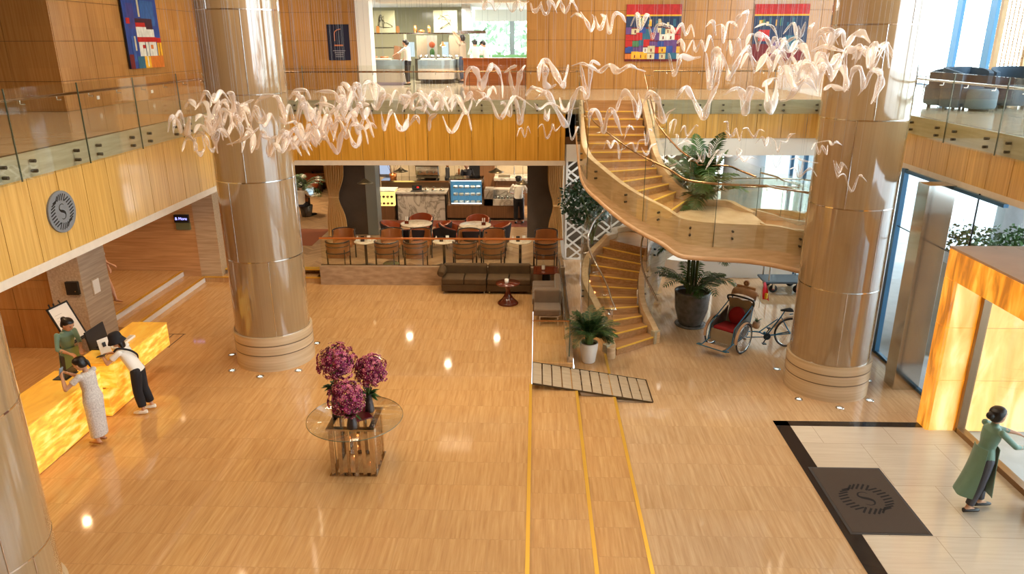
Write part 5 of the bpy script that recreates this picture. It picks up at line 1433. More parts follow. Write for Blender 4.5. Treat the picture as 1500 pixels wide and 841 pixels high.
# lit shelves on the back wall
M['shelf_glow'] = emis('amber_shelf_light', (1.0, .74, .28), 1.7)
for i, (xa, xb, lb) in enumerate(((-5.2, -4.45, 'above the twigs'), (-3.45, -2.75, 'above the grinder'), (-1.35, -.6, 'above the bar tap'))):
    t = thing('lit_wall_shelf', 'amber lit bottle shelf on the cafe back wall, ' + lb, 'shelf', (xa, 28.2, 2.72))
    mb = MB(); mb.box(xa, 28.36, 2.74, xb, 28.395, 3.2); mb.build('lit_back', M['shelf_glow'], t)
    mb = MB(); mb.box(xa, 28.1, 2.70, xb, 28.38, 2.73); mb.box(xa - .03, 28.1, 2.70, xa, 28.38, 3.3); mb.box(xb, 28.1, 2.70, xb + .03, 28.38, 3.3); mb.build('shelf_frame', M['black'], t)
    for k in range(4):
        bottle(xa + .12 + .16*k, 28.22, 2.73, 'bottle on the amber lit shelf ' + lb, 'bottles on the lit shelf ' + lb, (M['bottle_amber'], M['bottle_green'], M['leather_red'], M['pot_white'])[k], .26)
mb = MB()
for k in range(12): mb.box(-5.9 + .3*k, 28.38, 1.62, -5.89 + .3*k, 28.4, 3.5)
tag(mb.build('wall_tile_joint', M['taupe']), kind='structure')
mb = MB(); mb.box(-2.2, 28.33, ZC, -1.62, 28.4, 3.52); dd = mb.build('door_2', M['slat_wood']); dd['kind'] = 'structure'
mb = MB(); mb.box(-2.62, 28.34, ZC, -2.2, 28.4, 3.4); dd = mb.build('door_3', M['blackp']); dd['kind'] = 'structure'
t = thing('white_wall_cabinet', 'pale grey wall cabinet above the waiter with a cap', 'cabinet', (-.2, 28.2, 2.4))
for xa, xb in ((-.52, -.08), (-.07, .35)):
    mb = MB(); mb.box(xa, 28.05, 2.35, xb, 28.07, 3.5); mb.build('door', M['white'], t, bevel=.004)
mb = MB(); mb.box(-.52, 28.07, 2.35, .35, 28.39, 3.5); mb.build('carcass', M['white'], t)
t = thing('wall_speaker', 'small black speaker box high on the cafe back wall', 'speaker', (-5.55, 28.3, 3.0))
mb = MB(); mb.box(-5.6, 28.2, 2.72, -5.36, 28.39, 3.15); mb.build('box', M['blackp'], t, bevel=.01)
mb = MB(); mb.box(-5.57, 28.19, 2.76, -5.39, 28.2, 3.11); mb.build('grille', M['black'], t)
t = thing('window_board', 'bright frosted panel behind the steel pier', 'panel', (-5.9, 28.3, 2.3))
mb = MB(); mb.box(-6.12, 28.3, 1.7, -5.72, 28.36, 3.3); mb.build('panel', emis('frosted_daylight', (.55, .65, .85), .8), t)
mb = MB(); mb.box(-6.14, 28.28, 1.68, -6.12, 28.38, 3.32); mb.box(-5.72, 28.28, 1.68, -5.70, 28.38, 3.32); mb.build('frame', M['steel'], t)
# pictures on the far left cafe wall
t = thing('lit_wall_panel', 'warm lit panel on the brown wall in the far cafe corner', 'wall light', (-10.6, 28.2, 3.0))
p = at(440, 246, Y=30.7); mb = MB(); mb.box(p.x - .3, 30.7, 2.9, p.x + .25, 30.78, 3.5); mb.build('panel', emis('warm_panel', (1, .75, .4), 1.4), t); 
mb = MB(); mb.box(p.x - .34, 30.72, 2.86, p.x + .29, 30.795, 2.9); mb.build('frame', M['black'], t)
mb = MB(); mb.box(-8.0, 21.5, ZC, -6.9, 23.6, ZC + .006); tag(mb.build('red_rug', pm('terracotta_rug', (.24, .07, .03), .9)), 'terracotta floor inlay by the ochre curtain', 'rug')
mb = MB(); mb.box(-6.0, 24.0, ZC, .2, 24.9, ZC + .005); tag(mb.build('floor_runner', pm('terracotta_runner', (.20, .045, .02), .8)), 'long terracotta runner before the cafe counters', 'rug')
# ---------------------------------------------------------------- plants
def frond(mb, base, az, L, lift, droop, nl=16, lw=.035, ll=.28, rnd=None, stem=None, seg=12, vee=.5):
    """one palm frond: arching midrib with paired leaflets"""
    rnd = rnd or random
    P = []; p = Vector(base); el = lift; d = L/seg
    for i in range(seg + 1):
        P.append(p.copy())
        p = p + Vector((math.cos(az)*math.cos(el), math.sin(az)*math.cos(el), math.sin(el)))*d
        el -= droop/seg
    (stem or mb).tube(P, [.010*(1 - .8*i/seg) + .002 for i in range(seg + 1)], 5)
    side = Vector((-math.sin(az), math.cos(az), 0))
    for k in range(nl):
        f = .22 + .78*k/(nl-1); i = min(seg-1, int(f*seg)); q = P[i].lerp(P[i+1], f*seg - i)
        t = (P[i+1]-P[i]).normalized()
        l = ll*(math.sin(PI*(.18 + .8*(f-.22)/.78))**.7)*(.9 + .2*rnd.random())
        for s_ in (-1, 1):
            dr = (side*s_*.85 + t*.65 + Vector((0, 0, vee*.5 - .25*rnd.random()))).normalized()
            tip = q + dr*l + Vector((0, 0, -.28*l)); mid = q + dr*l*.5
            w = t*lw*.5
            up = Vector((0, 0, .004))
            mb.add([q - w*.4, mid - w, tip, mid + w, q + w*.4], [(0, 1, 2, 3, 4)], True)
def palm(name, label, x, y, z, pot, fr, seed, mat, loc_group=None, stemh=0, soil=True, stems=None, cat='potted plant'):
    t = thing(name, label, cat, (x, y, z)); q = random.Random(seed)
    mb = MB(); mb.lathe(pot['prof'], 40, (x, y, z)); mb.build('pot', M[pot['mat']], t)
    if 'saucer' in pot: mb = MB(); mb.lathe([(0, 0), (pot['saucer'], 0), (pot['saucer']+.02, .03), (pot['saucer']-.02, .035), (0, .03)], 32, (x, y, z)); mb.build('saucer', M['pot_grey'], t)
    zs, rs = pot['soil']
    mb = MB(); mb.lathe([(rs, zs), (rs*.6, zs+.02), (0, zs+.03)], 28, (x, y, z)); mb.build('soil', M['soil'], t)
    lf = MB(); sm = MB()
    for (bx, by, h, az, L, lift, droop, nl, ll) in fr(q):
        if h > .05: sm.tube([(x+bx, y+by, z+zs), (x+bx*1.15, y+by*1.15, z+zs+h*.5), (x+bx*1.25, y+by*1.25, z+zs+h)], [.028, .022, .016], 7)
        frond(lf, (x+bx*1.25, y+by*1.25, z+zs+h), az, L, lift, droop, nl, ll=ll, rnd=q, stem=sm, lw=pot.get('lw', .035))
    lf.build('leaves', M[mat], t); sm.build('stems', M['stem'], t)
    return t
def big_fr(q):
    out = []
    for k in range(9):
        a = 2*PI*k/9 + q.uniform(-.2, .2); r = .05 + .14*q.random(); h = (.9, 2.2, 2.6, 1.0, 2.4, 1.9, 1.1, 2.7, 2.3)[k]
        for j in range(5):
            out.append((r*math.cos(a), r*math.sin(a), h, a + q.uniform(-1.3, 1.3), .9 + .5*q.random(), R(88 - 9*j), R(40 + 20*j), 22, .38))
    for k in range(14):
        a = 2*PI*k/14 + q.uniform(-.2, .2)
        out.append((.10*math.cos(a), .10*math.sin(a), .02, a, .75 + .5*q.random(), R(70), R(70 + 60*q.random()), 16, .30))
    return out
palm('potted_palm', 'tall palm in a big grey glazed pot beside the staircase foot', 3.80, 16.82, 0,
     dict(prof=[(0, .03), (.26, .03), (.30, .08), (.40, .45), (.425, .82), (.43, .88), (.40, .89), (.385, .82), (.38, .80)], mat='pot_grey', soil=(.80, .385), saucer=.36, lw=.05), big_fr, 4, 'leaf')
def bush_fr(q):
    out = []
    for k in range(64):
        a = 2*PI*k/64*3.1 + q.uniform(-.2, .2); e = q.random()
        out.append((.07*math.cos(a)*q.random(), .07*math.sin(a)*q.random(), .12 + .12*q.random(), a, .46 + .22*q.random(), R(88 - 58*e), R(35 + 55*e), 16, .19))
    return out
palm('potted_palm', 'bushy small palm in a white glazed pot by the ramp', 1.14, 14.30, .12,
     dict(prof=[(0, 0), (.13, 0), (.145, .03), (.185, .30), (.195, .43), (.19, .45), (.175, .45), (.168, .40)], mat='pot_white', soil=(.40, .17), lw=.022), bush_fr, 6, 'leaf2')
palm('potted_palm', 'palm in a dark pot in the far left cafe corner', at(447, 290, Y=25.5).x, 25.5, ZC,
     dict(prof=[(0, 0), (.18, 0), (.24, .4), (.22, .4)], mat='pot_grey', soil=(.36, .2)), lambda q: [(0, 0, .6, 2*PI*k/12, .9, R(75 - 5*(k % 4)*3), R(90), 14, .3) for k in range(12)], 8, 'leaf')
# leafy tree in a dark urn by the lattice
t = thing('potted_tree', 'leafy indoor shrub in a dark urn before the white lattice', 'potted plant', (1.72, 20.6, 0)); q = random.Random(9)
mb = MB(); mb.lathe([(0, 0), (.22, 0), (.30, .25), (.36, .75), (.33, 1.0), (.28, 1.05), (.26, 1.0)], 28, (1.72, 20.6, 0)); mb.build('pot', pm('dark_urn', (.05, .03, .022), .3), t)
mb = MB(); mb.lathe([(.26, .98), (0, 1.0)], 20, (1.72, 20.6, 0)); mb.build('soil', M['soil'], t)
mb = MB(); lf = MB()
for k in range(9):
    a = 2*PI*k/9; r = .25 + .45*q.random(); h = 1.0 + 1.1*q.random()
    P = [(1.62, 20.6, .98), (1.62 + r*.4*math.cos(a), 20.6 + r*.4*math.sin(a), .98 + h*.55), (1.55 + r*math.cos(a), 20.6 + r*math.sin(a), 1.0 + h)]
    mb.tube(crom(P, 5), .016, 6)
for k in range(1500):
    # clumps
    while True:
        v = Vector((q.uniform(-1, 1), q.uniform(-1, 1), q.uniform(-1, 1)))
        if v.length < 1: break
    c = Vector((1.45, 20.6, 2.25)) + Vector((v.x*.80, v.y*.6, v.z*.72))
    d = Vector((q.uniform(-1, 1), q.uniform(-1, 1), q.uniform(-.9, .6))).normalized(); s_ = d.orthogonal().normalized()
    l = q.uniform(.08, .16); w = l*.24
    lf.add([c, c + d*l*.5 + s_*w, c + d*l, c + d*l*.5 - s_*w], [(0, 1, 2, 3)], True)
mb.build('branches', M['stem'], t); lf.build('leaves', M['leaf2'], t)
# bush and planter outside
t = thing('outdoor_planter', 'green bush in a planter outside behind the onyx portal', 'shrub', (11.5, 16.5, 0)); lf = MB()
p = at(1478, 358, Y=15.5)
mb = MB(); mb.box(p.x - 1.4, 15.0, -.02, p.x + 2.6, 16.2, p.z - .35); mb.build('planter_box', M['out_pale'], t)
for k in range(2600):
    c = Vector((p.x + q.uniform(-1.1, 2.2), 15.6 + q.uniform(-.6, .6), p.z - .3 + q.random()*.65*(1 - .3*q.random())))
    d = Vector((q.uniform(-1, 1), q.uniform(-1, 1), q.uniform(-.6, 1))).normalized(); s_ = d.orthogonal().normalized(); l = q.uniform(.07, .13)
    lf.add([c, c + d*l*.5 + s_*l*.3, c + d*l, c + d*l*.5 - s_*l*.3], [(0, 1, 2, 3)], True)
lf.build('leaves', M['leaf'], t)
# trees beyond the kitchen windows and side glazing
def tree(x, y, z, label, seed, s=1.0, grp='trees outside the windows'):
    q = random.Random(seed); t = thing('outdoor_tree', label, 'tree', (x, y, z), grp)
    mb = MB(); mb.tube([(x, y, z), (x + .2, y, z + 3*s), (x, y, z + 5.5*s)], [.25*s, .18*s, .1*s], 8); mb.build('trunk', M['stem'], t)
    lf = MB()
    for k in range(600):
        v = Vector((q.gauss(0, 1), q.gauss(0, 1), q.gauss(0, 1))).normalized()*q.uniform(.6, 1)
        c = Vector((x, y, z + 5.5*s)) + Vector((v.x*2.4*s, v.y*2.4*s, v.z*2.2*s))
        d = Vector((q.uniform(-1, 1), q.uniform(-1, 1), q.uniform(-1, 1))).normalized(); s_ = d.orthogonal().normalized(); l = q.uniform(.3, .6)*s
        lf.add([c, c + d*l*.5 + s_*l*.3, c + d*l, c + d*l*.5 - s_*l*.3], [(0, 1, 2, 3)], True)
    lf.build('crown', M['leaf_out'], t)
M['leaf_out'] = pm('daylight_tinted_foliage', (0.34, 0.50, 0.30), 0.6, var=0.4, scale=1)  # foliage lightened in its base colour to carry bright daylight
tree(-2.2, 44, 0, 'leafy tree outside the kitchen window, left of the mullion', 1, 1.1)
tree(1.6, 45, 0, 'leafy tree outside the kitchen window, right of the mullion', 2, 1.15)
tree(26, 36, 1, 'pale leafy tree far outside the upper right glazing', 3, 1.7)
# ---------------------------------------------------------------- flower table
ft = thing('flower_table', 'round glass table on an open cage of mirrored steel strips', 'table', (-2.74, 9.83, ZL))
M['brown_steel'] = pm('smoked_mirror_steel', (.60, .52, .45), .06, 1.0)
zt = 1.17
mb = MB()
for z in (ZL, zt - .035):
    o_, i_ = .36, .27
    x, y = -2.74, 9.83
    for a in ((x-o_, y-o_, x+o_, y-i_), (x-o_, y+i_, x+o_, y+o_), (x-o_, y-i_, x-i_, y+i_), (x+i_, y-i_, x+o_, y+i_)): mb.box(a[0], a[1], z, a[2], a[3], z + (.012 if z == ZL else .03))
mb.build('square_frame', M['brown_steel'], ft)
q = random.Random(2)
for side in range(4):
    for k in range(6):
        u = -.30 + .12*k; ang = q.uniform(-.5, .5)
        cx, cy = {0: (u, -.33), 1: (u, .33), 2: (-.33, u), 3: (.33, u)}[side]
        mb = MB(); mb.cbox((x + cx, y + cy, (ZL + zt)/2 - .01), (.055 if side < 2 else .008, .008 if side < 2 else .055, zt - ZL - .05), (0, 0, ang)); mb.build('strip', M['brown_steel'], ft)
mb = MB(); mb.lathe([(0, zt), (.72, zt), (.725, zt+.006), (.72, zt+.012), (0, zt+.012)], 64, (-2.74, 9.83, 0), cap=False); mb.build('glass_top', M['glass_top'] if 'glass_top' in M else M['glass'], ft)
mb = MB(); mb.lathe([(.722, zt), (.728, zt+.006), (.722, zt+.012)], 64, (-2.74, 9.83, 0), cap=False); mb.build('glass_edge', pm('green_glass_edge', (.10, .16, .12), .1), ft)
for k in range(3):
    a = 2*PI*k/3; mb = MB(); mb.ell((x + .2*math.cos(a), y + .2*math.sin(a), ZL + .03), .018, 8, 6); mb.build('fairy_light', M['steplight'], ft)
M['vase'] = pm('dark_ribbed_vase', (.035, .022, .022), .3, bump=.6, scale=70)
M['orchid'] = pm('magenta_orchid', (.34, .02, .115), .5, var=.5, scale=9, col2=(.13, .006, .05))
M['orchid2'] = pm('pink_orchid', (.55, .13, .20), .5)
M['orchid3'] = pm('pale_orchid_throat', (.72, .42, .28), .5)
zb = zt + .012
def bouquet(label, vx, vy, vh, c, r, seed):
    t = thing('orchid_vase', label, 'vase of flowers', (vx, vy, zb)); q = random.Random(seed)
    mb = MB(); mb.lathe([(0, 0), (.075, 0), (.08, .01), (.075, .08), (.062, vh*.6), (.058, vh*.8), (.075, vh), (.068, vh), (.05, vh*.8)], 28, (vx, vy, zb)); mb.build('vase', M['vase'], t)
    c = Vector(c); base = Vector((vx, vy, zb + vh*.9))
    st_ = MB(); lv = MB(); fl = MB(); fl.mats = [M['orchid'], M['orchid2'], M['orchid3']]
    for k in range(16):
        v = Vector((q.gauss(0, 1), q.gauss(0, 1), abs(q.gauss(0, 1)))).normalized()
        e = c + v*r*.9; st_.tube(crom([base, base.lerp(c, .5) + v*r*.2, e], 5), .005, 5)
    for k in range(26):
        a = q.uniform(0, 2*PI); e = q.uniform(-.5, .4); d = Vector((math.cos(a)*math.cos(e), math.sin(a)*math.cos(e), math.sin(e))); o = base + Vector((0, 0, .02)); l = q.uniform(.12, .22); s_ = Vector((-math.sin(a), math.cos(a), 0))
        m_ = o + d*l*.5 + Vector((0, 0, .03)); lv.add([o, m_ + s_*.03, o + d*l, m_ - s_*.03], [(0, 1, 2, 3)], True)
    for k in range(420):
        v = Vector((q.gauss(0, 1), q.gauss(0, 1), q.gauss(.15, 1))).normalized()
        p_ = c + v*r*q.uniform(.60, 1.08)
        n_ = (v + Vector((q.uniform(-.5, .5), q.uniform(-.5, .5), q.uniform(-.3, .5)))).normalized(); u_ = n_.orthogonal().normalized(); w_ = n_.cross(u_)
        s0 = q.uniform(.026, .042); ph = q.uniform(0, 2*PI)
        fl.cm = 0 if q.random() < .68 else 1
        for j in range(5):
            a = ph + 2*PI*j/5; d = u_*math.cos(a) + w_*math.sin(a); sd = u_*-math.sin(a) + w_*math.cos(a)
            fl.add([p_, p_ + d*s0*.6 + sd*s0*.42 + n_*.006, p_ + d*s0*1.15 - n_*.004, p_ + d*s0*.6 - sd*s0*.42 + n_*.006], [(0, 1, 2, 3)], False)
        fl.cm = 2; fl.add([p_ + n_*.012 + u_*.009, p_ + n_*.012 + w_*.009, p_ + n_*.012 - u_*.009, p_ + n_*.012 - w_*.009, p_ + n_*.022], [(0, 1, 4), (1, 2, 4), (2, 3, 4), (3, 0, 4)], False)
    fl.build('blossoms', None, t); lv.build('leaves', M['leaf'], t); st_.build('stems', M['stem'], t)
bouquet('dark ribbed vase of magenta orchids on the near edge of the glass table', -2.70, 9.50, .24, (-2.74, 9.50, 1.66), .27, 1)
bouquet('dark ribbed vase of magenta orchids behind on the side toward the stairs', -2.56, 10.02, .30, (-2.50, 10.05, 1.86), .25, 2)
bouquet('tallest vase of magenta orchids, toward the round column', -3.02, 9.86, .52, (-2.96, 9.88, 2.06), .29, 3)
mb = MB(); mb.cbox((-2.64, 9.84, zb + .012), (.26, .26, .02), (0, 0, .6)); tag(mb.build('burgundy_mat', pm('burgundy_lacquer', (.10, .006, .012), .3)), 'burgundy square board lying among the orchid vases', 'board')
# ---------------------------------------------------------------- cyclo
cy = thing('cyclo', 'blue cyclo pedal rickshaw with red cushions, wooden boards and a small flag', 'rickshaw', (4.6, 15.4, 0))
M['cy_blue'] = pm('blue_painted_steel', (.03, .14, .24), .3, .3)
M['cy_dark'] = pm('blackish_blue_steel', (.02, .035, .05), .3, .4)
M['rubber'] = pm('tyre_rubber', (.02, .02, .02), .7)
M['cy_wood'] = pm('carved_wood', (.56, .36, .22), .5, var=.25, scale=12)
M['canvas'] = pm('khaki_canvas', (.30, .24, .16), .8, var=.15, scale=6)
def F(cx, cyy, hd):
    """local frame: +u forward, +v to its left"""
    return Matrix.Translation((cx, cyy, 0)) @ Matrix.Rotation(hd, 4, 'Z')
hd = math.atan2(-.73, -.69); Fm = F(4.35, 15.38, hd)
Rm = F(5.75, 15.50, R(183))
def wheel(mtx, u, v, r, guard_, t=cy):
    w_ = None
    mb = MB(); mb.M = mtx; ring = [(u + r*math.cos(a), v, r + r*math.sin(a) + .0) for a in [2*PI*k/36 for k in range(36)]]
    mb.tube(ring, .018, 8, closed=True); w_ = mb.build('tyre', M['rubber'], t)
    mb = MB(); mb.M = mtx; ring = [(u + (r-.028)*math.cos(a), v, r + (r-.028)*math.sin(a)) for a in [2*PI*k/36 for k in range(36)]]
    mb.tube(ring, .010, 6, closed=True)
    for k in range(18):
        a = 2*PI*k/18; mb.tube([(u + .02*math.cos(a+.9), v, r + .02*math.sin(a+.9)), (u + (r-.03)*math.cos(a), v, r + (r-.03)*math.sin(a))], .0022, 4, False)
    mb.tube([(u, v-.05, r), (u, v+.05, r)], .022, 8); mb.build('wheel', M['steel'], w_)
    if guard_:
        a0, a1 = guard_; rr = r + .035
        rows = [[(u + rr*math.cos(a), v + s_*.03, r + rr*math.sin(a)) for a in [R(a0 + (a1-a0)*k/16) for k in range(17)]] for s_ in (-1, 0, 1)]
        mb = MB(); mb.M = mtx; mb.sheet(rows, .006); mb.build('mudguard', M['cy_wood'], t)
wheel(Fm, 0, .385, .335, (-5, 150)); wheel(Fm, 0, -.385, .335, (-5, 150)); wheel(Rm, 0, 0, .34, (20, 190))
mb = MB(); mb.M = Fm
for s_ in (-1, 1):
    y_ = s_*.29
    mb.tube([(.0, s_*.40, .335), (0, y_, .335)], .014, 6)
    mb.tube(crom([(.62, y_, .20), (.40, y_, .24), (.05, y_, .30), (-.32, y_, .38), (-.55, y_*.9, 1.12)], 5), .014, 7)
    mb.tube([(.36, y_, .26), (.30, y_, .62), (-.42, y_, .98)], .013, 7)
mb.tube([(0, -.385, .335), (0, .385, .335)], .015, 8)
mb.tube([(.62, -.38, .20), (.62, .38, .20)], .014, 7); mb.tube([(.72, -.36, .22), (.72, .36, .22)], .013, 7)
for v_ in (-.36, .36): mb.tube([(.72, v_, .22), (.60, v_, .20)], .012, 6)
mb.build('front_frame', M['cy_blue'], cy)
mb = MB(); mb.M = Fm; mb.cbox((.60, 0, .215), (.20, .50, .02)); mb.build('foot_board', M['cy_wood'], cy, bevel=.004)
mb = MB(); mb.M = Fm
mb.box(.27, -.27, .22, .30, .27, .50); mb.build('seat_apron', M['canvas'], cy)
for s_ in (-1, 1):
    mb = MB(); mb.M = Fm
    v_ = [(.28, .24), (.28, .60), (-.30, .80), (-.42, .86), (-.34, .30)]
    mb.add([(a, s_*.28, b) for a, b in v_] + [(a, s_*.30, b) for a, b in v_], [(0,1,2,3,4),(9,8,7,6,5)] + [(i, (i+1) % 5, 5+(i+1) % 5, 5+i) for i in range(5)]); mb.build('side_panel', M['pot_grey'], cy)
mb = MB(); mb.M = Fm; mb.cbox((-.42, 0, .72), (.03, .54, .62), (0, R(-20), 0)); mb.build('backrest', M['canvas'], cy, bevel=.01)
mb = MB(); mb.M = Fm; mb.cbox((-.01, 0, .50), (.54, .52, .09), (0, R(-3), 0)); mb.build('seat_cushion', M['red'], cy, bevel=.04, seg=3)
mb = MB(); mb.M = Fm @ Matrix.Translation((-.27, .02, .72)) @ Matrix.Rotation(R(-20), 4, 'Y') @ Matrix.Rotation(R(90), 4, 'Y')
mb.lathe([(0, -.05), (.15, -.045), (.19, -.02), (.20, 0), (.19, .02), (.15, .045), (0, .05)], 28); mb.build('round_pillow', M['red'], cy)
# folded hood
mb = MB(); mb.M = Fm
hood = []
for k in range(4):
    f = k/3; uu = -.50 - .12*f; zz = 1.0 + .16*math.sin(PI*f*.8); hood.append([(uu - .02, .30*math.cos(a), zz + .05 + .10*math.sin(a)*(1 - .3*f)) for a in [PI*j/12 for j in range(13)]])
mb.sheet(hood, .02); mb.build('folded_hood', M['cy_wood'], cy)
mb = MB(); mb.M = Fm
mb.tube(crom([(-.46, -.30, .95), (-.40, -.30, 1.10), (-.40, .0, 1.13), (-.40, .30, 1.10), (-.46, .30, .95)], 5), .022, 8); mb.build('hood_rim', M['black'], cy)
mb = MB(); mb.M = Fm; rows = [[(-.39 - .04*f, -.27 + .54*j/8, 1.08 - .22*f - .02*math.sin(j*1.6)) for j in range(9)] for f in (0, .5, 1)]; mb.sheet(rows, .012); mb.build('rolled_cover', M['canvas'], cy)
mb = MB(); mb.M = Fm; mb.cbox((-.62, 0, 1.27), (.02, .46, .13)); mb.cbox((-.62, 0, 1.17), (.02, .38, .09)); mb.build('name_board', M['cy_wood'], cy, bevel=.004)
mb = MB(); mb.M = Fm @ Matrix.Translation((-.62, 0, 1.40)) @ Matrix.Rotation(R(90), 4, 'Y'); mb.lathe([(0, -.012), (.07, -.012), (.07, .012), (0, .012)], 24); mb.build('round_crest', M['cy_wood'], cy)
mb = MB(); mb.M = Fm @ Matrix.Translation((-.605, 0, 1.40)) @ Matrix.Rotation(R(90), 4, 'Y'); mb.lathe([(.035, 0), (.035, .006), (.05, .006), (.05, 0)], 20, cap=False); mb.build('crest_ring', M['mahogany'], cy)
# carved unreadable lines on the board: thin grooves
for zz, w_ in ((1.29, .36), (1.255, .28), (1.17, .24)):
    mb = MB(); mb.M = Fm; mb.cbox((-.608, 0, zz), (.004, w_, .008)); mb.build('carved_line', M['mahogany'], cy)
# flag
mb = MB(); mb.M = Fm; mb.tube([(-.60, .36, .9), (-.62, .40, 1.55)], .006, 6); mb.build('flag_pole', M['steel'], cy)
mb = MB(); mb.M = Fm
rows = [[(-.62 + .05*math.sin(3.0*f + j), .40 + .16*j/4*f + .02, 1.52 - .40*f) for j in range(5)] for f in [k/7 for k in range(8)]]
mb.sheet(rows, .004); mb.build('flag', pm('red_flag', (.75, .01, .02), .6), cy)
mb = MB(); mb.M = Fm; mb.cbox((-.56, .52, 1.24), (.05, .05, .12)); mb.build('flag_emblem', pm('flag_yellow', (.85, .55, .02), .6), cy)
# rear bicycle frame in the bike's own frame (+u forward toward the seat)
mb = MB(); mb.M = Rm
mb.tube([(0, .05, .34), (.30, .02, .30), (.52, 0, .27)], .013, 7); mb.tube([(0, -.05, .34), (.30, -.02, .30), (.52, 0, .27)], .013, 7)
mb.tube(crom([(.52, 0, .27), (.70, 0, .36), (.95, 0, .38), (1.30, 0, .36)], 5), .016, 8); mb.tube([(.52, 0, .24), (.95, 0, .24), (1.30, 0, .30)], .012, 7)
mb.tube([(.52, 0, .27), (.24, 0, .72)], .016, 8); mb.tube([(0, .05, .34), (.22, .0, .70)], .010, 6); mb.tube([(0, -.05, .34), (.22, 0, .70)], .010, 6)
mb.tube([(.24, 0, .72), (.17, 0, .86)], .014, 8); mb.tube([(.70, 0, .36), (.30, 0, .68)], .013, 7)
mb.tube([(.52, 0, .24), (.58, 0, .36)], .03, 8)
mb.build('rear_frame', M['cy_blue'], cy)
mb = MB(); mb.M = Rm @ Matrix.Translation((.52, .05, .27)) @ Matrix.Rotation(R(90), 4, 'X'); mb.lathe([(.07, -.004), (.085, 0), (.07, .004)], 24); mb.M = Rm
mb.bar((.52, .07, .27), (.60, .07, .13), .015, .02); mb.bar((.52, -.07, .27), (.44, -.07, .41), .015, .02); mb.build('crank', M['cy_dark'], cy)
for a, b in (((.60, .12, .13), .0), ((.44, -.12, .41), .0)):
    mb = MB(); mb.M = Rm; mb.cbox(a, (.08, .09, .02)); mb.build('pedal', M['cy_dark'], cy)
mb = MB(); mb.M = Rm @ Matrix.Translation((.14, 0, .88)); mb.loft([((-.14, 0, .0), (0, .085, 0), (0, 0, .035)), ((-.10, 0, .01), (0, .10, 0), (0, 0, .04)), ((.0, 0, .005), (0, .06, 0), (0, 0, .035)), ((.12, 0, .0), (0, .022, 0), (0, 0, .02))], 14); mb.build('saddle', M['rubber'], cy)
mb = MB(); mb.M = Rm; mb.tube(crom([(.05, .0, .78), (-.06, .03, .80), (-.08, .08, .72), (-.03, .10, .66)], 4), .010, 6); mb.build('brake_lever', M['cy_blue'], cy)
mb = MB(); mb.M = Rm; mb.tube([(.28, -.12, .66), (.34, .12, .70)], .008, 6); mb.build('brake_bar', M['cy_dark'], cy)
# hanging coconut planter
cp = at(1108, 476, Y=15.35)
t = thing('coconut_planter', 'coconut shell planter with a tuft of green hung on the cyclo', 'potted plant', (cp.x, 15.35, cp.z))
mb = MB(); mb.lathe([(0, -.09), (.06, -.075), (.09, 0), (.075, .07), (.065, .07)], 18, (cp.x, 15.35, cp.z)); mb.build('shell', M['cy_wood'], t)
lf = MB(); q = random.Random(5)
for k in range(26):
    a = q.uniform(0, 2*PI); o = Vector((cp.x, 15.35, cp.z + .06)); l = q.uniform(.10, .2); d = Vector((math.cos(a)*.7, math.sin(a)*.7, .8)).normalized(); s_ = Vector((-math.sin(a), math.cos(a), 0))*.008
    m_ = o + d*l*.6; lf.add([o - s_, m_ - s_, o + d*l + Vector((0, 0, -.05)), m_ + s_, o + s_], [(0, 1, 2, 3, 4)], True)
lf.build('leaves', M['leaf'], t)
mb = MB(); mb.tube([(cp.x, 15.35, cp.z + .02), (cp.x - .1, 15.4, cp.z + .42)], .004, 5); mb.tube([(cp.x + .05, 15.35, cp.z + .05), (cp.x - .1, 15.4, cp.z + .42)], .004, 5); mb.build('hanging_cord', M['cy_wood'], t)
# ---------------------------------------------------------------- luggage trolley
tr = thing('luggage_trolley', 'flat blue-grey luggage trolley with steel posts beyond the cyclo', 'trolley', (6.9, 19.55, 0))
mb = MB(); mb.box(6.28, 19.2, .27, 7.45, 19.95, .33); mb.build('platform', M['trolley_blue'] if 'trolley_blue' in M else pm('blue_grey_carpet_deck', (.07, .095, .12), .5), tr, bevel=.03)
for xx in (6.42, 7.32):
    for yy in (19.3, 19.85):
        mb = MB(); mb.tube([(xx, yy, .33), (xx, yy, .78)], .022, 10); mb.build('post', M['steel'], tr)
for xx in (6.55, 7.2):
    for yy in (19.28, 19.86):
        mb = MB(); mb.M = Matrix.Translation((xx, yy, .115)) @ Matrix.Rotation(R(90), 4, 'X'); mb.lathe([(.04, -.03), (.105, -.028), (.115, 0), (.105, .028), (.04, .03)], 20); mb.build('wheel', M['rubber'], tr)
        mb = MB(); mb.M = Matrix.Translation((xx, yy, .115)) @ Matrix.Rotation(R(90), 4, 'X'); mb.lathe([(0, -.034), (.04, -.034), (.04, .034), (0, .034)], 12); mb.build('hub', pm('hub_red', (.3, .03, .03), .4), tr)
        mb = MB(); mb.box(xx - .03, yy - .045, .115, xx + .03, yy - .035, .27); mb.box(xx - .03, yy + .035, .115, xx + .03, yy + .045, .27); mb.build('fork', M['steel'], tr)
# white podium behind and its rounded curb
mb = MB()
arc = [(4.5 + 1.1*math.cos(a), 21.7 + 1.1*math.sin(a)) for a in [R(180 + 90*k/10) for k in range(11)]]
mb.prism([(3.4, 24.2)] + arc + [(7.5, 20.6), (7.5, 24.2)], 0, .5); tag(mb.build('floor_podium', M['white']), kind='structure')
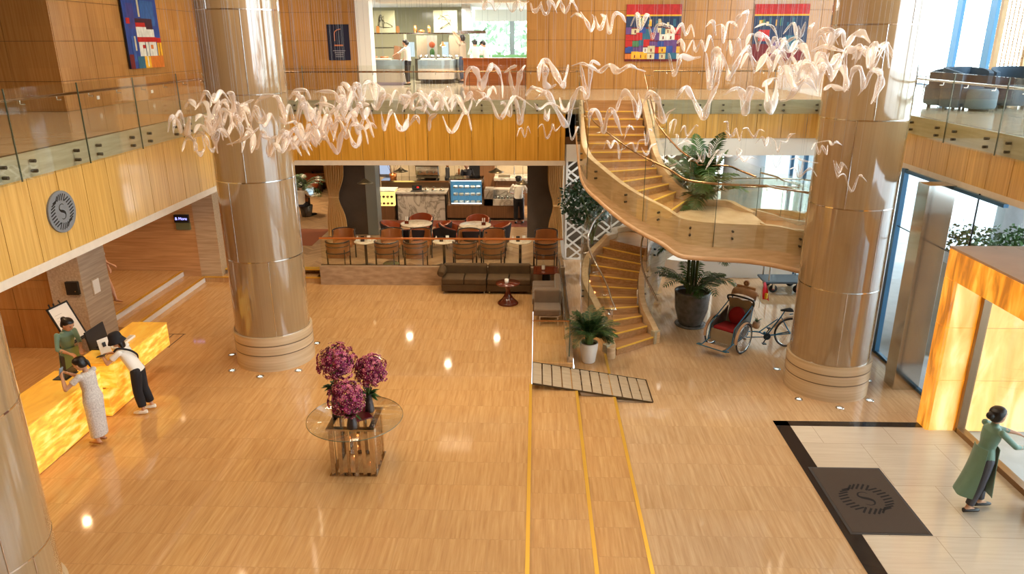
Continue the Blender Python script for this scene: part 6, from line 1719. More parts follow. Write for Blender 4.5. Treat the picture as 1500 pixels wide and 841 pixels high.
# ---------------------------------------------------------------- mezzanine armchairs
M['blue_grey'] = pm('blue_grey_velvet', (.055, .095, .145), .85, var=.12)
def make_round_chair():
    t = thing('round_armchair', 'blue-grey round armchair', 'armchair')
    rows = []
    for k in range(4):
        f = k/3; rows.append([((.36 + .03*f)*math.sin(a), -(.36 + .03*f)*math.cos(a), .05 + (.72 - .10*abs(a/2.3)**3)*f) for a in [-2.3 + 4.6*j/20 for j in range(21)]])
    mb = MB(); mb.sheet(rows, .08); mb.build('curved_back', M['blue_grey'], t)
    mb = MB(); mb.lathe([(0, .06), (.33, .06), (.345, .10), (.345, .36), (.32, .42), (0, .44)], 28); mb.build('seat', M['blue_grey'], t)
    for x, y in ((-.22, -.22), (.22, -.22), (-.22, .22), (.22, .22)):
        mb = MB(); mb.tube([(x, y, 0), (x, y, .07)], .025, 8); mb.build('foot', M['black'], t)
    return t
rc = make_round_chair()
spots = [((1390, 158), R(60), 'blue-grey round armchair nearest the round column on the right mezzanine'), ((1421, 162), R(190), 'blue-grey round armchair beside the pouf on the right mezzanine'), ((1492, 160), R(150), 'blue-grey round armchair at the edge of the view on the right mezzanine')]
for i, ((px, py), rz, lb) in enumerate(spots):
    p = at(px, py, Z=ZM)
    rc.scale = (1.12, 1.12, 1.15)
    if i == 0: rc.location = (p.x, p.y + .35, ZM); rc.rotation_euler = (0, 0, rz); rc['label'] = lb; rc['group'] = 'round armchairs on the right mezzanine'
    else: copy_tree(rc, (p.x, p.y + .35, ZM), rz, lb, 'round armchairs on the right mezzanine')
def pouf(px, py, lb):
    p = at(px, py, Z=ZM); t = thing('upholstered_pouf', lb, 'pouf', (p.x, p.y + .3, ZM))
    mb = MB(); mb.lathe([(0, .05), (.29, .05), (.31, .09), (.31, .40), (.28, .45), (0, .46)], 28, (p.x, p.y + .3, ZM)); mb.build('cushion', M['blue_grey2'], t)
    mb = MB(); mb.lathe([(0, 0), (.2, 0), (.2, .05), (0, .05)], 20, (p.x, p.y + .3, ZM)); mb.build('base', M['black'], t)
M['blue_grey2'] = pm('pale_blue_velvet', (.10, .16, .21), .85)
pouf(1445, 164, 'pale blue-grey round pouf between the armchairs on the right mezzanine'); pouf(1472, 157, 'pale blue-grey pouf farther along the right mezzanine')
p = at(1358, 138, Z=ZM); t = thing('low_side_table', 'small black framed side table at the round column on the mezzanine', 'side table', (p.x, p.y, ZM))
mb = MB(); mb.box(p.x - .25, p.y - .25, ZM + .48, p.x + .25, p.y + .25, ZM + .5); mb.build('table_top', M['glass_clear'], t)
mb = MB()
for a, b in (((-.25, -.25), (.25, -.25)), ((.25, -.25), (.25, .25)), ((.25, .25), (-.25, .25)), ((-.25, .25), (-.25, -.25))): mb.bar((p.x+a[0], p.y+a[1], ZM + .49), (p.x+b[0], p.y+b[1], ZM + .49), .02, .02)
mb.build('rim', M['black'], t)
for a in ((-.25, -.25), (.25, -.25), (.25, .25), (-.25, .25)):
    mb = MB(); mb.bar((p.x+a[0], p.y+a[1], ZM), (p.x+a[0]*.9, p.y+a[1]*.9, ZM + .49), .018, .018); mb.build('leg', M['black'], t)
# carved wooden screens
M['pale_oak'] = pm('pale_oak', (.62, .42, .22), .5, var=.12, scale=3, stretch=(6, 6, 1))
def carved(x, y, w_, lb):
    t = thing('carved_screen', lb, 'screen', (x, y, ZM)); h = 4.0
    mb = MB(); mb.box(x - w_/2, y, ZM, x - w_/2 + .12, y + .12, ZM + h); mb.box(x + w_/2 - .12, y, ZM, x + w_/2, y + .12, ZM + h); mb.box(x - w_/2, y, ZM, x + w_/2, y + .12, ZM + .35); mb.box(x - w_/2, y, ZM + h - .1, x + w_/2, y + .12, ZM + h); mb.build('frame', M['pale_oak'], t)
    g = MB(); q = random.Random(3); n = 6; cw = (w_ - .24)/n
    for k in range(n + 1): g.box(x - w_/2 + .12 + cw*k - .008, y + .03, ZM + .35, x - w_/2 + .12 + cw*k + .008, y + .07, ZM + h - .1)
    z = ZM + .35
    while z < ZM + h - .15:
        for k in range(n):
            if q.random() < .6: g.box(x - w_/2 + .12 + cw*k, y + .03, z, x - w_/2 + .12 + cw*(k+1), y + .07, z + .016)
        z += .07
    g.build('fretwork', M['pale_oak'], t)
carved(12.5, 20.6, .9, 'pale oak carved fretwork screen by the mezzanine glazing, first'); carved(13.0, 18.6, .9, 'pale oak carved fretwork screen at the edge of the view')
# ---------------------------------------------------------------- open kitchen on the mezzanine
M['greenish'] = pm('celadon_glass_panel', (.40, .40, .27), .15)
mb = MB(); mb.box(-9, 33.0, ZM, -2.9, 33.2, 8.0); tag(mb.build('wall_kitchen_back', M['greenish']), kind='structure')
mb = MB(); mb.box(-9.1, 24.6, ZM, -8.9, 33, 8.0); tag(mb.build('wall_kitchen_left', M['cafe_wall']), kind='structure')
mb = MB(); mb.box(0.1, 24.6, ZM, .3, 36, 8.0); tag(mb.build('wall_kitchen_right', M['white']), kind='structure')
mb = MB(); mb.box(-9, 24.6, 8.0, .3, 36.5, 8.1); tag(mb.build('ceiling_kitchen', M['white']), kind='structure')
M['cove'] = emis('yellow_cove_light', (1.0, .40, .015), 1.3)
mb = MB(); mb.box(-5.4, 26.0, 7.93, -.2, 26.35, 7.995); mb.box(-5.4, 27.6, 7.95, -.2, 27.75, 7.995); mb.build('ceiling_cove_light', M['cove'])
tag(bpy.data.objects['ceiling_cove_light'], 'yellow cove light strip in the open kitchen ceiling', 'ceiling light')
mb = MB(); mb.box(-5.4, 26.36, 7.86, -.2, 26.42, 7.99); mb.box(-5.4, 25.9, 7.86, -.2, 25.96, 7.99); tag(mb.build('trim_14', M['white']), kind='structure')
# rear window
mb = MB(); mb.box(-2.9, 35.9, ZM + .6, .1, 35.92, 7.6); w6 = tag(mb.build('window_6', M['glass_clear']), kind='structure')
mb = MB(); mb.box(-1.28, 35.85, ZM + .6, -1.06, 35.97, 7.6); mb.build('window_frame', M['bluegrey'], w6)
mb = MB(); mb.box(-2.9, 35.8, ZM, .1, 36, ZM + .6); mb.box(-2.9, 35.8, 7.5, .1, 36, 8.0); tag(mb.build('wall_kitchen_window', M['white']), kind='structure')
# hanging hood shelf with ornaments, drawings
t = thing('kitchen_shelf', 'long glass shelf over the open kitchen with drawings above it', 'shelf', (-5, 31, 6.93))
mb = MB(); mb.box(-6.6, 30.4, 6.90, -2.75, 31.0, 6.95); mb.build('shelf_board', M['steel'], t)
dpm = pm('celadon_drawing', (.48, .47, .30), .3)
q = random.Random(8)
for cx, xa, xb in ((-6.1, -6.6, -5.7), (-3.7, -4.15, -3.2)):
    mb = MB(); mb.box(xa, 30.9, 6.95, xb, 30.93, 7.8); dp_ = mb.build('drawing_panel', dpm, t); mb = MB()
    mb.tube(crom([(cx + q.uniform(-.3, .3), 30.885, 7.35 + q.uniform(-.3, .3)) for k in range(14)], 4), .008, 5)
    mb.build('ink_drawing', M['black_steel'], dp_)
for k, (xx, h, lb) in enumerate(((-6.35, .26, 'round amber lamp'), (-5.55, .26, 'slim amber lamp'), (-4.85, .28, 'copper cylinder'), (-4.6, .12, 'low copper dome'), (-4.3, .28, 'copper cylinder'))):
    t = thing('shelf_ornament', '%s on the long kitchen shelf, number %s from the pilaster' % (lb, ('one', 'two', 'three', 'four', 'five')[k]), 'ornament', (xx, 30.6, 6.95))
    mb = MB(); mb.lathe([(0, 0), (.06, 0), (.07 if k != 3 else .14, h*.5), (.05, h), (0, h)], 14, (xx, 30.6, 6.95)); mb.build('vessel', M['copper'] if k > 1 else emis('amber_ornament%d' % k, (1, .4, .1), .8), t)
t = thing('kitchen_partition', 'celadon tiled wall block behind the left kitchen counter', 'partition', (-6, 29.2, ZM))
mb = MB(); mb.box(-6.3, 29.6, ZM, -5.15, 30.2, 6.9); mb.build('tiled_block', M['greenish'], t)
mb = MB(); mb.box(-6.31, 29.59, 6.38, -5.14, 29.6, 6.41); mb.box(-6.31, 29.59, 5.75, -5.14, 29.6, 5.78); mb.build('joint', M['black_steel'], t)
t = thing('drawn_panel', 'tall panel painted with red and green flowers in the open kitchen', 'panel', (-4.2, 30, ZM))
mb = MB(); mb.box(-4.35, 30.2, ZM, -3.95, 30.25, 6.85); mb.build('panel', pm('grey_panel', (.35, .34, .28), .3), t)
mb = MB(); mb.ell((-4.15, 30.19, 6.5), (.12, .01, .12), 10, 6); mb.build('red_flower', M['leather_red'], t)
mb = MB(); mb.ell((-4.15, 30.19, 6.2), (.1, .01, .16), 10, 6); mb.build('green_leaf', M['leaf'], t)
mb = MB(); mb.box(-5.1, 30.1, ZM + .9, -4.85, 30.2, 6.6); mb.box(-3.75, 30.1, ZM + .9, -3.5, 30.2, 6.6); mb.build('daylit_panel', emis('daylight_glow', (.8, .97, 1), .85)); tag(bpy.data.objects['daylit_panel'], kind='structure'); bpy.data.objects['daylit_panel'].name = 'daylight_glow_panel'  # panels emit in place of daylight; not an opening
t = thing('brown_wall_panel', 'pair of brown panels behind the curved kitchen counter', 'panel', (-4, 30.4, ZM))
mb = MB(); mb.box(-4.78, 30.3, ZM, -4.36, 30.36, 6.85); mb.box(-3.48, 30.3, ZM, -2.9, 30.36, 6.85); mb.build('panel', M['taupe_light'] if 'taupe_light' in M else pm('taupe_light', (.42, .33, .22), .5), t)
for xx, lb in ((-6.45, 'left of the tiled block'), (-3.6, 'above the curved counter')):
    t = thing('heat_lamp', 'small copper pendant heat lamp ' + lb, 'pendant lamp', (xx, 29.2, 6.4))
    mb = MB(); mb.lathe([(.12, 0), (.10, .04), (.04, .08), (.03, .16), (0, .16)], 16, (xx, 29.2, 6.45), cap=False); mb.build('lamp_shade', M['copper'], t)
    mb = MB(); mb.tube([(xx, 29.2, 6.6), (xx, 29.2, 7.99)], .006, 5); mb.build('cord', M['black'], t)
    mb = MB(); mb.ell((xx, 29.2, 6.45), .04, 8, 6); mb.build('bulb', M['bulb'], t)
M['silver_front'] = pm('brushed_counter_front', (.52, .46, .40), .35, .3)
def kcounter(label, x0, x1, y0, y1, z1, curved=False, base=True):
    t = thing('kitchen_counter', label, 'counter', ((x0+x1)/2, y0, ZM))
    mb = MB()
    if curved:
        cx = (x0+x1)/2; w_ = (x1-x0)/2
        poly = [(cx + w_*math.cos(a), y0 + .45 + .45*math.sin(a)) for a in [R(180 + 180*k/16) for k in range(17)]] + [(x1, y1), (x0, y1)]
        pin = [(cx + (p_[0]-cx)*.88, y0 + .08 + (p_[1]-y0)*.9) for p_ in poly]
        mb.prism(poly, ZM + .16, z1 - .30); mb.build('front', M['silver_front'], t)
        mb = MB(); mb.prism(pin, ZM, ZM + .16); mb.build('plinth', M['black'], t)
        mb = MB(); mb.prism(poly, z1 - .30, z1); mb.build('steel_band', M['bluegrey'], t)
    else:
        mb.box(x0, y0, ZM + .1, x1, y1, z1 - .30); mb.build('front', M['silver_front'], t)
        mb = MB(); mb.box(x0 + .06, y0 + .06, ZM, x1 - .06, y1, ZM + .1); mb.build('plinth', pm('lilac_plinth', (.35, .30, .42), .4), t)  # plinth has an even lilac base colour
        mb = MB(); mb.box(x0, y0 - .02, z1 - .30, x1, y1, z1); mb.build('steel_band', M['bluegrey'], t)
    return t
kcounter('left kitchen counter with baskets on the mezzanine', -6.1, -4.75, 26.7, 27.6, 6.0)
kcounter('curved kitchen counter with chopping boards on the mezzanine', -4.38, -3.05, 27.4, 28.9, 5.98, True)
kcounter('narrow steel counter behind the curved kitchen counter', -3.0, -2.45, 28.6, 29.8, 5.98)
M['board'] = pm('pale_chopping_board', (.68, .58, .42), .6)
for xx, yy, w_, d_, lb in ((-5.55, 27.0, .7, .3, 'on the left kitchen counter'), (-4.0, 27.9, .5, .3, 'on the curved kitchen counter, pilaster side'), (-3.4, 27.9, .5, .3, 'on the curved kitchen counter, window side'), (-2.9, 29.0, .35, .4, 'on the narrow steel counter')):
    z_ = 6.0 if xx < -5 else 5.98
    mb = MB(); mb.cbox((xx, yy, z_ + .03), (w_, d_, .06)); tag(mb.build('chopping_board', M['board'], bevel=.01), 'pale chopping board ' + lb, 'chopping board')
for xx in (-5.9, -5.5):
    t = thing('bread_basket', 'small copper-brown basket at the %s of the left kitchen counter' % ('pilaster end' if xx < -5.6 else 'middle'), 'basket', (xx, 27.3, 6.0))
    mb = MB(); mb.lathe([(0, 0), (.13, 0), (.16, .12), (.15, .12), (.12, .02), (0, .02)], 16, (xx, 27.35, 6.0)); mb.build('bowl', M['leather_tan'], t)
mb = MB(); mb.cbox((-4.95, 26.95, 6.24), (.24, .1, .46), (0, .12, .3)); t = mb.build('wooden_crate', M['slat_wood']); tag(t, 'brown wooden board standing upright before the kitchen woman', 'board')
for k in range(9):
    xx = -3.7 + .14*k; bottle(xx, 29.4, 5.15, 'x', 'x', M['steel']) if False else None
t = thing('kitchen_back_counter', 'dark back counter with steel pans behind the kitchen staff', 'counter', (-3.5, 29.6, ZM))
mb = MB(); mb.box(-4.8, 29.85, ZM, -3.05, 30.1, 5.98); mb.build('carcass', M['black_steel'], t)
for k in range(7):
    xx = -4.6 + .24*k; tt = tag(thing('cooking_pot', '', 'pot', (xx, 29.97, 5.98)), 'small steel pot on the dark back counter', group='pots on the kitchen back counter')
    mb = MB(); mb.lathe([(0, 0), (.07, 0), (.075, .13), (.065, .13), (.06, .02), (0, .02)], 12, (xx, 29.97, 5.98)); mb.build('pan', M['steel'], tt)
t = thing('wooden_bar', 'reddish wooden service bar before the kitchen window', 'bar counter', (-1.4, 26.4, ZM))
M['bar_wood'] = grain('reddish_bar_wood', (.22, .06, .018), (.36, .11, .03), 'x', .2, 20, coat=.3, low=.6)
mb = MB(); mb.box(-2.56, 26.4, ZM, -.33, 26.9, 6.02); mb.build('front', M['bar_wood'], t)
mb = MB(); mb.box(-2.6, 26.34, 6.02, -.30, 27.0, 6.07); mb.build('bar_top', M['bar_wood'], t)
for k, xx in enumerate((-2.15, -1.6, -1.05, -.55)):
    tt = tag(thing('green_chair', '', 'chair', (xx, 31.0, ZM)), 'green-backed dining chair behind the wooden bar', group='green chairs behind the bar')
    mb = MB(); mb.box(xx - .26, 31.2, ZM + .45, xx + .26, 31.26, 6.1); mb.build('backrest', pm('green_fabric', (.12, .30, .13), .7) if k == 0 else bpy.data.materials['green_fabric'], tt, bevel=.02)
    mb = MB(); mb.box(xx - .26, 30.75, ZM + .40, xx + .26, 31.22, ZM + .48); mb.build('seat', bpy.data.materials['green_fabric'], tt, bevel=.02)
    for a in (-.22, .22):
        for b in (30.8, 31.2):
            mb = MB(); mb.bar((xx + a, b, ZM), (xx + a, b, ZM + .42), .03, .03); mb.build('leg', M['black'], tt)
t = thing('wall_television', 'thin black television seen edge-on on the kitchen side wall', 'television', (-.15, 28, 7.2))
mb = MB(); mb.cbox((-.12, 28.0, 7.1), (.05, 1.0, .75), (0, R(8), 0)); mb.build('screen', M['blackp'], t, bevel=.01)
mb = MB(); mb.bar((-.1, 28, 7.1), (.1, 28, 7.15), .06, .06); mb.build('bracket', M['black'], t)
M['hood_steel'] = pm('hood_steel', (.55, .58, .58), .3, .5)
t = thing('extractor_hood', 'steel extractor hood hanging above the reaching man', 'hood', (-2.7, 30, 7.0))
mb = MB(); mb.box(-3.1, 30.0, 6.92, -2.0, 31.0, 7.0); mb.box(-2.95, 30.2, 7.0, -2.6, 30.9, 8.0); mb.build('hood_body', M['hood_steel'], t)
mb = MB(); mb.box(-3.1, 29.98, 6.90, -2.0, 30.0, 7.02); mb.build('rim', M['steel'], t)
# wall sockets
for px, py, lb in ((144, 143, 'nearer the return wall'), (223, 134, 'nearer the round column')):
    p = at(px, py, X=-10.49); mb = MB(); mb.box(-10.5, p.y - .05, p.z - .04, -10.485, p.y + .05, p.z + .04); tag(mb.build('wall_socket', M['white']), 'small white wall socket on the left upper wall, ' + lb, 'socket')
# ---------------------------------------------------------------- people
def ik(a, b, l1, l2, pole):
    a = Vector(a); b = Vector(b); d = b - a; L = d.length
    if L > (l1 + l2)*.995: b = a + d.normalized()*(l1 + l2)*.995; d = b - a; L = d.length
    n = d.normalized(); x = (l1*l1 - l2*l2 + L*L)/(2*L); h = math.sqrt(max(0, l1*l1 - x*x))
    p = Vector(pole); p = (p - n*p.dot(n)); p = p.normalized() if p.length > 1e-5 else n.orthogonal()
    return a + n*x + p*h, b
def remesh(o, vox, smooth=2):
    m = o.modifiers.new('remesh', 'REMESH'); m.mode = 'VOXEL'; m.voxel_size = vox; m.use_smooth_shade = True
    if smooth: s = o.modifiers.new('smooth', 'SMOOTH'); s.factor = .5; s.iterations = smooth
def cap(mb, P, rr, n=12):
    """tapered limb with round ends"""
    mb.tube(P, rr, n)
    for p, r in zip(P, rr): mb.ell(p, r, 10, 8)
def hand(mb, w, d, nrm, s, curl=.6, grip=False):
    """palm + four fingers + thumb; d points along the hand, nrm out of the palm"""
    d = Vector(d).normalized(); nrm = Vector(nrm); nrm = (nrm - d*nrm.dot(d)).normalized(); sd = d.cross(nrm)
    w = Vector(w)
    for k in (-1, 0, 1):
        mb.tube([w + sd*k*.012*s, w + d*.045*s + sd*k*.024*s, w + d*.085*s + sd*k*.026*s], [.016*s, .017*s, .014*s], 8)
    for k, (L, off) in enumerate(((.066, .032), (.074, .011), (.070, -.011), (.056, -.031))):
        p = w + d*.082*s + sd*off*s; dd = d.copy(); P = [p]; a = 0
        for j, f in enumerate((.42, .32, .26)):
            a += curl*(.6 if j == 0 else .9); dd = (d*math.cos(a) + nrm*math.sin(a)); p = p + dd*L*f*s; P.append(p)
        mb.tube(P, [.0088*s, .0084*s, .0076*s, .006*s], 7)
        mb.ell(P[-1], .006*s, 6, 5)
    p = w + d*.028*s + sd*.026*s; P = [p]
    t1 = (d*.55 + sd*.75 + nrm*.35).normalized(); P.append(p + t1*.036*s); t2 = (d*.85 + sd*.25 + nrm*.45).normalized(); P.append(P[-1] + t2*.028*s); P.append(P[-1] + t2*.02*s)
    mb.tube(P, [.013*s, .010*s, .009*s, .007*s], 7); mb.ell(P[-1], .007*s, 6, 5)
def person(name_label, H, loc, rz, lean=0, hands=(None, None), feet=None, head=(0, 0), outfit=None, vox=.010, female=True, bend=0, seat=False, bulk=1.0, poles=((-.5, -.6, -.3), (.5, -.6, -.3)), palm=((0, 0, -1), (0, 0, -1)), curl=.55, skin='skin', group=None, hip_shift=(0, 0)):
    """local frame: x to the person's right, y forward, z up"""
    t = thing('person', name_label, 'person', loc, group)
    X = Matrix.Translation(Vector(loc)) @ Matrix.Rotation(rz, 4, 'Z')
    s = H/1.65
    pel = Vector((hip_shift[0], hip_shift[1], (.50 if seat else .535*H - bend)))
    up = Matrix.Rotation(-R(lean), 3, 'X') @ Vector((0, 0, 1))
    sp = lambda f: pel + up*f*.315*H          # f: 0 pelvis .. 1 shoulders
    fw = Matrix.Rotation(-R(lean), 3, 'X') @ Vector((0, 1, 0)); rt = Vector((1, 0, 0))
    sw = (.118 if female else .132)*H
    sho = [sp(.93) - rt*sw*.86, sp(.93) + rt*sw*.86]
    neck0 = sp(.98); hy, hp = R(head[0]), R(head[1])
    hup = (Matrix.Rotation(hy, 3, 'Z') @ (Matrix.Rotation(-R(lean*.5) - hp, 3, 'X') @ Vector((0, 0, 1))))
    hfw = (Matrix.Rotation(hy, 3, 'Z') @ (Matrix.Rotation(-R(lean*.5) - hp, 3, 'X') @ Vector((0, 1, 0)))); hrt = hfw.cross(hup)
    hc = neck0 + up*.03*H + hup*.095*H*.78 + hfw*.012*H
    # legs
    hips = [pel - rt*.052*H, pel + rt*.052*H]
    if feet is None: feet = [(-.07*s, 0, 0), (.07*s, .03*s, 0)]
    ank = [Vector(f) + Vector((0, 0, .075*s)) for f in feet]; knee = []
    for i in (0, 1):
        k_, a_ = ik(hips[i], ank[i], .245*H, .235*H, (0, 1, 0)); knee.append(k_)
        if not seat: ank[i] = a_
    # arms
    elb, wri = [], []
    for i in (0, 1):
        tg = hands[i] if hands[i] is not None else (sho[i] + Vector(((-1, 1)[i]*.09*s, .05*s, -.30*H)))
        e_, w_ = ik(sho[i], tg, .170*H, .150*H, poles[i]); elb.append(e_); wri.append(w_)
    mb = MB(); mb.M = X
    wr, hr, cr_ = [v*bulk for v in ((.108, .150, .138) if female else (.128, .148, .160))]
    def ring(f, a, b): c = sp(f); return (c, rt*a*s, fw*b*s)
    mb.loft([ring(-.16, hr*.7, .085), ring(0, hr, .108), ring(.14, hr*.93, .098), ring(.38, wr, .080), ring(.66, cr_*.93, .098), ring(.86, cr_, .090), ring(.97, cr_*.62, .062)], 18)
    cap(mb, [neck0 - up*.02, neck0 + up*.045*H, hc - hup*.03*H], [.047*s, .040*s, .042*s])
    # head
    hs = H*.053
    mb.loft([(hc + hup*hs*1.38, hrt*hs*.30, hfw*hs*.34), (hc + hup*hs*1.25, hrt*hs*.72, hfw*hs*.80), (hc + hup*hs*.85, hrt*hs*1.0, hfw*hs*1.20), (hc + hup*hs*.3, hrt*hs*1.06, hfw*hs*1.28), (hc - hup*hs*.3, hrt*hs*1.0, hfw*hs*1.16), (hc - hup*hs*.85 + hfw*hs*.15, hrt*hs*.80, hfw*hs*.92), (hc - hup*hs*1.30 + hfw*hs*.42, hrt*hs*.40, hfw*hs*.45)], 18)
    mb.loft([(hc + hup*hs*.20 + hfw*hs*1.18, hrt*hs*.10, hfw*hs*.10), (hc - hup*hs*.18 + hfw*hs*1.34, hrt*hs*.17, hfw*hs*.20), (hc - hup*hs*.34 + hfw*hs*1.22, hrt*hs*.20, hfw*hs*.14)], 8)
    for q_ in (-1, 1): mb.ell(hc + hrt*q_*hs*1.05 - hup*hs*.05 - hfw*hs*.05, (hs*.14, hs*.24, hs*.32), 8, 6)
    for i in (0, 1):
        cap(mb, [sho[i], sho[i].lerp(elb[i], .35), elb[i]], [.044*s, .040*s, .034*s]); cap(mb, [elb[i], elb[i].lerp(wri[i], .35), wri[i]], [.036*s, .037*s, .024*s])
        hand(mb, wri[i], wri[i] - elb[i] if hands[i] is None or len(palm[i]) == 3 else palm[i][3:], palm[i][:3], s, curl)
        cap(mb, [hips[i], hips[i].lerp(knee[i], .4), knee[i]], [.082*s, .072*s, .052*s]); cap(mb, [knee[i], knee[i].lerp(ank[i], .35), ank[i]], [.050*s, .052*s, .034*s])
        f0 = ank[i]; td = Vector((0, 1, 0)) if len(outfit.get('toe', ())) == 0 else Vector(outfit['toe'][i])
        cap(mb, [f0 + Vector((0, 0, -.03*s)) - td*.03*s, f0 + td*.07*s + Vector((0, 0, -.042*s)), f0 + td*.145*s + Vector((0, 0, -.055*s))], [.034*s, .032*s, .020*s])
    body = mb.build('body', M[skin], t); remesh(body, vox)
    # face
    if vox < .012:
        for q_ in (-1, 1):
            e = MB(); e.M = X; e.ell(hc + hrt*q_*hs*.42 + hup*hs*.10 + hfw*hs*1.10, (hs*.16, hs*.10, hs*.09), 8, 6); e.build('eye', M['hair'], t)
            e = MB(); e.M = X; e.tube([hc + hrt*q_*hs*.22 + hup*hs*.34 + hfw*hs*1.20, hc + hrt*q_*hs*.45 + hup*hs*.40 + hfw*hs*1.14, hc + hrt*q_*hs*.66 + hup*hs*.32 + hfw*hs*.98], hs*.045, 5); e.build('eyebrow', M['hair'], t)
        e = MB(); e.M = X; e.ell(hc - hup*hs*.60 + hfw*hs*1.10, (hs*.30, hs*.10, hs*.08), 8, 6); e.build('lips', M['lips'], t)
    # hair / hat
    hr_ = MB(); hr_.M = X; o = outfit
    def hring(u, a, b, sh): return (hc + hup*hs*u + hfw*hs*sh, hrt*hs*a, hfw*hs*b)
    hr_.loft([hring(1.50, .25, .3, -.05), hring(1.36, .80, .86, -.08), hring(.95, 1.12, 1.26, -.12), hring(.45, 1.20, 1.22, -.24), hring(-.1, 1.17, .98, -.42), hring(-.7, .95, .72, -.55), hring(-.95, .6, .5, -.6)], 18)
    if o.get('bun'): hr_.ell(hc - hfw*hs*o['bun'][0] + hup*hs*o['bun'][1], hs*o['bun'][2], 12, 10)
    if o.get('longhair'): hr_.loft([hring(-.3, 1.1, .7, -.6), hring(-1.2, 1.0, .5, -.75), hring(-2.0, .8, .35, -.8)], 14)
    if o.get('tail'): hr_.tube(crom([hc - hfw*hs*1.1 + hup*hs*.3, hc - hfw*hs*1.6 - hup*hs*.2, hc - hfw*hs*1.5 - hup*hs*1.6], 4), [hs*.3, hs*.34, hs*.36, hs*.36, hs*.34, hs*.3, hs*.24, hs*.16, hs*.08], 8)
    h_ = hr_.build('hair', M['hair'], t); remesh(h_, max(vox, .008), 1)
    if o.get('hat') == 'bucket':
        hm = MB(); Hm = X @ Matrix.Translation(hc) @ Matrix((hrt, hfw, hup)).transposed().to_4x4(); hm.M = Hm
        hm.lathe([(0, hs*1.85), (hs*1.0, hs*1.78), (hs*1.25, hs*1.5), (hs*1.42, hs*.5), (hs*1.5, hs*.35), (hs*1.9, hs*-.35), (hs*1.86, hs*-.40), (hs*1.42, hs*.30)], 28, smooth=True); hm.build('bucket_hat', M['black_cloth'], t)
    if o.get('hat') == 'cap':
        hm = MB(); Hm = X @ Matrix.Translation(hc) @ Matrix((hrt, hfw, hup)).transposed().to_4x4(); hm.M = Hm
        hm.lathe([(0, hs*1.62), (hs*.8, hs*1.55), (hs*1.3, hs*1.15), (hs*1.34, hs*.6), (hs*1.28, hs*.6)], 24); hm.cbox((0, hs*1.6, hs*.65), (hs*1.6, hs*1.0, hs*.12)); hm.build('flat_cap', M['black_cloth'], t)
    # clothes
    g = .014*s
    def rng(f, a, b, gg=g): c = sp(f); return (c, rt*(a*s + gg), fw*(b*s + gg))
    tb = o.get('bottom')
    if tb:
        lg = MB(); lg.M = X; gg = o.get('loose', .018)*s
        lg.loft([rng(-.16, hr*.8, .09), rng(0, hr, .110), rng(.16, hr*.92, .100), rng(.26, wr*1.12, .088)], 18)
        for i in (0, 1):
            a_end = ank[i] + (knee[i] - ank[i])*o.get('cuff', .12)
            cap(lg, [hips[i], hips[i].lerp(knee[i], .5), knee[i]], [.086*s + gg*.6, .076*s + gg*.7, .056*s + gg])
            lg.tube([knee[i], knee[i].lerp(a_end, .5), a_end], [.056*s + gg, .056*s + gg, .046*s + gg], 14)
        l_ = lg.build('trousers', M[tb], t); remesh(l_, max(vox, .010))
    tp = o.get('top')
    if tp:
        tm = MB(); tm.M = X; lo = o.get('hem', 0.0)
        tm.loft([rng(lo, hr*.98, .108, g*1.5), rng(.14, hr*.93, .100, g*1.3), rng(.38, wr, .084, g*o.get('fit', 1.3)), rng(.66, cr_*.93, .100), rng(.86, cr_, .093), rng(.99, cr_*.60, .060, g*.6)], 20)
        if o.get('collar'): tm.tube([neck0 - up*.01, neck0 + up*.035*H], [.056*s, .050*s], 14)
        sl = o.get('sleeve', .4)
        for i in (0, 1):
            if sl <= 1: e_ = sho[i].lerp(elb[i], max(sl, .2)); tm.tube([sho[i], sho[i].lerp(e_, .5), e_], [.053*s, .055*s, .056*s], 12); tm.ell(sho[i], .052*s, 12, 8)
            else:
                e_ = elb[i].lerp(wri[i], sl - 1); cap(tm, [sho[i], sho[i].lerp(elb[i], .5), elb[i]], [.048*s, .046*s, .041*s]); tm.tube([elb[i], e_], [.041*s, .034*s], 12)
        o_ = tm.build(o.get('top_name', 'shirt'), M[tp], t); remesh(o_, max(vox, .010))
    if o.get('dress'):
        dm = MB(); dm.M = X; zh = o['dress_hem']
        cx = (ank[0] + ank[1])/2
        low = Vector((cx.x, cx.y, zh)); 
        dm.loft([(low, rt*.165*s, Vector((0, 1, 0))*.125*s), (low.lerp(pel, .33), rt*.170*s, Vector((0, 1, 0))*.128*s), (low.lerp(pel, .7), rt*.178*s, Vector((0, 1, 0))*.130*s), rng(0, hr, .112, g*1.6), rng(.38, wr, .086, g*1.6), rng(.66, cr_*.93, .100), rng(.86, cr_, .093), rng(.99, cr_*.55, .055, g*.6)], 22)
        for i in (0, 1): e_ = sho[i].lerp(elb[i], .55); dm.tube([sho[i], e_], [.054*s, .058*s], 12); dm.ell(sho[i], .053*s, 12, 8)
        o_ = dm.build('dress', M[o['dress']], t); remesh(o_, max(vox, .010))
    if o.get('aodai'):
        for sgn, swing in ((1, .02), (-1, o['aodai'])):
            rows = []
            for k in range(11):
                f = k/10; c = pel + up*.12*H*(1-f) + Vector((0, 0, -1))*f*.34*H; y_ = sgn*(.115*s + .02) + (-swing*f*f if sgn < 0 else swing*f)
                w_ = (.135 + .05*f)*s
                rows.append([(c.x + w_*u, c.y + y_*(1 - .35*abs(u)**2) + (.012*math.sin(5*u + 3*f))*f, c.z) for u in [-1 + 2*j/10 for j in range(11)]])
            am = MB(); am.M = X; am.sheet(rows, .008); am.build('tunic_panel', M[o['top']], t)
    sh = o.get('shoe')
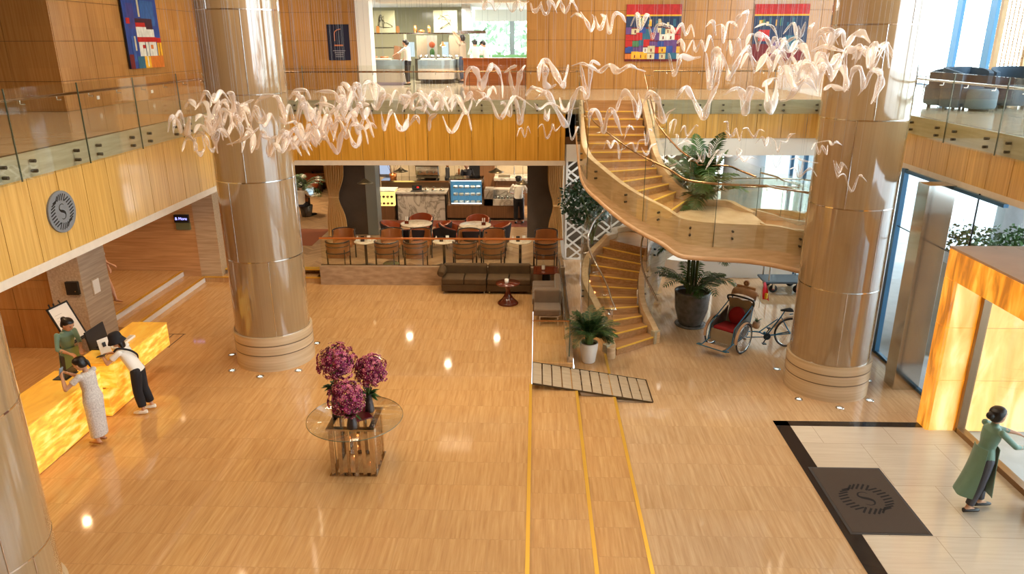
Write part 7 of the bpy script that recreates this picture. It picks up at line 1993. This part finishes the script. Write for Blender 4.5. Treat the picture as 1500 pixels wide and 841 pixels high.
    if sh:
        for i in (0, 1):
            f0 = Vector((ank[i].x, ank[i].y, ank[i].z - .075*s)); td = Vector((0, 1, 0)) if not o.get('toe') else Vector(o['toe'][i]); sd = Vector((td.y, -td.x, 0))
            sm_ = MB(); sm_.M = X; hgt = o.get('shoe_h', .035)
            sm_.loft([(f0 - td*.065*s + Vector((0, 0, .03)), sd*.030*s, Vector((0, 0, hgt))), (f0 - td*.03*s + Vector((0, 0, .035)), sd*.042*s, Vector((0, 0, hgt))), (f0 + td*.08*s + Vector((0, 0, .028)), sd*.048*s, Vector((0, 0, hgt*.8))), (f0 + td*.15*s + Vector((0, 0, .022)), sd*.042*s, Vector((0, 0, hgt*.62))), (f0 + td*.185*s + Vector((0, 0, .018)), sd*.020*s, Vector((0, 0, hgt*.45)))], 14)
            sm_.build('shoe', M[sh], t)
            if o.get('sole'): sm_ = MB(); sm_.M = X; sm_.loft([(f0 - td*.07*s + Vector((0, 0, .010)), sd*.034*s, Vector((0, 0, .010))), (f0 + Vector((0, 0, .010)), sd*.046*s, Vector((0, 0, .010))), (f0 + td*.10*s + Vector((0, 0, .010)), sd*.052*s, Vector((0, 0, .010))), (f0 + td*.19*s + Vector((0, 0, .010)), sd*.024*s, Vector((0, 0, .010)))], 14); sm_.build('sole', M[o['sole']], t)
    return t, X, dict(wri=wri, elb=elb, sho=sho, hc=hc, pel=pel, neck=neck0, up=up, fw=fw, s=s)
M['lips'] = pm('lips', (.42, .09, .08), .5)
M['dress_grey'] = pm('pale_grey_print_dress', (.68, .64, .60), .8, col2=(.42, .38, .36), scale=55)
M['tshirt_brown'] = pm('grey_brown_tshirt', (.30, .24, .17), .8)
M['navy_cloth'] = pm('navy_cloth', (.03, .04, .07), .8)
def inv(X, p): return X.inverted() @ Vector(p)
# hostess at the door
L1 = (6.47, 9.40, 0); X1 = Matrix.Translation(L1) @ Matrix.Rotation(R(-82), 4, 'Z')
person('woman in a sage green tunic and grey trousers walking to the glass door', 1.66, L1, R(-82), lean=7,
       hands=(inv(X1, (7.04, 9.62, 1.16)), inv(X1, (6.98, 9.30, 1.12))), feet=[(-.05, .16, 0), (.06, -.12, 0)], head=(6, -6), curl=.35,
       outfit=dict(top='teal', top_name='tunic', sleeve=1.6, collar=1, hem=.02, fit=.6, bottom='grey_trouser', aodai=.17, shoe='black', bun=(1.5, .15, .62), loose=.012), vox=.008, palm=((0, 0, -1), (0, 0, -1)))
# woman in the pale dress with a phone
L2 = (-7.12, 10.34, ZL); X2 = Matrix.Translation(L2) @ Matrix.Rotation(R(80), 4, 'Z')
t2, X2b, d2 = person('woman in a long pale grey dress photographing with her phone at the desk', 1.52, L2, R(80), lean=4,
       hands=(inv(X2, (-7.45, 10.20, ZL + 1.24)), inv(X2, (-7.44, 10.36, ZL + 1.24))), head=(12, 22), curl=.7,
       outfit=dict(dress='dress_grey', dress_hem=.16, shoe='leather_tan', shoe_h=.012, tail=1), vox=.008, bulk=1.16, poles=((-.7, -.2, -.8), (.7, -.2, -.8)), palm=((.6, .2, .2), (-.6, .2, .2)))
mb = MB(); mb.cbox((-7.50, 10.27, ZL + 1.31), (.012, .078, .155), (0, R(14), R(-6))); ph = mb.build('mobile_phone', pm('pale_blue_phone', (.25, .35, .45), .3), bevel=.003); tag(ph, 'pale blue mobile phone held up by the woman in the dress', 'phone')
# handbag strap on her arm
# man in the bucket hat
L3 = (-6.96, 11.42, ZL); X3 = Matrix.Translation(L3) @ Matrix.Rotation(R(98), 4, 'Z')
t3, _, d3 = person('man in a white t-shirt and black bucket hat leaning on the desk', 1.52, L3, R(98), lean=24, female=False,
       hands=(inv(X3, (-7.44, 11.30, 1.455)), inv(X3, (-7.46, 11.50, 1.45))), feet=[(-.09, -.02, 0), (.10, -.10, 0)], head=(5, 2), curl=.6,
       outfit=dict(top='white_cloth', top_name='t_shirt', sleeve=.62, hem=-.06, fit=2.2, bottom='black_cloth', loose=.03, cuff=.18, shoe='white_cloth', sole='pot_white', hat='bucket', longhair=1), vox=.008, poles=((-.8, -.1, -.5), (.8, -.1, -.5)), palm=((.3, 0, -1), (-.3, 0, -1)))
mb = MB(); mb.M = X3
a = d3['sho'][0] + d3['up']*.05; b = d3['pel'] + d3['up']*.12 + Vector((.13, .0, 0))
mb.tube(crom([a + d3['fw']*.06, a + d3['up']*.02 - d3['fw']*.04, a.lerp(b, .3) - d3['fw']*.145, a.lerp(b, .7) - d3['fw']*.135, b - d3['fw']*.03], 5), .011, 8, flat=(1.6, .5)); mb.build('shoulder_strap', M['black_cloth'], t3)
mb = MB(); mb.cbox((-7.50, 11.33, 1.475), (.15, .075, .010), (0, R(-14), R(10))); tag(mb.build('mobile_phone', M['blackp'], bevel=.003), 'black mobile phone held by the man in the bucket hat', 'phone')
# receptionist
L4 = (-8.50, 11.95, ZL); X4 = Matrix.Translation(L4) @ Matrix.Rotation(R(-118), 4, 'Z')
person('receptionist in a sage green tunic standing behind the onyx desk', 1.56, L4, R(-118), lean=4,
       hands=(inv(X4, (-8.12, 11.75, 1.42)), inv(X4, (-8.26, 11.62, 1.38))), head=(20, 26), curl=.6,
       outfit=dict(top='teal', top_name='tunic', sleeve=1.55, collar=1, hem=.02, fit=.6, bottom='grey_trouser', aodai=.06, shoe='black', bun=(1.25, .75, .55)), vox=.008, poles=((-.7, -.5, -.6), (.7, -.5, -.6)))
# kitchen staff
L5 = (-4.50, 26.45, ZM); X5 = Matrix.Translation(L5) @ Matrix.Rotation(R(75), 4, 'Z')
person('kitchen woman in a white shirt reaching over the left counter', 1.50, L5, R(75), lean=3, hands=(inv(X5, (-4.98, 26.5, ZM + 1.02)), inv(X5, (-4.72, 26.75, ZM + .86))), head=(5, 10),
       outfit=dict(top='white_cloth', sleeve=1.5, collar=1, hem=.05, bottom='black_cloth', shoe='black', bun=(1.2, -.1, .55), fit=2), vox=.012)
L6 = (-2.74, 28.15, ZM); X6 = Matrix.Translation(L6) @ Matrix.Rotation(R(60), 4, 'Z')
person('man in a grey-brown t-shirt reaching up to the extractor hood', 1.66, L6, R(60), lean=2, female=False, hands=(inv(X6, (-3.12, 28.3, ZM + 1.83)), inv(X6, (-3.05, 28.45, ZM + 1.78))), head=(0, -10),
       outfit=dict(top='tshirt_brown', top_name='t_shirt', sleeve=.6, hem=.0, bottom='navy_cloth', shoe='black', fit=2), vox=.012, poles=((-.6, .2, -.5), (.6, .2, -.5)), palm=((0, 1, 0), (0, 1, 0)))
person('chef in white with a dark cap behind the wooden bar, nearer the reaching man', 1.50, (-2.36, 29.4, ZM), R(20), lean=8, head=(0, 20), hands=((-.15, .3, 1.0), (.15, .3, 1.0)),
       outfit=dict(top='white_cloth', top_name='chef_jacket', sleeve=1.6, bottom='black_cloth', shoe='black', fit=2.6, hat='cap'), vox=.013, female=False)
person('chef in white bending over behind the wooden bar, nearer the window', 1.48, (-1.95, 29.7, ZM), R(70), lean=10, head=(0, 26), hands=((-.15, .3, .98), (.15, .3, .98)),
       outfit=dict(top='white_cloth', top_name='chef_jacket', sleeve=1.6, bottom='black_cloth', shoe='black', fit=2.6, hat='cap'), vox=.013, female=False)
# cafe staff and guest
person('waiter with a dark cap and white shirt, his back to us at the counter', 1.60, (-.60, 24.5, ZC), R(4), lean=3, head=(0, 12), hands=((-.16, .22, 1.0), (.16, .22, 1.0)), poles=((-.9, -.4, -.3), (.9, -.4, -.3)), feet=[(-.10, 0, 0), (.14, .02, 0)],
       outfit=dict(top='white_cloth', sleeve=1.5, hem=.04, bottom='black_cloth', shoe='black', fit=1.8, hat='cap', loose=.022), vox=.012, female=False)
p = at(684, 255, Y=27.0)
person('barista in black standing in the dark doorway behind the cake case', 1.72, (p.x, 27.0, ZC), R(-150), head=(-40, 8), hands=((-.14, .25, 1.05), (.14, .25, 1.05)),
       outfit=dict(top='black_cloth', sleeve=1.6, bottom='black_cloth', shoe='black'), vox=.013, female=False)
person('guest in a pale shirt working at the lit laptop far left in the cafe', 1.60, (lp[0] - .1, lp[1] - .62, ZC), R(0), lean=6, seat=True, feet=[(-.1, .38, 0), (.1, .38, 0)], hands=((-.1, .38, .80), (.12, .38, .80)), head=(0, 15),
       outfit=dict(top='white_cloth', sleeve=.7, bottom='navy_cloth', shoe='black', fit=1.8), vox=.013, female=False)
# passer-by half hidden by the stone pier
p = at(178, 446, Z=.66)
person('barefoot-sandalled passer-by mostly hidden behind the stone pier', 1.58, (p.x - .42, p.y + .05, .64), R(-100), lean=2, feet=[(-.04, .30, 0), (.08, -.22, 0)], hands=(None, (.06, .48, 1.02)), head=(0, 5),
       outfit=dict(top='dress_grey', top_name='blouse', sleeve=.5, hem=-.12, shoe='leather_tan', shoe_h=.012), vox=.011)
# ---------------------------------------------------------------- suspended glass sculpture
def ribbon_mat():
    m, nt, b = nodes('clear_rose_glass')
    b.inputs['Base Color'].default_value = (0.96, 0.94, 0.93, 1); b.inputs['Roughness'].default_value = .06
    b.inputs['IOR'].default_value = 1.5; b.inputs['Coat Weight'].default_value = 1.0; b.inputs['Coat Roughness'].default_value = .02
    tr = nt.nodes.new('ShaderNodeBsdfTransparent'); tr.inputs['Color'].default_value = (1, .96, .93, 1)
    mx = nt.nodes.new('ShaderNodeMixShader'); lw = nt.nodes.new('ShaderNodeLayerWeight'); lw.inputs['Blend'].default_value = .35
    f = mathn(nt, 'MULTIPLY_ADD', lw.outputs['Facing'], .62, .13, clamp=True)
    nt.links.new(f, mx.inputs['Fac']); nt.links.new(tr.outputs[0], mx.inputs[1]); nt.links.new(b.outputs[0], mx.inputs[2])
    nt.links.new(mx.outputs[0], nt.nodes['Material Output'].inputs['Surface'])
    return m
M['ribbon'] = ribbon_mat()
M['wire'] = pm('suspension_wire', (.3, .3, .3), .4, .6)
class Cluster: pass
def ribbon(px, Y, w=.10, label='', grp='', jitter=.25, seed=0, fat=1.0):
    """px: traced polyline in the photo; the ribbon hangs round depth Y and sways in depth"""
    q = random.Random(seed*7919 + int(px[0][0]*13 + px[0][1]))
    ph = q.uniform(0, 6.28); n = len(px)
    P = []
    for i, (x, y) in enumerate(px):
        P.append(at(x, y, Y=Y + jitter*math.sin(ph + i*1.3)))
    P = crom([tuple(p) for p in P], 6); m = len(P)
    t = thing('hanging_glass_ribbon', label, 'glass ornament', P[m//2], grp)
    rad = []
    for i in range(m):
        f = i/(m-1); e = min(1, .25 + 2.8*min(f, 1-f)); rad.append(w*.5*e*(.85 + .25*math.sin(ph + i*.7)))
    mb = MB(); mb.tube(P, [v*.70 for v in rad], 8, flat=(.62*fat, 1.0)); mb.build('glass_body', M['ribbon'], t)
    c = P[m//2]; mb = MB(); mb.tube([(c[0], c[1], c[2]), (c[0], c[1], ZT - .02)],   .0010, 4, False); mb.build('suspension_wire', M['wire'], t)
    return t
def sub(scale, ox, oy, pts): return [(ox + x/scale, oy + y/scale) for x, y in pts]
A_ = 4.207
mid = [
 [(125,500),(128,410),(160,372),(200,400),(245,490),(272,525),(290,470),(305,400)],
 [(150,380),(165,430),(160,510),(190,540),(228,520)],
 [(330,405),(380,390),(420,400),(460,420),(500,440),(560,400),(610,440),(680,405),(730,425),(780,440)],
 [(380,400),(400,500),(422,595),(440,480),(450,380),(500,400)],
 [(45,590),(90,545),(140,560),(180,580),(240,690),(298,772),(325,640),(368,545),(400,560),(430,605)],
 [(600,690),(625,610),(665,568),(710,630),(728,728),(745,640),(735,575)],
 [(745,720),(775,620),(808,570),(845,600),(870,660),(890,752),(920,700),(965,668)],
 [(970,612),(1000,560),(1030,540),(1070,600),(1110,680),(1132,732),(1165,650),(1200,570),(1235,510)],
 [(432,785),(440,700),(475,678),(505,740),(520,805),(545,720),(575,680),(605,740),(635,835)],
 [(925,330),(945,430),(965,450),(985,390),(1000,345),(1060,360),(1120,350)],
 [(1155,330),(1165,420),(1178,512),(1200,420),(1215,330)],
 [(1215,330),(1240,360),(1235,440),(1215,505)]]
for k, P_ in enumerate(mid):
    ribbon(sub(A_, 760, 0, P_), 10.2 + .12*(k % 5), .145, 'large wavy clear glass ribbon in the middle of the hanging swarm, before the stair head', 'large glass ribbons over the stair head', .2, k)
B_ = 6.009
m2 = [
 [(245,290),(262,170),(300,110),(350,150),(378,240),(400,310),(420,220),(460,130),(500,95),(550,160),(575,260),(578,380)],
 [(350,320),(400,340),(440,370),(470,310),(500,290),(525,350)],
 [(595,160),(650,120),(705,95)], [(640,150),(655,260),(690,350),(715,250),(740,150),(775,95)],
 [(340,460),(380,400),(430,380),(480,420),(530,540),(570,555),(620,460),(680,370),(730,380),(850,465)],
 [(690,380),(712,480),(735,600),(760,480),(770,400)],
 [(0,320),(35,360),(45,480),(60,330),(110,300),(135,370)],
 [(50,540),(90,640),(130,690),(170,640),(230,520),(270,520),(305,670)],
 [(130,500),(140,400),(190,370),(240,470),(265,520),(300,440),(310,380)],
 [(230,320),(262,400),(290,330),(318,358)],
 [(855,420),(900,480),(980,430),(1060,450),(1120,480),(1250,470)],
 [(950,480),(965,570),(995,480)],
 [(1080,380),(1105,470),(1140,500),(1165,420)],
 [(780,360),(830,290),(880,300),(950,330),(860,390)],
 [(560,440),(590,420),(620,500),(650,540),(655,420)]]
for k, P_ in enumerate(m2):
    ribbon(sub(B_, 640, 80, P_), 10.0 + .15*(k % 4), .13 if k in (0, 3, 5) else .10, 'wavy clear glass ribbon hanging between the kitchen counter and the back fascia', 'glass ribbons before the open kitchen', .25, k+20)
for k, P_ in enumerate([[(705,720),(725,655),(745,650),(765,720),(785,700),(800,635),(825,695)], [(885,650),(930,615),(965,738),(1010,660),(1020,615),(1045,670),(1105,605)], [(1160,620),(1185,745),(1215,700),(1240,635),(1262,660)]]):
    ribbon(sub(B_, 640, 80, P_), 11.5, .055, 'small thin glass ribbon against the wooden fascia left of the stairs', 'small glass ribbons left of the stairs', .1, k+40)
C_ = 4.006
r1 = [
 [(135,160),(175,125),(195,210)], [(195,150),(235,150),(240,250),(262,140),(300,135),(320,160)],
 [(300,170),(320,110),(345,85),(380,70),(370,130),(330,220)], [(255,300),(275,240),(290,325),(325,230),(350,330)],
 [(20,310),(60,235),(75,300),(110,240),(130,300),(160,210),(190,300)], [(135,310),(150,480),(165,490),(185,310)],
 [(225,310),(260,400),(275,455),(305,400),(350,310),(390,290),(420,430)], [(180,490),(170,330),(215,310),(200,480),(150,600),(125,700)],
 [(240,560),(300,520),(340,530),(380,600),(400,520),(430,520),(480,545)], [(345,560),(360,670),(380,600),(410,510)],
 [(490,480),(500,600),(520,660),(545,560),(550,470)], [(470,510),(520,465),(560,470)],
 [(570,590),(620,580),(680,500),(730,470),(790,540)], [(420,165),(480,140),(530,160),(560,230)],
 [(500,460),(530,350),(570,290),(600,330),(640,400)], [(560,290),(610,250),(660,220),(700,250),(680,300)],
 [(590,200),(650,135),(670,240)], [(680,150),(690,220),(720,130)], [(730,200),(750,160),(775,132)],
 [(430,420),(480,340),(520,290),(560,330)], [(440,300),(450,210),(490,220),(520,290)],
 [(570,440),(600,390),(630,460),(655,530),(640,450)], [(670,480),(700,400),(750,380),(780,440),(785,520)],
 [(800,500),(820,400),(860,380),(880,470)], [(870,480),(900,410),(940,400),(960,480),(950,540)],
 [(770,250),(810,190),(880,180),(860,270)], [(870,280),(900,200),(940,190),(945,280)],
 [(760,300),(830,270),(900,290),(950,300)], [(780,380),(800,310),(830,360),(860,310)], [(880,390),(905,330),(900,400),(940,320)],
 [(960,280),(1000,210),(1050,195),(1100,250)], [(955,440),(960,310),(1000,290),(1040,280),(1010,380)],
 [(1085,400),(1095,290),(1130,270),(1110,390),(1150,330),(1190,270),(1210,400)], [(1160,280),(1200,255),(1235,340)],
 [(970,520),(1000,420),(1040,400),(1060,500),(1030,560)], [(1065,520),(1110,420),(1160,440),(1130,600)], [(1100,420),(1150,420),(1160,490),(1105,610)],
 [(370,270),(400,200),(440,220)], [(640,330),(680,270),(720,290),(740,370)], [(830,530),(870,500),(920,520),(970,530)]]
for k, P_ in enumerate(r1):
    sm_ = k < 5 or k in (13, 15, 16, 17, 18, 37)
    ribbon(sub(C_, 1000, 0, P_), (11.4 if sm_ else 9.6) + .22*(k % 5), .09 if sm_ else .15, 'clear glass ribbon of the dense right-hand swarm between the paintings and the round column' , 'glass ribbons of the right-hand swarm', .25, k+60)
# top string of ribbons
T_ = 7.5
for k, P_ in enumerate([[(50,0),(65,100),(90,20),(150,10),(190,105),(260,20)], [(310,30),(375,130),(420,40),(450,20),(470,110),(500,60),(560,10)], [(580,30),(600,115),(650,110),(700,20)], [(690,20),(700,90),(745,155),(790,90),(780,0),(830,40),(870,145)],
                        [(850,110),(900,0),(930,80),(960,140),(1000,70),(1030,0),(1070,60),(1100,130)], [(1020,190),(1080,150),(1130,180),(1150,200)], [(1130,130),(1200,250),(1245,340),(1280,240),(1260,160)], [(1290,180),(1340,320),(1390,200),(1350,150)], [(1410,160),(1440,340),(1460,340),(1490,150)]]):
    ribbon(sub(T_, 700, 0, P_), 12.2, .11, 'clear glass ribbon of the string along the top edge of the view', 'glass ribbons along the top of the view', .2, k+120)
for k, P_ in enumerate([[(560,185),(590,90),(630,90),(660,140)], [(690,160),(730,80),(745,185),(790,90),(815,130)], [(800,150),(825,240),(850,160),(880,148),(930,170)], [(900,150),(940,160),(960,205),(1000,150),(1030,215),(1060,155),(1082,228)], [(975,268),(1000,245),(1020,320)]]):
    ribbon(sub(A_, 760, 0, P_), 12.0, .10, 'clear glass ribbon crossing the red village painting', 'glass ribbons before the red painting', .2, k+140)
# small ribbons below, over the stairs and the landing
D_ = 6.818
for k, P_ in enumerate([[(165,330),(200,245),(235,320),(270,250),(310,290),(320,430),(355,290)], [(370,235),(410,110),(440,105),(470,140)], [(380,300),(450,270),(480,350),(520,250),(590,240)], [(540,310),(590,385),(640,300),(690,275)], [(570,150),(590,290),(615,140),(650,150)], [(820,180),(840,60),(885,45),(860,185)],
                        [(930,160),(970,100),(1000,200),(1080,95),(1110,105)], [(865,190),(900,190),(905,290),(1000,210)], [(900,290),(960,260),(1010,250),(1060,290)], [(1010,455),(1050,420),(1110,450),(1150,350)], [(1090,350),(1150,460),(1180,320)], [(1170,320),(1220,410),(1230,280),(1260,330)], [(1180,540),(1240,440),(1310,340),(1290,480)], [(1290,490),(1340,390),(1400,400),(1460,400)], [(690,10),(760,70),(810,10)], [(780,470),(830,500),(900,470)]]):
    ribbon(sub(D_, 860, 170, P_), 12.0 + .15*(k % 4), .07, 'small clear glass ribbon drifting low over the stairs and palm', 'small glass ribbons over the stairs', .15, k+160)
E_ = 6.470
for k, P_ in enumerate([[(65,120),(100,130),(115,265),(175,190)], [(80,200),(150,260),(180,190),(215,295),(240,200)], [(240,190),(290,180),(350,268),(400,195),(450,210)], [(365,330),(430,265),(460,350),(490,270),(520,360)], [(500,270),(550,300),(580,400),(610,290)], [(600,300),(660,310),(690,250),(745,230)], [(185,370),(200,440),(235,400),(200,365)], [(170,490),(220,450),(260,495),(320,455),(380,475)], [(530,420),(560,555),(620,430)],
                        [(685,480),(760,465),(830,490),(960,510)], [(690,570),(740,560),(780,640),(860,575),(905,570),(945,635)], [(770,510),(790,640),(815,490)], [(900,380),(935,320),(965,420),(1000,350),(1040,430),(1050,340)], [(930,320),(1060,300),(1090,340),(1130,310),(1185,340)], [(1105,485),(1145,650),(1180,510),(1240,570)], [(1150,640),(1210,620),(1275,780),(1340,640),(1375,635),(1420,685)], [(1130,490),(1160,600),(1200,515)]]):
    ribbon(sub(E_, 1050, 160, P_), 11.6 + .1*(k % 5), .07, 'small clear glass ribbon trailing by the round column and white soffit', 'small glass ribbons near the right column', .12, k+190)
# left tangle: traced outline ribbons + filling ones
G_ = 6.47
lft = [
 [(40,540),(70,400),(130,430),(165,540),(210,550),(235,420),(260,400)], [(90,560),(100,440),(150,350),(190,470),(240,550),(250,440)], [(195,320),(250,240),(300,310)], [(175,725),(205,620),(250,590),(295,650),(310,720),(345,750),(385,690),(360,580)],
 [(290,720),(300,590),(350,555),(400,590),(430,690),(470,715),(490,640)], [(295,330),(350,260),(400,265),(430,370),(460,440),(500,300),(560,250),(610,300),(650,400)], [(580,180),(640,180),(660,330),(600,330)], [(400,430),(470,540),(520,430),(560,330),(620,360)], [(510,740),(490,620),(530,520),(600,560),(650,670)], [(600,660),(700,630),(800,580),(900,500)],
 [(725,300),(760,270),(850,235)], [(735,400),(740,290),(800,350),(820,440)], [(860,280),(920,220),(1040,190),(1100,270)], [(850,340),(900,440),(960,400),(930,320)], [(780,500),(850,560),(830,740)], [(930,580),(1010,600),(1080,580)], [(990,620),(1010,760),(1040,640)], [(1090,230),(1130,340),(1150,440)], [(1200,200),(1260,170),(1290,260)],
 [(700,420),(740,520),(720,640)], [(660,380),(700,400),(690,470)], [(300,440),(340,380),(420,420),(440,540)], [(290,550),(330,470),(380,500),(420,560)]]
for k, P_ in enumerate(lft):
    ribbon(sub(G_, 240, 110, P_), 9.0 + .2*(k % 6), .115, 'clear glass ribbon of the left tangle hanging before the round column', 'glass ribbons of the left tangle', .3, k+230)
H_ = 6.25
lf2 = [
 [(150,220),(200,150),(300,140),(340,220)], [(200,240),(260,200),(310,330),(300,400)], [(380,160),(440,150),(560,160),(600,240),(660,380)], [(410,470),(430,330),(470,210),(500,340),(540,470)], [(550,570),(590,400),(640,390),(700,200),(740,100)], [(620,160),(640,70),(700,150),(640,280)], [(710,120),(760,80),(800,150),(760,400)], [(820,90),(880,60),(940,120),(930,300)], [(940,70),(1000,150),(950,310),(900,250)],
 [(230,500),(270,630),(300,650),(330,500)], [(340,520),(395,660)], [(420,500),(430,570),(480,560),(490,470)], [(530,620),(590,720),(620,560),(660,470)], [(690,500),(730,620),(770,650),(800,560),(790,480),(840,500),(870,630)], [(700,470),(760,450),(800,490)], [(850,500),(890,440),(950,490)],
 [(960,310),(990,230),(1060,180),(1090,250)], [(990,330),(1020,490),(1070,350),(1110,330)], [(1110,350),(1150,470),(1190,500),(1230,430),(1240,360)], [(1170,180),(1250,210),(1200,300)], [(1250,310),(1290,200),(1350,180),(1450,300),(1470,320)], [(1240,470),(1310,380),(1340,450)], [(1430,510),(1440,400),(1500,350)], [(1300,300),(1380,310),(1440,370)],
 [(770,380),(740,340),(790,290),(840,380)], [(310,240),(350,330),(400,480),(440,380)], [(380,270),(450,260),(560,300),(520,350)], [(840,200),(830,260),(880,270)], [(0,200),(60,210),(100,400)], [(60,380),(110,440),(200,430),(240,520)]]
for k, P_ in enumerate(lf2):
    ribbon(sub(H_, 400, 110, P_), 9.3 + .2*(k % 6), .12, 'clear glass ribbon of the dense tangle right of the left column, before the fascia', 'glass ribbons of the tangle before the fascia', .3, k+260)
# fill of the dense parts: short humped ribbons
q = random.Random(77)
for k in range(34):
    x = q.uniform(290, 545); y = 175 + 22*math.sin(x*.02) + q.uniform(-26, 24); w_ = q.uniform(26, 48); h_ = q.uniform(18, 34); a = q.uniform(-10, 10)
    P_ = [(x, y + h_*.5), (x + w_*.2, y - h_*.5), (x + w_*.45, y + h_*.3 + a*.3), (x + w_*.7, y - h_*.4 + a), (x + w_, y + h_*.5 + a)]
    ribbon(P_, q.uniform(9.2, 10.6), .11, 'short humped clear glass ribbon deep in the left tangle', 'short glass ribbons in the left tangle', .35, k+300)
for k in range(16):
    x = q.uniform(1080, 1250); y = 82 + q.uniform(-26, 30); w_ = q.uniform(30, 50); h_ = q.uniform(16, 30)
    P_ = [(x, y + h_*.5), (x + w_*.25, y - h_*.5), (x + w_*.5, y + h_*.3), (x + w_*.75, y - h_*.4), (x + w_, y + h_*.4)]
    ribbon(P_, q.uniform(10.0, 11.0), .11, 'short humped clear glass ribbon deep in the right-hand swarm', 'short glass ribbons in the right-hand swarm', .3, k+340)
for k in range(10):
    x = q.uniform(560, 680); y = 150 + q.uniform(-12, 18); w_ = q.uniform(26, 44); h_ = q.uniform(14, 26)
    P_ = [(x, y + h_*.5), (x + w_*.25, y - h_*.5), (x + w_*.5, y + h_*.3), (x + w_*.75, y - h_*.4), (x + w_, y + h_*.4)]
    ribbon(P_, q.uniform(10.0, 11.0), .09, 'short humped clear glass ribbon before the kitchen walkway', 'short glass ribbons before the kitchen walkway', .3, k+360)
# ---------------------------------------------------------------- light
w = bpy.data.worlds.new('sky'); SC.world = w; w.use_nodes = True
nt = w.node_tree; bg = nt.nodes['Background']
bg.inputs['Color'].default_value = (0.82, 0.93, 1.0, 1); bg.inputs['Strength'].default_value = 8.0
def area(name, loc, size, power, col=(1, .78, .52), rot=(0, 0, 0), sy=None, spread=None):
    l = bpy.data.lights.new(name, 'AREA'); l.energy = power; l.color = col; l.size = size
    if sy: l.shape = 'RECTANGLE'; l.size_y = sy
    if spread: l.spread = spread
    o = bpy.data.objects.new(name, l); COL.objects.link(o); o.location = loc; o.rotation_euler = rot
    return o
def spot(name, loc, power, col=(1, .76, .48), ang=100, r=.06, blend=.6):
    l = bpy.data.lights.new(name, 'SPOT'); l.energy = power; l.color = col; l.spot_size = R(ang); l.spot_blend = blend; l.shadow_soft_size = r
    o = bpy.data.objects.new(name, l); COL.objects.link(o); o.location = loc
    return o
M['lampglow'] = emis('downlight_glow', (1, .86, .62), 110)
def downlight(x, y, z, label, grp, r=.07):
    t = thing('ceiling_downlight', label, 'ceiling light', (x, y, z), grp)
    mb = MB(); mb.lathe([(r, 0), (r + .03, -.004), (r + .03, -.012), (r, -.014)], 16, (x, y, z), cap=False); mb.build('trim_ring', M['white'], t)
    mb = MB(); mb.lathe([(r - .002, -.006), (0, -.007)], 12, (x, y, z)); mb.build('lamp', M['lampglow'], t)
# atrium ceiling: 5 large lamps
for x, y in ((-3.5, 4), (2.5, 4), (-3.5, 11), (2.5, 11), (-2, 17.5), (4, 17.5)):
    area('atrium_lamp', (x, y, ZT - .05), 1.4, 55 if y < 5 else 290, (1, .80, .55))
for x in (-12.2, -9.2):
    for y in (9.5, 12.4, 16.7):
        spot('left_soffit_lamp', (x, y, 3.46), 105, (1, .66, .36), 130)
# reception wall washers and walkway lamps above
for y in (6, 10, 14, 18, 22):
    spot('left_walkway_lamp', (-8.9, y, 9.6), 130, (1, .76, .50), 110)
for x in (-8, -3, 2, 6, 9):
    spot('back_walkway_lamp', (x, 22.2, 9.8), 260, (1, .80, .56), 110)
# cafe
for x in (-11, -8.4, -5.6, -3.2, -.8):
    for y, pw in ((20.6, 60), (23.6, 120), (26.9, 330)):
        spot('cafe_lamp', (x, y, 3.46), pw, (1, .74, .45), 125)
for k in range(3):
    spot('case_lamp', (-2.8 + .4*k, 25.06, 2.02), 5, (.85, .95, 1), 150, .03)
# kitchen
for x in (-5, -3.4, -1.6):
    for y in (26.5, 30):
        area('kitchen_lamp', (x, y, 7.85), .6, 110, (1, .92, .8))
for x in (2, 4, 6):  # fill lights added to brighten the area behind the stairs
    for y in (21.5,):
        spot('right_soffit_fill', (x, y, 4.06), 150, (1, .93, .85), 130)
for px, py in ((622, 462), (600, 492), (728, 495), (656, 533), (553, 528)):
    p = at(px, py, Z=ZL); k = 1 + (3.5 - ZL) / (CAM_H - ZL)
    downlight(p.x * k, p.y * k, 3.518, 'round recessed downlight in the cafe ceiling', 'downlights in the cafe ceiling', .09)
SC.view_settings.view_transform = 'Standard'
SC.view_settings.look = 'None'
SC.view_settings.gamma = 1.0
SC.view_settings.use_curve_mapping = False
SC.view_settings.exposure = 0.18
c = SC.cycles
c.use_denoising = True
c.max_bounces = 10; c.diffuse_bounces = 4; c.glossy_bounces = 4; c.transmission_bounces = 8; c.transparent_max_bounces = 24
c.caustics_reflective = False; c.caustics_refractive = False
c.sample_clamp_indirect = 6.0
